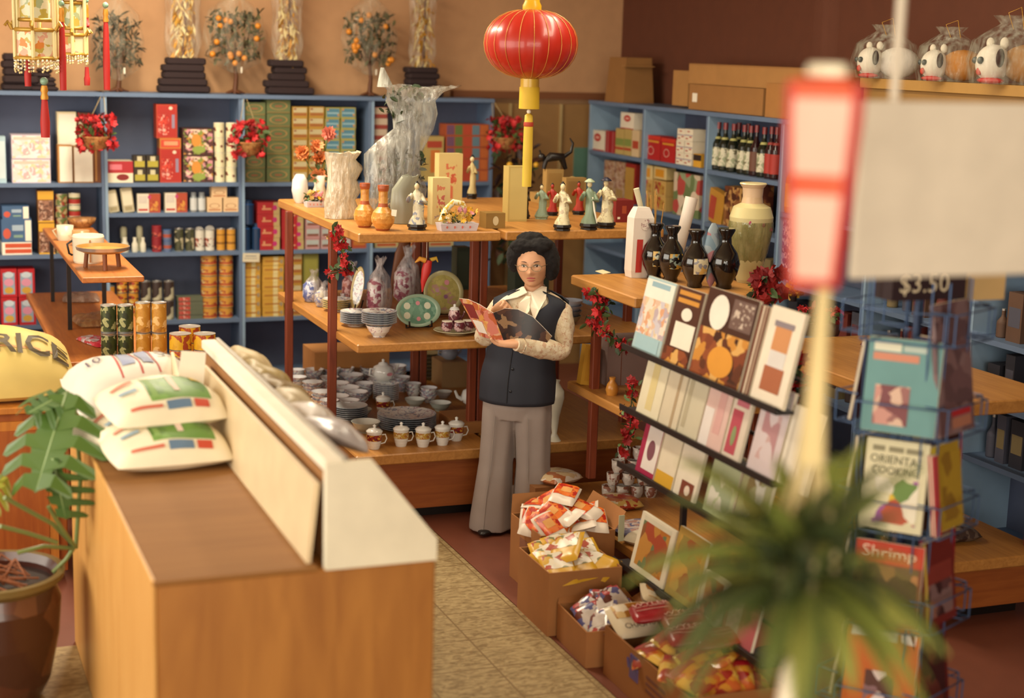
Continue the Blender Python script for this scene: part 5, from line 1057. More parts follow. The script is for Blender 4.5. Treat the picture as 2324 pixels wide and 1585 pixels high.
for i, (x, y, lb) in enumerate(((150, 548, 'white enamel cup, furthest left on the gondola top'), (186, 560, 'brown and white enamel cup behind the striped pot'))):
    p, s = S(x, y, 1.2); o = thing('enamel_cup', lb, 'cup', p+Vector((0, .05, 0)), 0)
    part('body', MB().lathe([(.04, 0), (.045, .01), (.05, .09), (.046, .09)], M('e0d4b8', .3) if i == 0 else M('b58a5a', .3), seg=18), o); part('handle', MB().tube([(-.045, 0, .07), (-.07, 0, .06), (-.047, 0, .02)], .005, M('c9bb98')), o)
p, s = S(190, 520, 1.2); solo('straw_basket', MB().lathe([(.05, 0), (.08, .03), (.09, .06), (.06, .05)], SP(['9a6a3a', '8a5a30', 'b07f48'], 60), seg=18), 'round straw basket at the back of the gondola top', 'basket', p+Vector((0, .1, 0)))
def pillow(w, l, h, mat, n=4, nz=.0, seed=0, flat=.25, patches=(), texts=(), crimp=0.0, N=16):
    """soft sack or packet lying flat; x = width, y = length"""
    r = random.Random(seed); ph = [r.uniform(0, 6) for _ in range(6)]
    def f(u, v): return h*(max(0, (1-abs(u)**n)*(1-abs(v)**n))**.5)*(1+nz*(sin(3*u+ph[0])*cos(2.6*v+ph[1])+.6*sin(7*u+5*v+ph[2])))
    def P(u, v, e=0, top=True):
        z = f(u, v); X = w/2*u*(1-.05*abs(v)**2); Y = l/2*v*(1-.05*abs(u)**2)
        return (X, Y, flat*h+z*(1-flat)+e) if top else (X, Y, flat*h*(1-(z/h if h else 0)))
    mb = MB(); vs = []; fs = []
    for top in (True, False):
        b = len(vs)
        for i in range(N+1):
            for j in range(N+1): vs.append(P(-1+2*i/N, -1+2*j/N, 0, top))
        for i in range(N):
            for j in range(N):
                q = (b+i*(N+1)+j, b+(i+1)*(N+1)+j, b+(i+1)*(N+1)+j+1, b+i*(N+1)+j+1); fs.append(q if top else q[::-1])
    mb.add(vs, fs, mat, True)
    for k, (u0, v0, u1, v1, mt) in enumerate(patches):
        K = 8; vv = [P(u0+(u1-u0)*i/K, v0+(v1-v0)*j/K, .0012+.0008*k) for i in range(K+1) for j in range(K+1)]
        mb.add(vv, [(i*(K+1)+j, (i+1)*(K+1)+j, (i+1)*(K+1)+j+1, i*(K+1)+j+1) for i in range(K) for j in range(K)], mt, True)
    for (txt, u, v, su, mt, ang, *bd) in texts:
        ca, sa = cos(ang), sin(ang)
        mb.text(txt, su, mt, lambda a, b: P(max(-.97, min(.97, u+(a*ca-b*sa)*2/w)), max(-.97, v+(a*sa+b*ca)*2/l), .012 if bd else .006), bd[0] if bd else 0)
    return mb
# clear bags on the middle board
for i, (x, y, w_, h_, lb, cl) in enumerate(((205, 690, 120, .05, 'clear plastic bag at the back of the lower wooden board', 'a89080'), (215, 745, 150, .06, 'large clear bag with gold print on the lower wooden board', 'a07a50'), (200, 790, 80, .03, 'red and silver striped candy bag at front of wooden board', 'b58a90'))):
    p, s = S(x, y, .78); p.x = min(p.x, 1.0)
    solo('clear_bag', pillow(w_*s*.7, .3 if i else .22, h_, FILM(cl, .55) if i < 2 else SP(['b02a3a', 'c9c0c4', 'a89a9a', 'c8485a'], 40, .3), nz=.15, seed=i+80), lb, 'bag', p+Vector((.06, .12, 0)), .2*i-.1)
p, s = S(205, 838, .70)
# stand with tins at the end of the counter
t = thing('wooden_plinth', 'orange wooden plinth behind the white sack holding tall tins', 'plinth', (1.21, 7.45, 0), 0)
part('body', MB().box((0, 0, .36), (.80, .78, .72), WOOD('b5682c', '9a5424', (25, 25, 2)), .004), t); part('top', MB().box((0, 0, .735), (.82, .80, .03), ORW, .004), t)
ZP = .75
def tin_at(x, yb, wpx, hpx, body, bands, lab, n=1, group=None, lid=SILV, name='tall_tin', z=ZP, push=0.0):
    p, s = S(x, yb, z); s2 = mpp(p); w = wpx*s2; h = hpx*s2*1.02; out = None
    for i in range(n):
        L = p+Vector((0, w/2+push, i*h)); lb = lab.format(pos=ordn(i, n))
        if out is None: out = solo(name, cyl_tin(w/2, h*.985, body, lid, bands), lb, 'tin', L, 0, group)
        else: dup(out, L, 0, lb, group)
GT = SP(['34401f', '34401f', '9a9a6a', '3f4a28', '28301a'], 40, .35); GDT = SP(['b8802c', 'b8802c', 'd9b070', 'a06a22', 'c08a34'], 40, .35)
tin_at(252, 893, 36, 66, GT, [(.0, .1, M('7a8088', .3, .5))], '{pos} tall green tin of the left column behind the white sack', 3)
tin_at(290, 893, 36, 66, GT, [(.0, .1, M('7a8088', .3, .5))], '{pos} tall green tin of the second column behind the white sack', 3)
tin_at(330, 893, 34, 68, GDT, [], '{pos} tall gold tin of the column beside the green ones', 3)
tin_at(366, 893, 34, 68, GDT, [], '{pos} tall gold tin of the column by the yellow cans', 3)
YC = SP(['d9a828', 'd9a828', 'cf9a20', 'a8482a'], 35, .35)
for i, (x, yb, n, pos) in enumerate(((415, 905, 4, 'front left'), (470, 905, 4, 'front right'), (448, 900, 4, 'rear'))):
    p, s = S(x, yb, ZP); w = 50*s
    tin_at(x, yb, 50, 36, YC, [], '{pos} squat yellow can of the %s pile behind the counter' % pos, n, 'squat yellow cans behind the counter', name='yellow_can', push=.14 if i == 2 else 0)
# ------------------------------------------------------------ back cabinet at left and sacks
CBW = WOOD('a85c22', '934a1a', (20, 20, 2)); ED = WOOD('c98030', 'b06c28', (20, 20, 2))
t = thing('low_cabinet', 'orange brown wooden cabinet under the yellow rice sack', 'cabinet', (.13, 7.3, 0), 0)
part('carcass', MB().box((0, 0, .42), (1.06, .62, .74), CBW, .004), t); part('top', MB().box((0, -.01, .80), (1.1, .66, .03), ED, .004), t)
part('door', MB().box((.26, -.318, .42), (.46, .016, .66), ED).box((.26, -.328, .42), (.38, .006, .58), CBW), t); part('door', MB().box((-.24, -.318, .42), (.46, .016, .66), ED).box((-.24, -.328, .42), (.38, .006, .58), CBW), t)
part('toe_kick', MB().box((0, .04, .03), (1.0, .5, .06), BLACK), t)
RS_ = SP(['d9c070', 'd9c070', 'd6bb68', 'cfae60', 'd8b878'], 12, .6)
solo('rice_sack', pillow(.74, .5, .27, M('d9c070', .6), 2.4, .05, 5, .2, patches=[(-.6, .45, .9, .75, M('d8a878')), (-.7, -.55, .9, -.5, M('cf9a60'))], texts=[('RICE', .47, -.45, .16, M('4a3a1a'), .0, .02)], N=30), 'big yellow rice sack lettered RICE in dark print, left edge', 'sack', (.36, 7.26, .85), (.22, 0, .03))
WS = M('ddd8cc', .55)
solo('rice_sack', pillow(.52, .40, .2, WS, 2.4, .06, 6, .25, patches=[(-.32, -.62, -.29, .75, M('b5504a')), (-.02, -.6, .01, .75, M('b5504a')), (.25, -.6, .28, .75, M('b5504a')), (-.26, -.3, -.06, .5, M('8f98b8')), (.05, -.3, .22, .5, M('8f98b8')), (.7, -.9, .95, .9, M('8fa0c0'))],
     texts=[('SS', .5, .3, .09, M('4a4a58'), .1), ('10', -.6, .2, .07, M('6a5a6a'), .1)], N=18), 'white sack with blue print and thin red lines, lying behind the green bags', 'sack', (.85, 6.2, .975), (.2, 0, .12))
GP = SP(['5f8a34', '4f7a2c', '6f9a44', '5f8a34'], 18, .5)
def rice_bag(loc, rot, label, seed, sx=1):
    return solo('rice_bag', pillow(.42*sx, .34, .14, M('e9dfc4', .5), 2.4, .06, seed, .3, patches=[(-.35, -.68, .7, .3, GP), (-.3, -.6, -.2, .25, M('7ba050')), (.1, -.45, .2, .3, M('e0c8b8')), (.5, .0, .68, .35, M('d9b83a')), (-.12, -.9, .3, -.74, M('5f7a96')), (.36, -.9, .62, -.74, M('c04a34')), (-.75, -.86, -.2, -.8, M('c96a54')), (-.8, -.3, -.5, -.18, M('8fa8b8')), (-.85, .1, -.5, .2, M('cf7a64'))], N=20), label, 'sack', loc, rot)
rice_bag((.845, 5.38, .955), (0.06, 0, .08), 'white rice bag with green picture, bottom of the pile on counter', 11)
rice_bag((.77, 5.62, .955), (.0, 0, .5), 'white rice bag with blue lettering slumped at left counter edge', 12, .9)
rice_bag((.85, 5.52, 1.075), (.12, 0.0, .16), 'white rice bag with green picture, topmost of the pile on counter', 13)
# ------------------------------------------------------------ checkout counter
CW = WOOD('b07634', '9a6228', (9, 9, 1.4)); CT = WOOD('946632', '875a28', (1.2, 16, 16), .75); CL = WOOD('d2a05a', 'c48e4a', (22, 22, 2))
CR = M('d6c09a', .5)
t = thing('checkout_counter', 'orange wooden checkout counter with raised cream edge, in the foreground', 'counter', (.62, 4.15, 0), 0)
part('cabinet_body', MB().box((.40, 1.05, .475), (.80, 2.1, .93), CW, .006), t); part('countertop', MB().box((.22, 1.05, .945), (.46, 2.11, .012), CT, .003), t)
part('side_panel', MB().box((-.006, 1.05, .475), (.012, 2.1, .955), CL, .003), t)  # lighter copy of the counter wood, painting in the light on this side
pn = MB().loft([[(.435, .06, .95), (.425, .0, .95), (.425, 1.75, .95), (.435, 1.75, .95)], [(.465, .06, 1.19), (.455, .04, 1.19), (.455, 1.75, 1.19), (.465, 1.75, 1.19)]], CR, smooth=False)
part('cream_board', MB().add([(.425, .03, .952), (.425, 1.75, .952), (.448, 1.75, 1.185), (.448, .03, 1.185), (.437, .03, .952), (.437, 1.75, .952), (.462, 1.75, 1.185), (.462, .03, 1.185)], [(0, 3, 2, 1), (4, 5, 6, 7), (0, 4, 7, 3), (1, 2, 6, 5), (3, 7, 6, 2), (0, 1, 5, 4)], CR), t)
part('end_panel', MB().prism([(.47, .94), (.80, .94), (.80, 1.005), (.605, 1.25), (.47, 1.25)], -.008, .02, M('efe8d0', .45)), t)
part('white_rail', MB().box((.50, .96, 1.235), (.055, 1.9, .035), WHITE, .004), t)
part('inner_wall', MB().box((.485, .96, 1.08), (.012, 1.88, .26), M('9a6a3a')), t)
part('trough', MB().prism([(.50, .95), (.80, .95), (.80, .99), (.58, 1.21), (.50, 1.21)], .03, 1.9, M('a8824a', .6)), t)
part('glass_edge', MB().box((.53, .95, 1.256), (.012, 1.88, .012), SILV), t)
solo('paper_notice', MB().add([(0, 0, 0), (.1, .0, 0), (.12, .02, .2), (.03, .02, .21), (0, .004, 0), (.1, .004, 0), (.12, .024, .2), (.03, .024, .21)], [(0, 1, 2, 3), (7, 6, 5, 4), (0, 4, 5, 1), (1, 5, 6, 2), (2, 6, 7, 3), (3, 7, 4, 0)], M('efe6d4', .6)), 'white paper notice leaning from the rail over the rice bags', 'paper', (.935, 5.74, 1.06), 0)
BGE = [M('c9b58a', .6), M('a8925a', .5), M('8a7244', .5), M('bfb090', .5), M('d8d2cc', .3), M('c4c0c4', .3)]
lbk = ['folded beige cloth bundle at the far end of the raised edge', 'yellow brown packet on the raised edge, next to beige bundle', 'brown packet midway along the raised edge', 'pale yellow packet behind the brown one on raised edge', 'grey white plastic bag near the end of raised edge', 'white plastic bag closest to the cream end panel']
for i, y in enumerate((5.82, 5.55, 5.3, 5.06, 4.83, 4.62)):
    solo('packet' if i else 'cloth_bundle', pillow(.16, .24, .05+.01*(i > 3), BGE[i], 3, .25, 90+i, .3), lbk[i], 'packet' if i else 'cloth', (1.232, y, 1.19), (0, .5, .1*(i % 3)))
solo('cream_board', MB().box((0, 0, .11), (.012, .5, .22), M('e0c8a0', .5)), 'small cream upright board on the counter beside yellow cans', 'board', (.98, 6.0, .952), -.12)
solo('brown_board', MB().box((0, 0, .1), (.3, .012, .2), M('a8622a', .5)), 'orange wooden upright at the far end of counter', 'board', (1.1, 6.22, .952), 0)
# ------------------------------------------------------------ potted plant, left foreground
p = Vector((.28, 5.75, 0)); t = thing('potted_monstera', 'split leaf plant in a brown glazed pot, left foreground', 'potted plant', p, 0)
PG = SP(['3c1a10', '4a2214', '3c1a10', '5a3420'], 7, .3, .2)  # brown glaze, darkened so the shade on the pot is in the colour
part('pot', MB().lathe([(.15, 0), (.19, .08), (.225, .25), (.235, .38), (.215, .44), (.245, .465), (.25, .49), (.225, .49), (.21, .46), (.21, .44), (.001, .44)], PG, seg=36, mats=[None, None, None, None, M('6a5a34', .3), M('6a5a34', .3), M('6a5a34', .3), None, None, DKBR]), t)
rt = MB(); r = random.Random(9)
for k in range(34):
    a, b = r.uniform(0, 6.28), r.uniform(0, 6.28); q = r.uniform(.05, .19); rt.tube([(q*cos(a), q*sin(a), .45), (.1*cos((a+b)/2), .1*sin((a+b)/2), .45+r.uniform(.02, .09)), (r.uniform(.03, .18)*cos(b), r.uniform(.03, .18)*sin(b), .455)], .004, M('8a4f2c', .7), 5)
part('root_tangle', rt, t)
MG = [M('43601f', .35, coat=.2), M('35521f', .35, coat=.2), M('4f7040', .3, coat=.3)]
def monstera(t, base, tip, L, tw, seed, mat, name='split_leaf'):
    """leaf with deep lobes along a midrib from base to tip"""
    B0, T0 = Vector(base), Vector(tip); ax = (T0-B0).normalized(); sd = ax.cross(Vector((.36, .93, 0))).normalized(); up = ax.cross(sd)
    sd = (sd*cos(tw)+up*sin(tw)).normalized(); up = ax.cross(sd); mb = MB(); ln = (T0-B0).length
    W_ = lambda q: .55*ln*(sin(pi*min(1, q*.93+.06))**.6)
    for s_ in (-1, 1):
        n = 5
        for k in range(n):
            q0, q1 = k/n, (k+.72)/n; w_ = W_((q0+q1)/2); pts = []
            for (q, w2, d) in ((q0, 0, 0), (q0+.02, w_*.5, .01), (q0+.10, w_*.93, -.02), (q0+.18, w_*1.02, -.035), (q1+.06, w_*.9, -.03), (q1, w_*.45, .01), (q1+.04, .0, 0)):
                pts.append(tuple(B0+ax*ln*q+sd*s_*w2+up*(d-.18*w2*w2/ln)))
            mb.add(pts, [tuple(range(7))], mat, False)
        mb.add([tuple(B0+ax*ln*q+sd*s_*w2) for q, w2 in ((0, 0), (0, W_(.1)*.35), (.5, W_(.5)*.38), (.95, .02), (1, 0))], [(0, 1, 2, 3, 4)], mat)
    mb.tube([tuple(B0), tuple(B0+ax*ln*.95)], [.006, .002], M('8aa06a', .4), 6)
    o = part(name, mb, t); md = o.modifiers.new('thickness', 'SOLIDIFY'); md.thickness = .0015; return o
def Lp(x, y, Y): q = atY(x, y, Y)-p; return (q.x, q.y, q.z)
monstera(t, Lp(150, 895, 5.65), Lp(80, 1120, 5.45), 1, .35, 1, MG[0]); monstera(t, Lp(155, 890, 5.7), Lp(60, 940, 5.6), 1, .9, 2, MG[2]); monstera(t, Lp(120, 1040, 5.5), Lp(150, 1180, 5.5), 1, .5, 3, MG[1]); monstera(t, Lp(5, 1080, 5.6), Lp(-60, 1150, 5.5), 1, .4, 4, M('8a8a30', .4))
for pts in (((170, 1240, 5.7), (120, 1190, 5.6), (10, 1130, 5.5)), ((172, 1245, 5.75), (183, 1080, 5.75), (168, 910, 5.7)), ((165, 1245, 5.7), (100, 1240, 5.62), (40, 1255, 5.6)), ((110, 1150, 5.55), (140, 1200, 5.6), (170, 1242, 5.68)), ((0, 1195, 5.5), (60, 1210, 5.55), (130, 1232, 5.6)), ((120, 1300, 5.72), (150, 1270, 5.74), (170, 1240, 5.72))):
    part('stem', MB().tube([Lp(*q) for q in pts], .008, M('6f7f4a', .4), 7), t)
# ------------------------------------------------------------ magazine rack
XR = 2.82
t = thing('magazine_rack', 'black metal magazine rack with four sloping ledges of books', 'rack', (XR, 4.6, 0), 0)
BLK = M('1c1618', .5); ZL = [1.195, .937, .69, .268]
for z in ZL:
    part('ledge', MB().box((.015, .62, z-.006), (.07, 1.24, .01), BLK).box((-.022, .62, z+.004), (.006, 1.24, .024), BLK), t)
    part('back_rest', MB().box((.085, .62, z+.1), (.008, 1.22, .014), BLK), t)
for y in (.86, 0.02): part('post', MB().box((.1, y, .63), (.022, .022, 1.26), BLK), t)
part('foot', MB().box((.17, .86, .012), (.34, .03, .024), BLK), t); part('foot', MB().box((.17, .02, .012), (.34, .03, .024), BLK), t)
def book(x0, x1, yt, zl, cover, decals, label, lean=.22, t_=.016, name='cookbook', X=XR-.005, cat='book', extra=None, back=0):
    a = atX(x0, yt, X); a = atX(x0, 900, X); s = mpp(a)
    pa = atX(x0, CY, X); zt = None
    # y extent on the plane of the rack, at the height of the ledge
    def yy(px):
        lo, hi = 3.0, 9.0
        for _ in range(40):
            m_ = (lo+hi)/2; q = Vector((X, m_, zl))-O; xx = q.dot(RT)/q.dot(FWD)*FPX+CX
            if xx < px: hi = m_
            else: lo = m_
        return (lo+hi)/2
    ya, yb = yy(x0), yy(x1); w = ya-yb; mid = Vector((X, (ya+yb)/2, zl)); q = mid-O
    ybase = -(q.dot(UPV))/q.dot(FWD)*FPX+CY; h = (ybase-yt)*mpp(mid)*1.03
    tt = thing(name, label, cat, (X+.012+back, (ya+yb)/2, zl+.006), (-lean, 0, -pi/2))
    part('cover', carton(w*.97, t_, h, cover, decals), tt); part('page_block', MB().box((.0015, 0, h/2), (w*.97-.001, t_*.7, h+.002), M('e6dcc4')), tt)
    return tt
MOS = SP(['d8b8a0', 'c9c4cc', 'd6a07c', 'e6d8c8', 'b8a8b0', 'd9c4a0'], 38, .4); FOOD = SP(['5a2c1a', 'c98a3a', '7d3c22', 'd9a860', '8f4a28', '3a1a12'], 22, .35)
book(1430, 1493, 640, ZL[0], M('a8c4c8', .4), [(.0, .22, 1, .72, MOS), (.0, .72, 1, .97, M('e2e4d8')), (.2, .88, .85, .95, M('8fb0bc')), (.1, .02, .9, .2, M('9fc0c8'))], 'cookbook with pale blue title bands and mosaic picture, far end of top row')
book(1497, 1556, 662, ZL[0], M('4a2418', .4), [(.2, .22, .95, .55, M('ece2d0')), (.1, .8, .9, .86, M('c98a2c')), (.1, .9, .9, .96, M('c98a2c')), (.35, .58, .75, .75, M('e9e0d0'), 'o'), (0, 0, 1, .2, FOOD)], 'dark cookbook with white labels and gold title, second in top row')
book(1560, 1672, 672, ZL[0], M('3f2018', .35), [(0, 0, 1, .55, FOOD), (.3, .05, .8, .4, M('d9942c'), 'o', 1), (.12, .55, .5, .95, M('f0e6d8'), 'o', 1), (.55, .62, .98, .95, M('6a5048')), (.58, .65, .95, .92, SP(['6a5048', 'c9b8a8', '6a5048'], 60), '', 1)], 'wide dark food cookbook with white oval and grey title, top row centre')
book(1676, 1694, 700, ZL[0], M('6a3424', .4), [(.3, 0, .5, 1, M('d8c8b0')), (.7, 0, .85, 1, M('b8a088'))], 'narrow brown and cream striped book spine in top row')
book(1698, 1772, 708, ZL[0], M('efe4d0', .35), [(.25, .55, .75, .85, M('cf8f5a'), '', 0), (.25, .38, .75, .55, M('dcd8d4')), (.2, .12, .8, .38, M('a8603c')), (.2, .8, .8, .86, M('8a7f86'))], 'white cookbook with stacked food picture, nearest in top row')
book(1440, 1488, 815, ZL[1], M('e4dcc0', .4), [(.35, .1, .65, .9, M('d9c890'))], 'cream paperback at far end of the second row')
book(1490, 1530, 830, ZL[1], M('d8cdb4', .4), [(.6, 0, .75, 1, M('b09a7a'))], 'pale paperback with tan stripe in the second row')
book(1533, 1576, 842, ZL[1], M('cfc8b0', .4), [(.1, .1, .3, .9, M('b5ab90'))], 'greyish cream paperback, third in the second row')
book(1579, 1630, 850, ZL[1], M('e0bfb8', .4), [(.0, .0, .4, .5, M('e8e0dc')), (.5, .2, .8, .8, M('d8a8a4'))], 'pale pink book in the second row')
book(1633, 1672, 865, ZL[1], M('ddd0c0', .4), [(.1, .05, .7, .6, M('b84a5a')), (.2, .65, .9, .9, M('c06a78')), (.3, .15, .55, .4, M('8a9a6a'), 'o', 1)], 'book with magenta and red picture in the second row')
book(1690, 1752, 885, ZL[1], M('d6c8cc', .4), [(.2, .15, .8, .7, SP(['c9a8a8', 'd6c8cc', 'b88a90'], 14)), (.05, .75, .95, .95, M('e0dcd8'))], 'mauve white book beside the gap in the second row')
book(1756, 1822, 935, ZL[1], M('e9e2d2', .4), [(.1, 0, .2, 1, M('d0c8b8')), (.5, 0, .55, 1, M('d0c8b8'))], 'white book pair, nearest in the second row')
book(1438, 1478, 968, ZL[2], M('a82a50', .4), [(.25, .1, 1, .95, M('e8e0dc')), (.4, .3, .8, .7, M('7d4a58'), 'o', 1)], 'magenta and white book at far end of third row')
book(1481, 1520, 975, ZL[2], M('e9dfc8', .4), [(0, .0, 1, .22, M('d9a82c')), (.1, .85, .9, .98, M('c9983a'))], 'white book with yellow foot in the third row')
book(1523, 1570, 985, ZL[2], M('eee6d4', .4), [(0, .82, .6, 1, M('d9a82c')), (.3, 0, .9, .25, M('7d3c28')), (.5, .05, .75, .2, M('e6d8c8'), 'o', 1)], 'white book with yellow top and dark berries in the third row')
book(1590, 1650, 1030, ZL[2], M('b8c4a0', .4), [(.1, .1, .9, .6, SP(['b8c4a0', 'd8d8cc', '9aa88a'], 20))], 'pale green book behind the fern in the third row')
book(1655, 1720, 1060, ZL[2], M('a8aa80', .4), [(.2, .2, .8, .8, SP(['cfd0c4', 'a0a078', '8a7a50'], 20))], 'grey green book behind fern, nearest in the third row')
book(1425, 1500, 1185, ZL[3], M('e6e0cc', .4), [(.1, .1, .9, .88, SP(['b5702c', '6a7a58', 'c08a40', '8a5a34', 'a84a30'], 14)), (.1, .88, .9, .96, M('d8d4c0'))], 'white framed food book at far end of the bottom row')
book(1504, 1570, 1215, ZL[3], M('b89a50', .4), [(.1, .1, .9, .9, SP(['b87a34', 'c9a050', 'a8502c', '9a8a48'], 14))], 'golden food magazine, second in bottom row')
book(1574, 1625, 1310, ZL[3], M('e0d8c8', .4), [(.15, .1, .85, .9, SP(['9a3a34', 'c98a70', '5f5a48', 'b86a50'], 20))], 'white framed small picture book, third in bottom row')
book(1632, 1700, 1360, ZL[3], M('c06a70', .4), [(.1, .1, .5, .9, M('e0c0bc'))], 'pink and white book under the fern in bottom row')
# ------------------------------------------------------------ floor cartons with packets
def open_box(c, w, d, h, mat, rot, label, flap=0, marks=None, group=None):
    t = thing('open_carton', label, 'carton', c, rot, group); th = .006
    part('carton_walls', MB().box((0, -d/2+th/2, h/2), (w, th, h), mat).box((0, d/2-th/2, h/2), (w, th, h), mat).box((-w/2+th/2, 0, h/2), (th, d-.012, h), mat).box((w/2-th/2, 0, h/2), (th, d-.012, h), mat).box((0, 0, .004), (w-.01, d-.01, .008), mat), t)
    if flap:
        part('flap', MB().add([(-w/2, d/2, h), (w/2, d/2, h), (w/2-.02, d/2+.04, h+flap), (-w/2+.02, d/2+.04, h+flap)], [(0, 1, 2, 3), (3, 2, 1, 0)], mat), t)
        part('flap', MB().add([(w/2, -d/2, h), (w/2, d/2, h), (w/2+.05, d/2, h+flap), (w/2+.05, -d/2, h+flap)], [(0, 1, 2, 3), (3, 2, 1, 0)], mat), t)
    if marks: part('printed_mark', marks, t)
    return t
CB = M('a06a3a', .8); CBd = M('96602f', .8)
b1o = open_box((2.765, 6.32, 0), .36, .36, .30, CB, 0, 'cardboard carton of red packets beside the womans feet', .08, marks=MB().box((-.181, 0, .2), (.002, .12, .05), M('8a5a44')))
b2o = open_box((2.625, 5.91, 0), .33, .36, .275, CB, -.02, 'cardboard carton of yellow packets in front of the red packet carton', 0)
b3o = open_box((2.645, 5.53, 0), .33, .34, .15, CB, -.06, 'low cardboard carton of blue white packets, third from the woman', .03)
hand = MB(); hand.front(0, 0, .06, .03, -.28, M('4f4a8a'))
mk = MB()
for fx in (0, 1, 2, 3): mk.tube([(-.1915, .06+fx*.018, .13), (-.1915, .06+fx*.018, .18)], .006, M('5a4a80'), 5)
mk.lathe([(.001, -.0), (.034, 0), (.034, .002), (.001, .002)], M('5a4a80')) if False else None
mk.box((-.191, .09, .11), (.003, .075, .05), M('5a4a80')); mk.tube([(-.1915, .13, .12), (-.1915, .145, .155)], .006, M('5a4a80'), 5)
mk.box((-.191, -.1, .14), (.003, .16, .012), M('6a3a2a')).box((-.191, -.1, .115), (.003, .16, .012), M('6a3a2a')).box((-.191, -.1, .09), (.003, .16, .012), M('6a3a2a'))
b4o = open_box((2.70, 4.93, 0), .38, .74, .2, CBd, -.02, 'large cardboard carton with blue hand mark, nearest the camera', 0, marks=mk)
def packets(cx, cy_, w, d, z, n, size, mats, label, group, seed, patches, tilt=.5, name='snack_packet', h=.028, heap=.08):
    r = random.Random(seed); proto = None; g = 0; side = int(n**.5+.99)
    rw_ = ['nearest', 'second', 'third', 'fourth', 'fifth']; cl_ = ['leftmost', 'second', 'third', 'fourth', 'fifth']
    for i in range(n):
        u, v = (i % side+.5)/side-.5, (i//side+.5)/side-.5; u += r.uniform(-.06, .06); v += r.uniform(-.06, .06)
        lay = '%s in the %s row' % (cl_[i % side], rw_[i//side])
        L = (cx+u*w, cy_+v*d, z+heap*(1-2*max(abs(u), abs(v)))+r.uniform(0, .02)); rot = (r.uniform(-tilt, tilt)+.3, r.uniform(-tilt, tilt)-.2, r.uniform(-.9, .9))
        lb = label.format(p=lay)
        if proto is None: proto = solo(name, pillow(size[0], size[1], h, mats[0], 6, .12, seed, .5, patches=patches, N=10), lb, 'packet', L, rot, group)
        else: o = dup(proto, L, rot, lb, group)
RP = SP(['b5301c', 'c8481c', 'a82418', 'd8702a'], 40, .3)
packets(2.765, 6.32, .30, .30, .27, 18, (.12, .17), [M('ddd0c0', .35)], 'orange red snack packet in the far carton, {p}', 'red packets heaped in the far carton', 101, [(-.85, -.35, .85, .85, RP), (-.4, .0, .4, .5, M('d89a50'))], .45, h=.03, heap=.13)
packets(2.625, 5.91, .22, .26, .22, 9, (.15, .2), [M('cfa02c', .3)], 'yellow snack packet in the second carton, {p}', 'yellow packets in the second carton', 102, [(-.8, -.1, .8, .9, SP(['d8d0c0', 'c9a040', 'a84a34', '7a7a50', 'dcd2bc'], 30, .3))], .3, h=.035, heap=.07)
packets(2.645, 5.53, .24, .24, .11, 12, (.11, .15), [SP(['c9c0bc', 'b04a4a', '5a5a88', 'd0c8c0', '6a3a34'], 30, .25)], 'small blue, red and white packet in the low carton, {p}', 'mixed packets in the low carton', 103, [(-.5, -.4, .5, .4, M('c4b8b0'))], .5, name='candy_packet', heap=.08)
packets(2.70, 4.93, .28, .58, .15, 20, (.14, .18), [SP(['c98a30', 'b5482a', 'd9b050', '9a2a20', 'c0602c'], 26, .25)], 'red and yellow candy bag in the near carton, {p}', 'red and yellow candy bags in near carton', 104, [(-.9, .45, .9, .9, M('a81c28', .35))], .35, name='candy_bag', h=.035, heap=.07)
for i, (x, y, ang, txt) in enumerate(((1445, 1428, .1, 'CHASHU'), (1500, 1385, 1.2, 'CELLO'))):
    p = atZ(x, y, .2); solo('noodle_bag', pillow(.2, .17, .05, M('d9ccb0', .35), 5, .12, 60+i, .5, patches=[(-.8, .0, .6, .8, SP(['a8702c', 'd0b078', '8a5a28', 'e0d4bc'], 22, .3))], texts=[(txt, 0, -.55, .035, M('4a3a34'), 0)], N=14), ['white and brown bag with dark lettering standing in the low carton', 'dark lettered bag behind the black rack post'][i], 'bag', p+Vector((0, .05, 0)), (.5, 0, ang))
for i, (dx, dy) in enumerate(((.0, .16), (.13, .05), (.04, -.1), (.17, -.16))):
    solo('candy_bag', pillow(.17, .13, .04, M('9a1a26', .3), 6, .06, 70+i, .5, patches=[(-.75, .2, .75, .3, M('c98a80')), (-.75, -.2, .75, -.1, M('c98a80'))], texts=[('WYLER', 0, .45, .045, M('d8a8a0'), 0)] if i < 3 else []), ['dark red lettered candy bag on top of near carton, far one', 'dark red lettered candy bag on top of near carton, right one', 'dark red lettered candy bag on near carton, close to camera', 'dark red candy bag at the rim of the near carton'][i], 'bag', (2.66+dx*.6, 5.02+dy, .262), (.1, -.15, -.25), 'dark red candy bags')
# flat bags on the lower board of the right stand
for i, (x, y, mt, lb) in enumerate(((1400, 1150, SP(['c9a860', 'b5682c', 'd9cdb0', 'a8402a'], 30, .3), 'yellow and red flat packets under the cup pile'), (1410, 1215, SP(['8a88a0', 'c9b8b0', 'b08a80', '6a6a88'], 40, .3), 'clear bag of speckled candy on the low oak board'), (1290, 1140, SP(['d0b890', 'b06a40', 'e0d8cc'], 24, .3), 'white and tan bag behind the red packets'), (1450, 1235, M('d8ccb4', .35), 'pale bag lying beside the rack post'))):
    p = atZ(x, y, .22); solo('flat_bag', pillow(.22, .2, .05, mt, 5, .1, 80+i, .4), lb, 'bag', (max(p.x, 3.13) if i != 2 else 3.03, p.y if i != 2 else 7.03, .22 if i != 2 else .28), .2*i)
solo('white_tag', MB().box((0, 0, .06), (.028, .003, .12), M('c9d0b0', .5)), 'slim pale green tag standing by the red packet carton', 'tag', (2.965, 6.12, .25), 0)
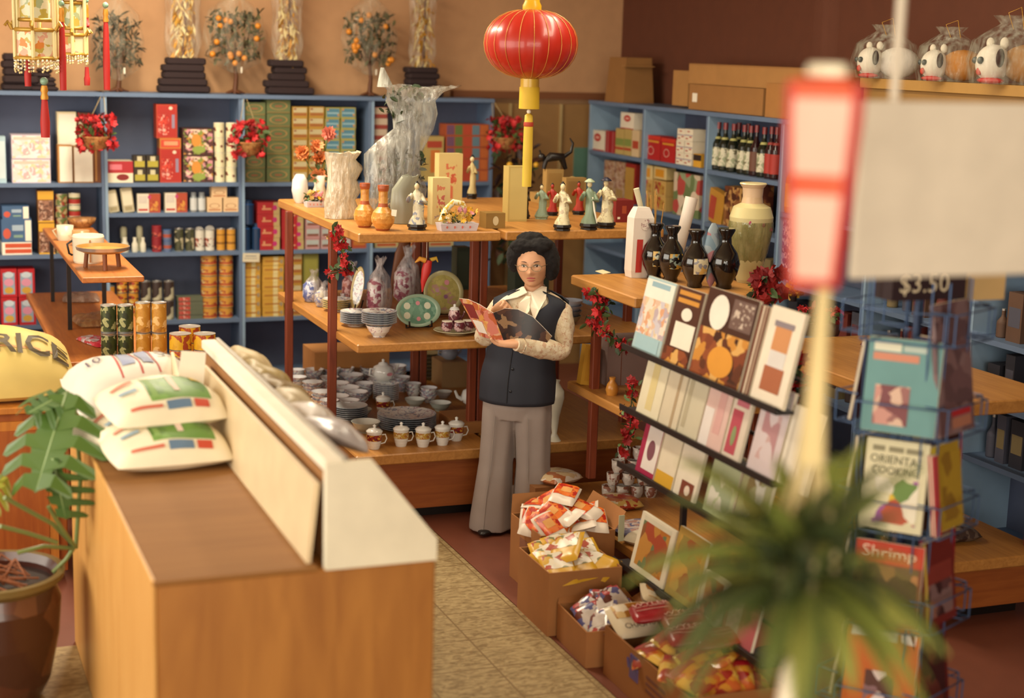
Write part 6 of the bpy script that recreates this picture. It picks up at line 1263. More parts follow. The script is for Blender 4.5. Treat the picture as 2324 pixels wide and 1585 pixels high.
solo('small_carton', MB().box((0, 0, .14), (.1, .2, .279), CARDD), 'brown carton under the white and tan bag behind red packets', 'carton', (2.93, 7.03, 0), 0)
# ------------------------------------------------------------ wire book spinner
p0 = Vector((3.06, 4.20, 0)); WR = M('4f6a94', .35, .5)
t = thing('wire_book_rack', 'tall revolving blue wire rack of cookbooks, right foreground', 'book rack', p0, 0)
part('pole', MB().tube([(0, 0, .02), (0, 0, 1.80)], .014, M('3a4a6a', .4, .4)), t); part('base', MB().lathe([(.25, 0), (.25, .02), (.03, .04)], M('2a2a34', .5), seg=24), t)
fa = {'A': -2.42, 'B': -1.12, 'C': .3, 'D': 2.0}   # outward directions of the four faces
tiers = [.27, .59, .91, 1.23]
for z in tiers+[1.53]:
    for nm, a in fa.items():
        n = Vector((cos(a), sin(a), 0)); u = Vector((-sin(a), cos(a), 0)); w = MB()
        for zz in (0, .1): w.tube([tuple(n*.12+u*.13+Vector((0, 0, z+zz))), tuple(n*.2+u*.13+Vector((0, 0, z+zz))), tuple(n*.2-u*.13+Vector((0, 0, z+zz))), tuple(n*.12-u*.13+Vector((0, 0, z+zz)))], .0028, WR, 6)
        for q in (-.13, .13): w.tube([tuple(n*.2+u*q+Vector((0, 0, z))), tuple(n*.2+u*q+Vector((0, 0, z+.1)))], .0028, WR, 6)
        for q in (-.1, .1): w.tube([tuple(n*.03+u*q*.6+Vector((0, 0, z))), tuple(n*.2+u*q+Vector((0, 0, z)))], .0025, WR, 6)
        part('wire_pocket', w, t)
w = MB()
for a in fa.values():
    for q in (-.12, .12):
        n = Vector((cos(a), sin(a), 0)); u = Vector((-sin(a), cos(a), 0)); w.tube([tuple(n*.11+u*q+Vector((0, 0, .06))), tuple(n*.11+u*q+Vector((0, 0, 1.72)))], .003, WR, 6)
part('wire_uprights', w, t)
part('header_sign', MB().box((0, 0, 1.70), (.28, .1, .1), M('2a1a20', .5)), t)
tx = MB().at((-.02, -.052, 1.70)); tx.text('$3.50', .085, M('d9cdb0'), lambda a, b: (a, 0, b)); part('price_lettering', tx, t)
part('beige_board', MB().box((.225, -.02, 1.71), (.17, .02, .14), M('c9aa74', .6)), t)
def sbook(face, tier, w, h, cover, decals, label, off=0.0, lean=.14, t_=.014, name='cookbook', out=.165, ext=None):
    a = fa[face]; n = Vector((cos(a), sin(a), 0)); u = Vector((-sin(a), cos(a), 0)); L = p0+n*out+u*off+Vector((0, 0, tiers[tier]+.004))
    tt = thing(name, label, 'book', L, (-lean, 0, a+pi/2)); part('cover', carton(w, t_, h, cover, decals), tt); part('page_block', MB().box((.0015, 0, h/2), (w-.001, t_*.7, h+.002), M('e0d4bc')), tt); return tt
TB = M('6a9a9c', .4)
sbook('A', 3, .235, .30, TB, [(.08, .86, .45, .95, M('dfe0cc')), (.48, .87, .8, .93, M('b8c8c0')), (.08, .76, .7, .84, M('d08a70')), (.15, .08, .62, .5, SP(['9a6a68', 'c9948a', 'd8b8a4', '7d4a50'], 24, .4)), (.86, .9, .92, .94, M('dfe0cc'))], 'teal cookbook with red title and food picture, top tier of wire rack')
sbook('A', 2, .20, .29, M('d8d2b0', .4), [(.1, .87, .3, .93, M('8a8468')), (.36, .87, .6, .93, M('8a8468')), (.64, .87, .9, .93, M('8a8468')), (.08, .74, .92, .83, M('5a5a40'), 'T:ORIENTAL'), (.12, .62, .88, .71, M('5a5a40'), 'T:COOKING'), (.2, .08, .9, .58, SP(['d8d2b0', '9a5a9a', 'd9b83a', 'd8d2b0', 'b5563c', 'e6e0cc', '6a8a4a'], 16, .4))], 'cream Oriental Cooking book on the second tier of wire rack')
sbook('A', 1, .22, .27, M('7a4a30', .4), [(0, .74, 1, 1, M('b8361e')), (.1, .78, .9, .95, M('ecd0b8'), 'T:Shrimp'), (.05, .05, .95, .72, SP(['6a5a34', 'a87a48', '8a6a3c', '4a3a24'], 16, .4))], 'red topped Shrimp cookbook on third tier of wire rack')
sbook('A', 0, .235, .31, M('c0642c', .4), [(.05, .84, .35, .95, M('ece4dc')), (.4, .84, .7, .95, M('ece4dc')), (.75, .84, .95, .95, M('ece4dc')), (.3, .1, .7, .5, SP(['c0642c', '8a6a70', 'd8c8c8', '5a3a34'], 18, .4))], 'orange cookbook with white title blocks, bottom tier of wire rack')
GRB = SP(['6a5054', '7a6062', '6a5054', '80686a', '5c464a'], 18, .4)
sbook('B', 3, .23, .42, GRB, [(.35, .13, .9, .18, M('a8262c')), (.35, .04, .9, .12, M('a8705a'))], 'tall grey brown book with red title, top tier facing right', off=.0)
sbook('B', 2, .19, .28, M('a88a2c', .4), [(0, 0, .2, 1, M('d8c040')), (.3, .1, .95, .9, SP(['a88a2c', '8a6a24', 'a88a2c'], 14))], 'yellow ochre book on second tier facing right', off=.0)
sbook('B', 2, .22, .30, M('3a1c1a', .4), [(.1, .1, .9, .9, SP(['3a1c1a', '7d5a34', '5a3a24', '3a1c1a'], 14, .4)), (.92, 0, 1, 1, M('9a1c24'))], 'dark book with fish pattern behind the ochre book', off=.04, out=.12, lean=.05)
for k in range(4): sbook('B', 2, .03, .26, M('b8434a' if k % 2 else 'd8c8b0', .4), [], '%s of four thin red and cream books beside ochre book' % ['first', 'second', 'third', 'fourth'][k], off=-.1-.0001*k, out=.168+.006*k, t_=.005, name='thin_book')
sbook('B', 1, .20, .28, M('6a2420', .4), [(.08, .5, .9, .72, M('7d3028')), (.08, .1, .9, .5, SP(['5a3a3c', '8a5a50', '3a2224', '7a6060'], 22, .4)), (0, 0, .08, 1, M('c9b050'))], 'dark red picture book on third tier facing right')
sbook('B', 1, .22, .28, M('8a1a2a', .4), [(.1, .1, .9, .8, M('4a1018'))], 'crimson book behind the dark red picture book', off=.05, out=.12, lean=.05)
sbook('B', 0, .21, .30, M('5a1c1c', .4), [(0, 0, .12, 1, M('b04a30')), (.2, .1, .9, .9, SP(['2a1216', '5a2a24', '3a1a1c'], 14))], 'dark book with orange spine, bottom tier facing right')
for f in 'CD':
    for k in range(4): sbook(f, k, .2, .27, [M('7a2a24', .4), M('3a4a5a', .4), M('8a7a4a', .4), M('5a3040', .4)][k], [(.1, .6, .9, .85, M('c9b898'))], '%s book on the %s side of the wire rack' % (['bottom', 'third tier', 'second tier', 'top'][k], 'far right' if f == 'C' else 'hidden back'))
# ------------------------------------------------------------ white hanging sign
a = atY(1958, 228, 2.75); b = atY(2420, 628, 2.75); w = b.x-a.x; h = a.z-atY(1958, 632, 2.75).z
t = thing('hanging_sign', 'large blank cream white sign board hanging at upper right', 'sign', ((a.x+b.x)/2, 2.75, a.z), 0)
part('sign_board', MB().box((0, 0, -h/2), (w, .02, h), M('cfc4b2', .6), .002), t)
part('hanger_rod', MB().tube([(-w/2+.075, .0, 0), (-w/2+.075, .0, 3.6-a.z)], .0105, M('d0c4b0', .4)), t)
# ------------------------------------------------------------ red paper lamp
c = atY(1876, 190, 2.15); s = mpp(c)
t = thing('hanging_lamp', 'tapered red framed paper lantern with pale panels, right foreground', 'lantern', c, 0)
r0, r1 = 90*s, 60*s; H_ = 460*s
sq = lambda r, z, o_=.25: [(r*1.15*cos(pi/2*j+o_), r*1.15*sin(pi/2*j+o_), z) for j in range(4)]
OL = -3.0; PAP = M('e8b09a', .5)
PALE = M('eab4a2', .5); ORG = M('d0552a', .5); DR = M('b02a1a', .5); pn = MB()
def ring_at(q): r_ = r1+(r0*.98-r1)*min(1, (1-q)/.8) if q > .2 else r0*.98+(r0-r0*.98)*(1-q/.2); return sq(r_, -H_*q, OL)
for q0, q1, mt in ((0, .07, ORG), (.07, .44, PALE), (.44, .54, ORG), (.54, .96, PALE), (.96, 1, DR)):
    a_, b_ = ring_at(q1), ring_at(q0)
    for j in range(4): pn.add([a_[j], a_[(j+1) % 4], b_[(j+1) % 4], b_[j]], [(0, 1, 2, 3)], mt if j == 0 else DR)  # all but the main face deep red: their lack of light is painted in
pn.add(sq(r1, -H_, OL), [(3, 2, 1, 0)], DR); part('paper_panels', pn, t)
fr = MB()
for j in range(4): fr.tube([sq(r1, -H_, OL)[j], sq(r0*1.0, -.2*H_, OL)[j], sq(r0*1.02, 0, OL)[j]], .0065, M('b5281a', .4), 6)
for z, r in ((0, r0), (-H_*.48, r0*.85), (-H_, r1)): fr.tube(sq(r, z, OL), .0085 if z < -.01 and z > -H_*.9 else .0065, M('c84a1e', .4), 6, closed=True)
part('red_frame', fr, t)
part('top_plate', MB().lathe([(r0*.75, 0), (r0*.75, .006), (r0*.6, .012)], M('c8401e', .4), seg=24), t)
part('white_cap', MB().lathe([(.031, .004), (.033, .02), (.028, .03)], M('f0e8cc', .4), seg=20), t)
part('hanging_cord', MB().tube([(0, 0, .02), (0, .0, 3.6-c.z)], .0012, M('6a3a20'), 5), t)
# ------------------------------------------------------------ hanging fern
kn = atY(1870, 655, 2.25); pot = atY(1850, 1400, 2.15); s = mpp(pot)
t = thing('hanging_fern', 'feathery fern in a dark pot held by cream macrame cords, right foreground', 'hanging plant', (pot.x, 2.2, pot.z), 0)
O2 = Vector((pot.x, 2.2, pot.z)); K_ = kn-O2; Rp = 68*s
part('pot', MB().lathe([(Rp*.6, -.055), (Rp*.9, -.02), (Rp, .045), (Rp*1.08, .055), (Rp*.95, .055), (.001, .045)], M('3a1418', .4), seg=24, mats=[None]*4+[DKBR]), t)
CO = M('d8c48e', .8)
part('cord_bundle', MB().tube([tuple(K_+Vector((0, 0, .0))), tuple(K_*.85+Vector((0, 0, 0))), tuple(K_*.65), tuple(K_*.45)], [.012, .014, .018, .026], CO, 10), t)
part('upper_cord', MB().tube([tuple(K_), tuple(K_+Vector((0, .06, .35))), tuple(K_+Vector((0, .08, 3.6-kn.z)))], .0009, M('6a3a20'), 6), t)
for k in range(6):
    a = 2*pi*k/6+.3; e = Vector((Rp*1.1*cos(a), Rp*1.1*sin(a), .04)); part('cord', MB().tube([tuple(K_*.5+e*.15), tuple(K_*.3+e*.6), tuple(K_*.12+e*.95), tuple(e), (Rp*.5*cos(a), Rp*.5*sin(a), -.06), (0, 0, -.075)], .0042, CO, 6), t)
part('tail_tassel', MB().tube([(0, 0, -.07), (-.01, 0, -.12), (-.015, 0, -.2)], [.006, .016, .02], M('efe4cc', .7), 10), t)
core = leaf_cluster(220, (.10, .09, .08), .06, [M('2c3818', .8), M('3a4820', .8), M('4a5626', .8)], 77, wid=.3, centre=(0, 0, .06)); part('dense_core', core, t)
FG = [M('7a8436', .7), M('5c6a2c', .7), M('3c4820', .7), M('8c9040', .7)]
r = random.Random(12)
for k in range(92):
    a = 2*pi*k/46*3.7+r.uniform(-.2, .2); el = r.uniform(.15, 1.25) if k % 3 else r.uniform(-.1, .4); L = r.uniform(.2, .36)*(1.1 if k % 3 == 0 else .9)
    d = Vector((cos(a)*cos(el), sin(a)*cos(el)*.8, sin(el))); pts = []; pos = Vector((0, 0, .04)); dr = d.copy()
    for q in range(16): pts.append(pos.copy()); pos = pos+dr*L/15; dr = (dr+Vector((0, 0, -.07-.03*cos(el)))).normalized()
    mb = MB().tube([tuple(q) for q in pts], .0012, FG[2], 4); mt = FG[k % 4]
    for i in range(1, 16):
        ax = (pts[i]-pts[i-1]).normalized(); sd = ax.cross(Vector((0, 0, 1))).normalized(); up = ax.cross(sd); wl = .027*sin(pi*min(1, (i+.8)/16.5))**.7
        for sg in (-1, 1):
            for h2 in (0, .5):
                b_ = pts[i]-ax*L/30*(h2*2); tip = b_+sd*sg*wl+ax*wl*.5+Vector((0, 0, -.006)); n_ = ax*.0035
                mb.add([tuple(b_-n_), tuple(b_+sd*sg*wl*.5-n_*1.4+ax*wl*.2), tuple(tip), tuple(b_+sd*sg*wl*.5+n_*1.4+ax*wl*.2), tuple(b_+n_)], [(0, 1, 2, 3, 4)], mt)
    part('frond', mb, t)
# flower pots on the shaded stand
for i, (x, y, w_) in enumerate(((1840, 762, 46), (1900, 765, 44))):
    p, s = S(x, y, U4); rr_ = w_*s/2; o = thing('flower_pot', ['dark pot of small plants, left of the macrame cord', 'dark pot of small plants, right of the macrame cord'][i], 'potted plant', p+Vector((0, rr_, 0)), 0)
    part('pot', MB().lathe([(rr_*.7, 0), (rr_*.75, .01), (rr_, .06), (rr_*.85, .06), (.001, .05)], M('3a1a18', .5), seg=14), o); part('leaves', leaf_cluster(26, (rr_*.8, .03, .03), .05, LV+[DRED], 30+i, centre=(0, 0, .09)), o)
    part('flowers', flower_cluster(14, (rr_*.8, .03, .03), .02, REDS_, i).__class__() if False else flower_cluster(14, (rr_*.8, .03, .01), .02, REDS_, i), o, loc=(0, 0, .12))
p, s = S(1820, 690, U4)
bunch(p+Vector((0, .1, 0)), 'yellow plastic flower behind the red lantern, on shaded stand', [YEL, M('c99a2a')], 10, (.02, .02, .02), .05, 55, MB().lathe([(.02, 0), (.03, .05), (.025, .06)], DKBR, seg=12), leafn=8)
p, s = S(1985, 790, U4); solo('folded_packet', pillow(.12, .1, .03, SP(['7a3038', 'c9b8b4', '6a2430'], 20, .4), 4, .1, 5, .4), 'dark red and white packet on the shaded stand', 'packet', p)
for i, (x, y) in enumerate(((1885, 880), (1920, 890))):
    p = atX(x, y, 4.1); solo('speckled_bag', pillow(.2, .18, .06, SP(['4a3a34', '8a7a68', '3a2a28', '6a5a50'], 30, .4), 4, .1, 5+i, .4), ['dark speckled bag on low board of the shaded stand, left', 'dark speckled bag on low board of the shaded stand, right'][i], 'bag', (4.12+.24*i, 5.6, .30))
# ------------------------------------------------------------ the woman reading
WY = radians(-37); WO = Vector((2.815, 7.135, 0))
wm = thing('person', 'woman with dark hair and glasses in navy vest and grey flared trousers reading a magazine', 'person', WO, WY)
SKIN = M('cf9c78', .5)
def ell(c, a, b, n=28, tilt=0, pw=1.0):
    o = []
    for j in range(n):
        t_ = 2*pi*j/n; x = a*abs(cos(t_))**pw*(1 if cos(t_) >= 0 else -1); y = b*abs(sin(t_))**pw*(1 if sin(t_) >= 0 else -1)
        o.append((c[0]+x, c[1]+y, c[2]+tilt*x))
    return o
def spine(z):   # centre line of the trunk
    ks = [(.0, .0, .0), (.70, .035, .0), (.85, .04, .0), (1.0, .06, .0), (1.15, .085, .005), (1.24, .1, .01), (1.3, .105, .0)]
    for a, b in zip(ks, ks[1:]):
        if a[0] <= z <= b[0]: q = (z-a[0])/(b[0]-a[0]); return (a[1]+(b[1]-a[1])*q, a[2]+(b[2]-a[2])*q)
    return ks[-1][1:]
def trunk_dim(z):
    ks = [(.62, .155, .115), (.70, .168, .128), (.80, .172, .130), (.90, .158, .12), (1.0, .156, .122), (1.08, .165, .128), (1.15, .172, .112), (1.195, .176, .092), (1.222, .125, .072), (1.245, .062, .056)]
    for a, b in zip(ks, ks[1:]):
        if a[0] <= z <= b[0]: q = (z-a[0])/(b[0]-a[0]); return (a[1]+(b[1]-a[1])*q, a[2]+(b[2]-a[2])*q)
    return ks[-1][1:] if z > 1 else ks[0][1:]
# --- body: one continuous skin surface (head, neck, trunk, arms, hands, legs)
HC = Vector((.098, -.02, 1.375)); HR = (.080, .094, .117); HYAW = radians(8)
def head_pts():
    N, R_ = 64, 44; rings = []
    for i in range(R_+1):
        ph = -pi/2+pi*i/R_; ring = []
        for j in range(N):
            th = 2*pi*j/N; d = Vector((cos(ph)*cos(th), cos(ph)*sin(th), sin(ph)))   # y<0 is the face
            x, y, z = d.x*HR[0], d.y*HR[1], d.z*HR[2]
            if z < 0: k = 1-.22*(min(1, -z/HR[2])**1.4)*(1 if y < 0 else .6); x *= k
            if z < -.03 and y < 0: y = y*(1-.10*(min(1, -z/HR[2])))
            if y > 0: y *= 1.02
            def g(cx, cz, sx, sz): return math.exp(-((x-cx)/sx)**2-((z-cz)/sz)**2) if y < 0 else 0
            n_ = 0
            n_ += .020*g(0, -.028, .012, .012)+.010*g(0, -.010, .008, .022)+.006*g(-.012, -.033, .007, .007)+.006*g(.012, -.033, .007, .007)  # nose
            n_ -= .009*g(-.031, .004, .016, .011)+.009*g(.031, .004, .016, .011)                 # eye sockets
            n_ += .004*g(-.031, .021, .02, .007)+.004*g(.031, .021, .02, .007)                   # brows
            n_ += .006*g(-.038, -.028, .02, .02)+.006*g(.038, -.028, .02, .02)                   # cheeks
            n_ += .006*g(0, -.062, .02, .008)-.003*g(0, -.052, .008, .006)-.004*g(0, -.078, .018, .006)+.007*g(0, -.095, .02, .014)  # lips, chin
            y -= n_
            ring.append((x, y, z))
        rings.append(ring)
    return rings
Rh = Matrix.Translation(HC) @ Matrix.Rotation(HYAW, 4, 'Z') @ Matrix.Rotation(radians(4), 4, 'X') @ Matrix.Rotation(radians(-3), 4, 'Y')
body = MB()
body.X = Rh; body.loft(head_pts(), SKIN)
for s_ in (-1, 1): body.ball((s_*.076, .008, -.008), .02, SKIN, 12, 8, (.35, .7, 1.35))
body.X = Matrix.Identity(4)
body.loft([ell((.098, .012, 1.16), .06, .05), ell((.1, .008, 1.23), .048, .048), ell((.104, .0, 1.30), .045, .05), ell((.105, -.005, 1.36), .045, .05)], SKIN)
body.loft([ell((*spine(z), z), trunk_dim(z)[0]*.86, trunk_dim(z)[1]*.86) for z in (.66, .8, .9, 1.0, 1.1, 1.16)], SKIN)
def limb(mb, pts, rs, mat, seg=18): return mb.tube(pts, rs, mat, seg)
LS, LE, LW = Vector((.255, .01, 1.185)), Vector((.262, -.03, .955)), Vector((.085, -.235, 1.01))
RS2, RE, RWr = Vector((-.055, .01, 1.185)), Vector((-.13, -.05, .985)), Vector((-.045, -.16, 1.15))
limb(body, [LS-Vector((.06, 0, .035)), LS-Vector((.012, 0, .03)), LS.lerp(LE, .5), LE, LE.lerp(LW, .5), LW], [.03, .036, .038, .036, .032, .022], SKIN)
limb(body, [RS2+Vector((.06, 0, -.035)), RS2+Vector((.012, 0, -.03)), RS2.lerp(RE, .5), RE, RE.lerp(RWr, .5), RWr], [.03, .036, .038, .036, .032, .022], SKIN)
def hand(mb, wrist, dirn, palm_n, curls, thumb, sc=1.0):
    """palm and five fingers; dirn = towards the fingers, palm_n = out of the palm"""
    d = Vector(dirn).normalized(); n = Vector(palm_n); n = (n-d*n.dot(d)).normalized(); sd = d.cross(n)
    pc = wrist+d*.045*sc; rings = []
    for q, a, b in ((-.01, .02, .018), (.015, .03, .017), (.045, .038, .016), (.075, .039, .013), (.085, .034, .009)):
        c = wrist+d*q*sc; rings.append([tuple(c+sd*a*sc*cos(2*pi*j/16)+n*b*sc*sin(2*pi*j/16)) for j in range(16)])
    mb.loft(rings, SKIN)
    for k, (off_, L) in enumerate(((.029, .062), (.010, .070), (-.010, .066), (-.029, .052))):
        c = wrist+d*.078*sc+sd*off_*sc; dd = d+sd*off_*2.0; dd.normalize(); pts = [c-d*.015*sc, c]; cu = curls[k]
        for sg, f in enumerate((.42, .33, .25)):
            cu_ = cu*(1.0 if sg == 0 else .9); dd = (dd*cos(cu_)+n*sin(cu_)).normalized(); n2 = None; pts.append(pts[-1]+dd*L*f*sc)
            n = (n-dd*n.dot(dd)).normalized() if abs(n.dot(dd)) < .95 else n
        mb.tube([tuple(p_) for p_ in pts], [.0095*sc, .009*sc, .0085*sc, .0078*sc, .006*sc], SKIN, 12)
        n = Vector(palm_n); n = (n-d*n.dot(d)).normalized()
    tb = wrist+d*.02*sc+sd*thumb*.03*sc; td = (d*.6+sd*thumb*.75+n*.45).normalized()
    mb.tube([tuple(tb-td*.015), tuple(tb+td*.028*sc), tuple(tb+td*.045*sc+d*.012*sc), tuple(tb+td*.05*sc+d*.034*sc)], [.013*sc, .011*sc, .0095*sc, .0075*sc], SKIN, 12)
hand(body, LW, (-.95, -.1, .12), (0, -.35, .95), (.25, .3, .3, .35), 1)       # under the magazine, fingers along its foot
hand(body, RWr, (.75, -.2, .45), (-.1, -.75, -.6), (1.0, 1.1, 1.15, 1.2), 1)  # bent, behind the pages
for sx, hx in ((-1, -.075), (1, .115)):
    limb(body, [(.035+sx*.075, 0, .82), (hx*.75+.01, .0, .5), (hx, .02, .1)], [.085, .058, .042], SKIN)
ob = body.build('body', wm); rm = ob.modifiers.new('one_surface', 'REMESH'); rm.mode = 'VOXEL'; rm.voxel_size = .0034; rm.use_smooth_shade = True
sm_ = ob.modifiers.new('soften', 'SMOOTH'); sm_.factor = .5; sm_.iterations = 2
# --- face details
def facept(x, z, e=0.0):
    """point on the face surface, x and z from the head centre"""
    rings = _hp; best = None
    for r_ in rings:
        for p_ in r_:
            if p_[1] < 0:
                dd = (p_[0]-x)**2+(p_[2]-z)**2
                if best is None or dd < best[0]: best = (dd, p_)
    return Rh @ Vector((x, best[1][1]-e, z))
_hp = head_pts()
EYEW = M('d8ccbc', .3); EYEB = M('1c1210', .2); LIP = M('a8484a', .45); HAIR = M('0c0607', .95); BROW = M('4a2e24', .7)
for s_ in (-1, 1):
    ex = s_*.031
    e = MB(); pts = []
    for j in range(16): a = 2*pi*j/16; q = facept(ex+.0135*cos(a), .004+.0048*sin(a)*(1 if sin(a) > 0 else .8), .002); pts.append(tuple(q))
    e.add(pts, [tuple(range(16))], EYEW); e.ball(tuple(facept(ex, .004, .0)), .0052, EYEB, 12, 8)
    e.tube([tuple(facept(ex-.0145+.0029*k, .0055+.0045*sin(pi*k/10), .0028)) for k in range(11)], .0014, EYEB, 6)
    part('eye', e, wm)
    part('eyebrow', MB().tube([tuple(facept(ex+s_*(-.014+.004*k), .023+.004*sin(pi*k/8), .001)) for k in range(8)], [.0012, .002, .0022, .0022, .002, .0018, .0014, .001], BROW, 6), wm)
lp = MB()
for k0, k1, zz in ((-1, 1, -.058), (-1, 1, -.067)):
    lp.tube([tuple(facept(x*.001, zz+(.0025 if zz > -.06 else -.0022)*(1-(x/23)**2), -.001)) for x in range(-22, 23, 4)], [.001, .0025, .0036, .0042, .0045, .0048, .0048, .0045, .004, .0034, .0024, .0012][:len(range(-22, 23, 4))], LIP, 8)
part('lips', lp, wm)
gl = MB(); WIRE = M('8a7a60', .3, .6)
for s_ in (-1, 1):
    c = [Rh @ Vector((s_*.033+.023*cos(a)*(1+.08*cos(2*a)), -.112+.10*abs(s_*.033+.023*cos(a))**1.3, .001+.0175*sin(a))) for a in [2*pi*j/24 for j in range(24)]]
    gl.tube([tuple(q) for q in c],   .0015, WIRE, 6, closed=True)
    gl.tube([tuple(Rh @ Vector((s_*.057, -.106, .006))), tuple(Rh @ Vector((s_*.078, -.06, .006))), tuple(Rh @ Vector((s_*.08, .0, .002)))],   .0015, WIRE, 6)
gl.tube([tuple(Rh @ Vector((-.011, -.111, .004))), tuple(Rh @ Vector((0, -.114, .006))), tuple(Rh @ Vector((.011, -.111, .004)))],   .0015, WIRE, 6)
part('glasses', gl, wm)
# --- hair: full bouffant
hr = MB(); hr.X = Rh
r = random.Random(4)
for (c, rr_, sc) in (((0, .03, .066), .106, (1.06, .98, .66)), ((0, .055, .02), .1, (1.12, .8, 1.05)), ((-.088, .006, .03), .05, (.8, 1.1, 1.45)), ((.09, .004, .005), .053, (.8, 1.1, 1.7)), ((-.045, -.035, .098), .05, (1.15, .8, .62)), ((.045, -.03, .1), .052, (1.15, .85, .62)),
                     ((-.01, -.05, .098), .042, (1.5, .75, .45)), ((.05, -.05, .088), .036, (1.1, .8, .6)), ((-.05, -.05, .085), .034, (1.1, .8, .6)), ((-.07, -.01, .06), .045, (.8, 1, 1.2)), ((.07, -.005, .06), .047, (.8, 1, 1.2)), ((0, .08, -.03), .06, (1.2, .7, 1.1)), ((-.01, .02, .128), .05, (1.3, 1, .5))):
    hr.ball(c, rr_, HAIR, 24, 16, sc)
ho = hr.build('hair', wm); rm = ho.modifiers.new('one_surface', 'REMESH'); rm.mode = 'VOXEL'; rm.voxel_size = .005; rm.use_smooth_shade = True
tx_ = bpy.data.textures.new('hair_waves', 'CLOUDS'); tx_.noise_scale = .022; dm = ho.modifiers.new('waves', 'DISPLACE'); dm.texture = tx_; dm.strength = .012; dm.mid_level = .5
# --- trousers
TR = M('968a84', .8)
tr = MB()
tr.loft([ell((*spine(z), z), a, b) for z, a, b in ((.60, .14, .11), (.66, .165, .125), (.74, .172, .13), (.82, .170, .128), (.88, .158, .12))], TR)
for sx, hx, hy in ((-1, -.085, -.01), (1, .125, .03)):
    cx = .035+sx*.08; rg = []
    for z, q, a, b in ((.72, 0, .09, .11), (.62, .1, .092, .105), (.5, .3, .088, .092), (.36, .55, .085, .085), (.2, .8, .096, .094), (.08, .95, .106, .104), (.018, 1, .110, .108)):
        c = (cx+(hx-cx)*q, hy*q, z); rg.append([(p_[0]*1+.004*sin(6*atan2(p_[1]-c[1], p_[0]-c[0])), p_[1]+.004*cos(5*atan2(p_[1]-c[1], p_[0]-c[0])), p_[2]) for p_ in ell(c, a, b, 36)])
    tr.loft(rg, TR)
to = tr.build('trousers', wm); rm = to.modifiers.new('one_surface', 'REMESH'); rm.mode = 'VOXEL'; rm.voxel_size = .006; rm.use_smooth_shade = True
sm_ = to.modifiers.new('soften', 'SMOOTH'); sm_.factor = .5; sm_.iterations = 4
part('trouser_crease', MB().tube([(-.045, -.112, .62), (-.06, -.096, .4), (-.08, -.105, .2), (-.088, -.118, .03)], .0022, M('9a8f88', .8), 6).tube([(.12, -.108, .62), (.12, -.076, .4), (.125, -.06, .2), (.126, -.075, .03)], .0022, M('9a8f88', .8), 6), wm)
for hx, hy in ((-.085, -.01), (.125, .03)): part('shoe', MB().ball((hx, hy-.04, .02), .05, BLACK, 16, 10, (.85, 2.1, .42)), wm)
# --- blouse: trunk, sleeves, cuffs, collar
BLS = SP(['d9c8a8', 'e0d2b4', 'd6c2a2', 'c9a68a', 'dccbb0', 'e4d8be', 'dccbb0'], 70, .7); BLP = M('e9dcc6', .6)
bl = MB().loft([ell((*spine(z), z), trunk_dim(z)[0]*.95, trunk_dim(z)[1]*.96) for z in (.72, .85, 1.0, 1.08, 1.15, 1.19, 1.215, 1.235)], BLS, caps=False)
part('blouse', bl, wm)
def sleeve(S_, E_, W_, r0, nm, s_):
    mb = MB(); dirs = []
    pts = [S_+Vector((-s_*.06, 0, -.02)), S_+Vector((-s_*.012, 0, -.012)), S_.lerp(E_, .35), S_.lerp(E_, .75), E_+Vector((s_*.004, .012, -.004)), E_.lerp(W_, .3), E_.lerp(W_, .65), E_.lerp(W_, .88)]
    mb.tube([tuple(p_) for p_ in pts], [.03, .052, .058, .057, .056, .055, .049, .038], BLS, 24)
    o = mb.build(nm, wm); sb = o.modifiers.new('smooth', 'SUBSURF'); sb.levels = 1; sb.render_levels = 2
    tx = bpy.data.textures.new('cloth_folds', 'CLOUDS'); tx.noise_scale = .05; dm = o.modifiers.new('folds', 'DISPLACE'); dm.texture = tx; dm.strength = .018
    part('cuff', MB().tube([tuple(E_.lerp(W_, .86)), tuple(E_.lerp(W_, 1.0))], [.033, .031], BLP if False else BLS, 20), wm)
sleeve(LS, LE, LW, .05, 'sleeve', 1); sleeve(RS2, RE, RWr, .05, 'sleeve', -1)
def sheet(pts, mat, th, name):
    mb = MB().add(pts, [tuple(range(len(pts)))], mat); o = mb.build(name, wm); md = o.modifiers.new('thickness', 'SOLIDIFY'); md.thickness = th; md.offset = 0; return o
# vest with V neck and armholes: the upper edge follows the angle round the body
NV = M('232733', .75)
def vtop(t_):   # t_: 0 = front centre, +-pi = back
    a = abs(t_)
    if a < .12: return 1.105+.0*a
    if a < .85: return 1.105+(a-.12)/(.73)*.137
    if a < 1.22: return 1.242-(a-.85)*.1
    if a < 1.42: return 1.205-(a-1.22)/.2*.10
    if a < 1.72: return 1.105
    if a < 2.0: return 1.105+(a-1.72)/.28*.125
    return 1.235
K = 96; rows = 26; vs = []; 
for i in range(rows+1):
    for j in range(K):
        t_ = -pi+2*pi*j/K; zt = vtop(t_); z = .685+(zt-.685)*i/rows; a, b = trunk_dim(z); ex = 1.075+.012*sin(9*t_)*(1-i/rows)
        if z < .8: ex += (.8-z)*.25
        px_, py_ = spine(z); vs.append((px_+a*ex*sin(t_), py_-b*ex*cos(t_)-.004, z))
fs = [(i*K+j, i*K+(j+1) % K, (i+1)*K+(j+1) % K, (i+1)*K+j) for i in range(rows) for j in range(K)]
vo = MB().add(vs, fs, NV, True).build('vest', wm); md = vo.modifiers.new('thickness', 'SOLIDIFY'); md.thickness = .006; md.offset = 1
bt = MB()
mbp = [(spine(z)[0]-.012, spine(z)[1]-trunk_dim(z)[1]*1.075-.011-(.8-z)*.03*(z < .8), z) for z in (.70, .8, .9, 1.0, 1.095)]
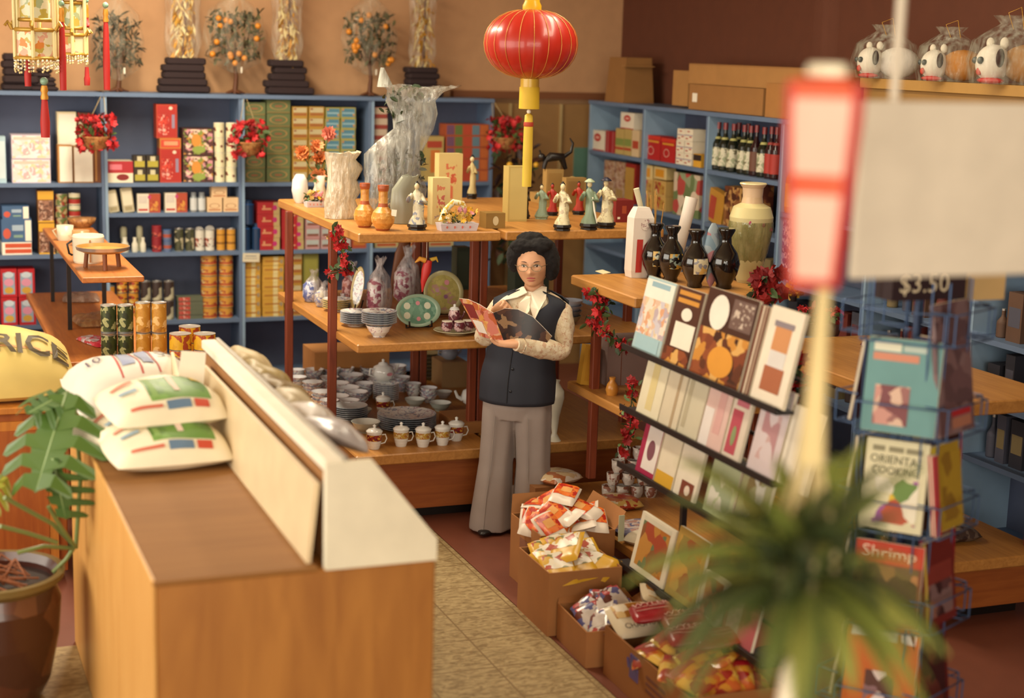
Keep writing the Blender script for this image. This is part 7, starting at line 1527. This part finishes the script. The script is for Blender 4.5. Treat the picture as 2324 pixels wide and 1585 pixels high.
part('vest_placket', MB().tube(mbp, .0025, M('14161e', .6), 6), wm)
for z in (.76, .87, .98): part('button', MB().ball((spine(z)[0]+.004, spine(z)[1]-trunk_dim(z)[1]*1.075-.014, z), .007, M('14161e', .3), 10, 8, (1, .4, 1)), wm)
# collar
def cf(x, z, e=.012):   # on the front of the chest
    a, b = trunk_dim(min(z, 1.235)); px_, py_ = spine(z); q = max(-.95, min(.95, (x-px_)/(a*1.08))); return (x, py_-b*1.08*sqrt(1-q*q)-e, z)
co = sheet([(.062, -.035, 1.262), (.045, -.01, 1.255), cf(-.03, 1.205, .016), cf(-.075, 1.165, .02), cf(-.01, 1.2, .022), cf(.045, 1.215, .02), (.088, -.068, 1.238)], BLP, .004, 'collar_point')
co = sheet([(.15, -.028, 1.268), (.168, .0, 1.262), cf(.185, 1.215, .016), cf(.165, 1.165, .022), cf(.147, 1.115, .024), cf(.115, 1.185, .024), (.108, -.07, 1.238)], BLP, .004, 'collar_point')
part('collar_band', MB().loft([[(.104+.056*cos(a), .0+.058*sin(a), 1.225+.012*sin(a)) for a in [2*pi*k/24 for k in range(24)]], [(.106+.053*cos(a), .0+.056*sin(a), 1.258+.016*sin(a)) for a in [2*pi*k/24 for k in range(24)]]], BLP, caps=False), wm)
sheet([(.085, -.075, 1.222), cf(.06, 1.19, .018), cf(.062, 1.125, .02), cf(.085, 1.105, .02), cf(.118, 1.16, .018), (.112, -.075, 1.222)], BLP, .003, 'blouse_front')
# --- magazine in her hands
mg = thing('magazine', 'open magazine with food pictures held in the womans hands', 'magazine', WO, WY)
CP = SP(['c98a4a', 'b5603c', 'd9a86a', 'c97a6a', 'cf9450', '9a4a3a', 'd0a080'], 34, .35); DP = SP(['2a1612', '4a2a1a', '3a1e16', '7a4a2c', '1e1010', '8a6a4a', '2a1612'], 26, .3)
def cover(top, bot, mat, name):
    n = len(top); mb = MB(); vs = [Vector(p_) for p_ in top]+[Vector(p_) for p_ in bot]
    mb.add([tuple(v) for v in vs], [(i, i+1, n+i+1, n+i) for i in range(n-1)], mat, True)
    mb.add([tuple(v+Vector((0, .006, 0))) for v in vs], [(i, n+i, n+i+1, i+1) for i in range(n-1)], M('e6dcc8', .6), True)
    for e in (0, n): mb.add([tuple(v) for v in vs[e:e+n]]+[tuple(v+Vector((0, .006, 0))) for v in vs[e:e+n]], [(i, n+i, n+i+1, i+1) for i in range(n-1)]+[(i+1, n+i+1, n+i, i) for i in range(n-1)], M('efe8da', .6))
    return part(name, mb, mg)
tl = [(-.215, -.20, 1.207), (-.16, -.235, 1.212), (-.09, -.275, 1.198), (-.014, -.30, 1.166)]; blw = [(-.10, -.22, 1.035), (-.065, -.245, 1.034), (-.02, -.27, 1.033), (.037, -.285, 1.036)]
cover(tl, blw, CP, 'front_cover')
trp = [(-.014, -.30, 1.166), (.04, -.285, 1.19), (.10, -.275, 1.188), (.165, -.25, 1.155), (.21, -.235, 1.11), (.255, -.215, 1.06)]; brp = [(.037, -.285, 1.036), (.075, -.285, 1.045), (.115, -.28, 1.052), (.16, -.265, 1.048), (.2, -.245, 1.04), (.235, -.225, 1.03)]
cover(trp, brp, DP, 'back_cover')
def lerpq(u, v, T, B): n = len(T)-1; k = min(n-1, int(u*n)); q = u*n-k; a = Vector(T[k]).lerp(Vector(T[k+1]), q); b = Vector(B[k]).lerp(Vector(B[k+1]), q); return a.lerp(b, v)
for (u0, u1, v0, v1, mt) in ((.06, .42, .12, .5, M('7d2f30', .4)), (.08, .5, .55, .88, M('e4dcd0', .4))):
    mb = MB(); n = 5; vv = [tuple(lerpq(u0+(u1-u0)*i/n, v0+(v1-v0)*j/n, tl, blw)+Vector((0, -.0015, -.0005))) for i in range(n+1) for j in range(n+1)]
    mb.add(vv, [(i*(n+1)+j, (i+1)*(n+1)+j, (i+1)*(n+1)+j+1, i*(n+1)+j+1) for i in range(n) for j in range(n)], mt); part('printed_picture', mb, mg)
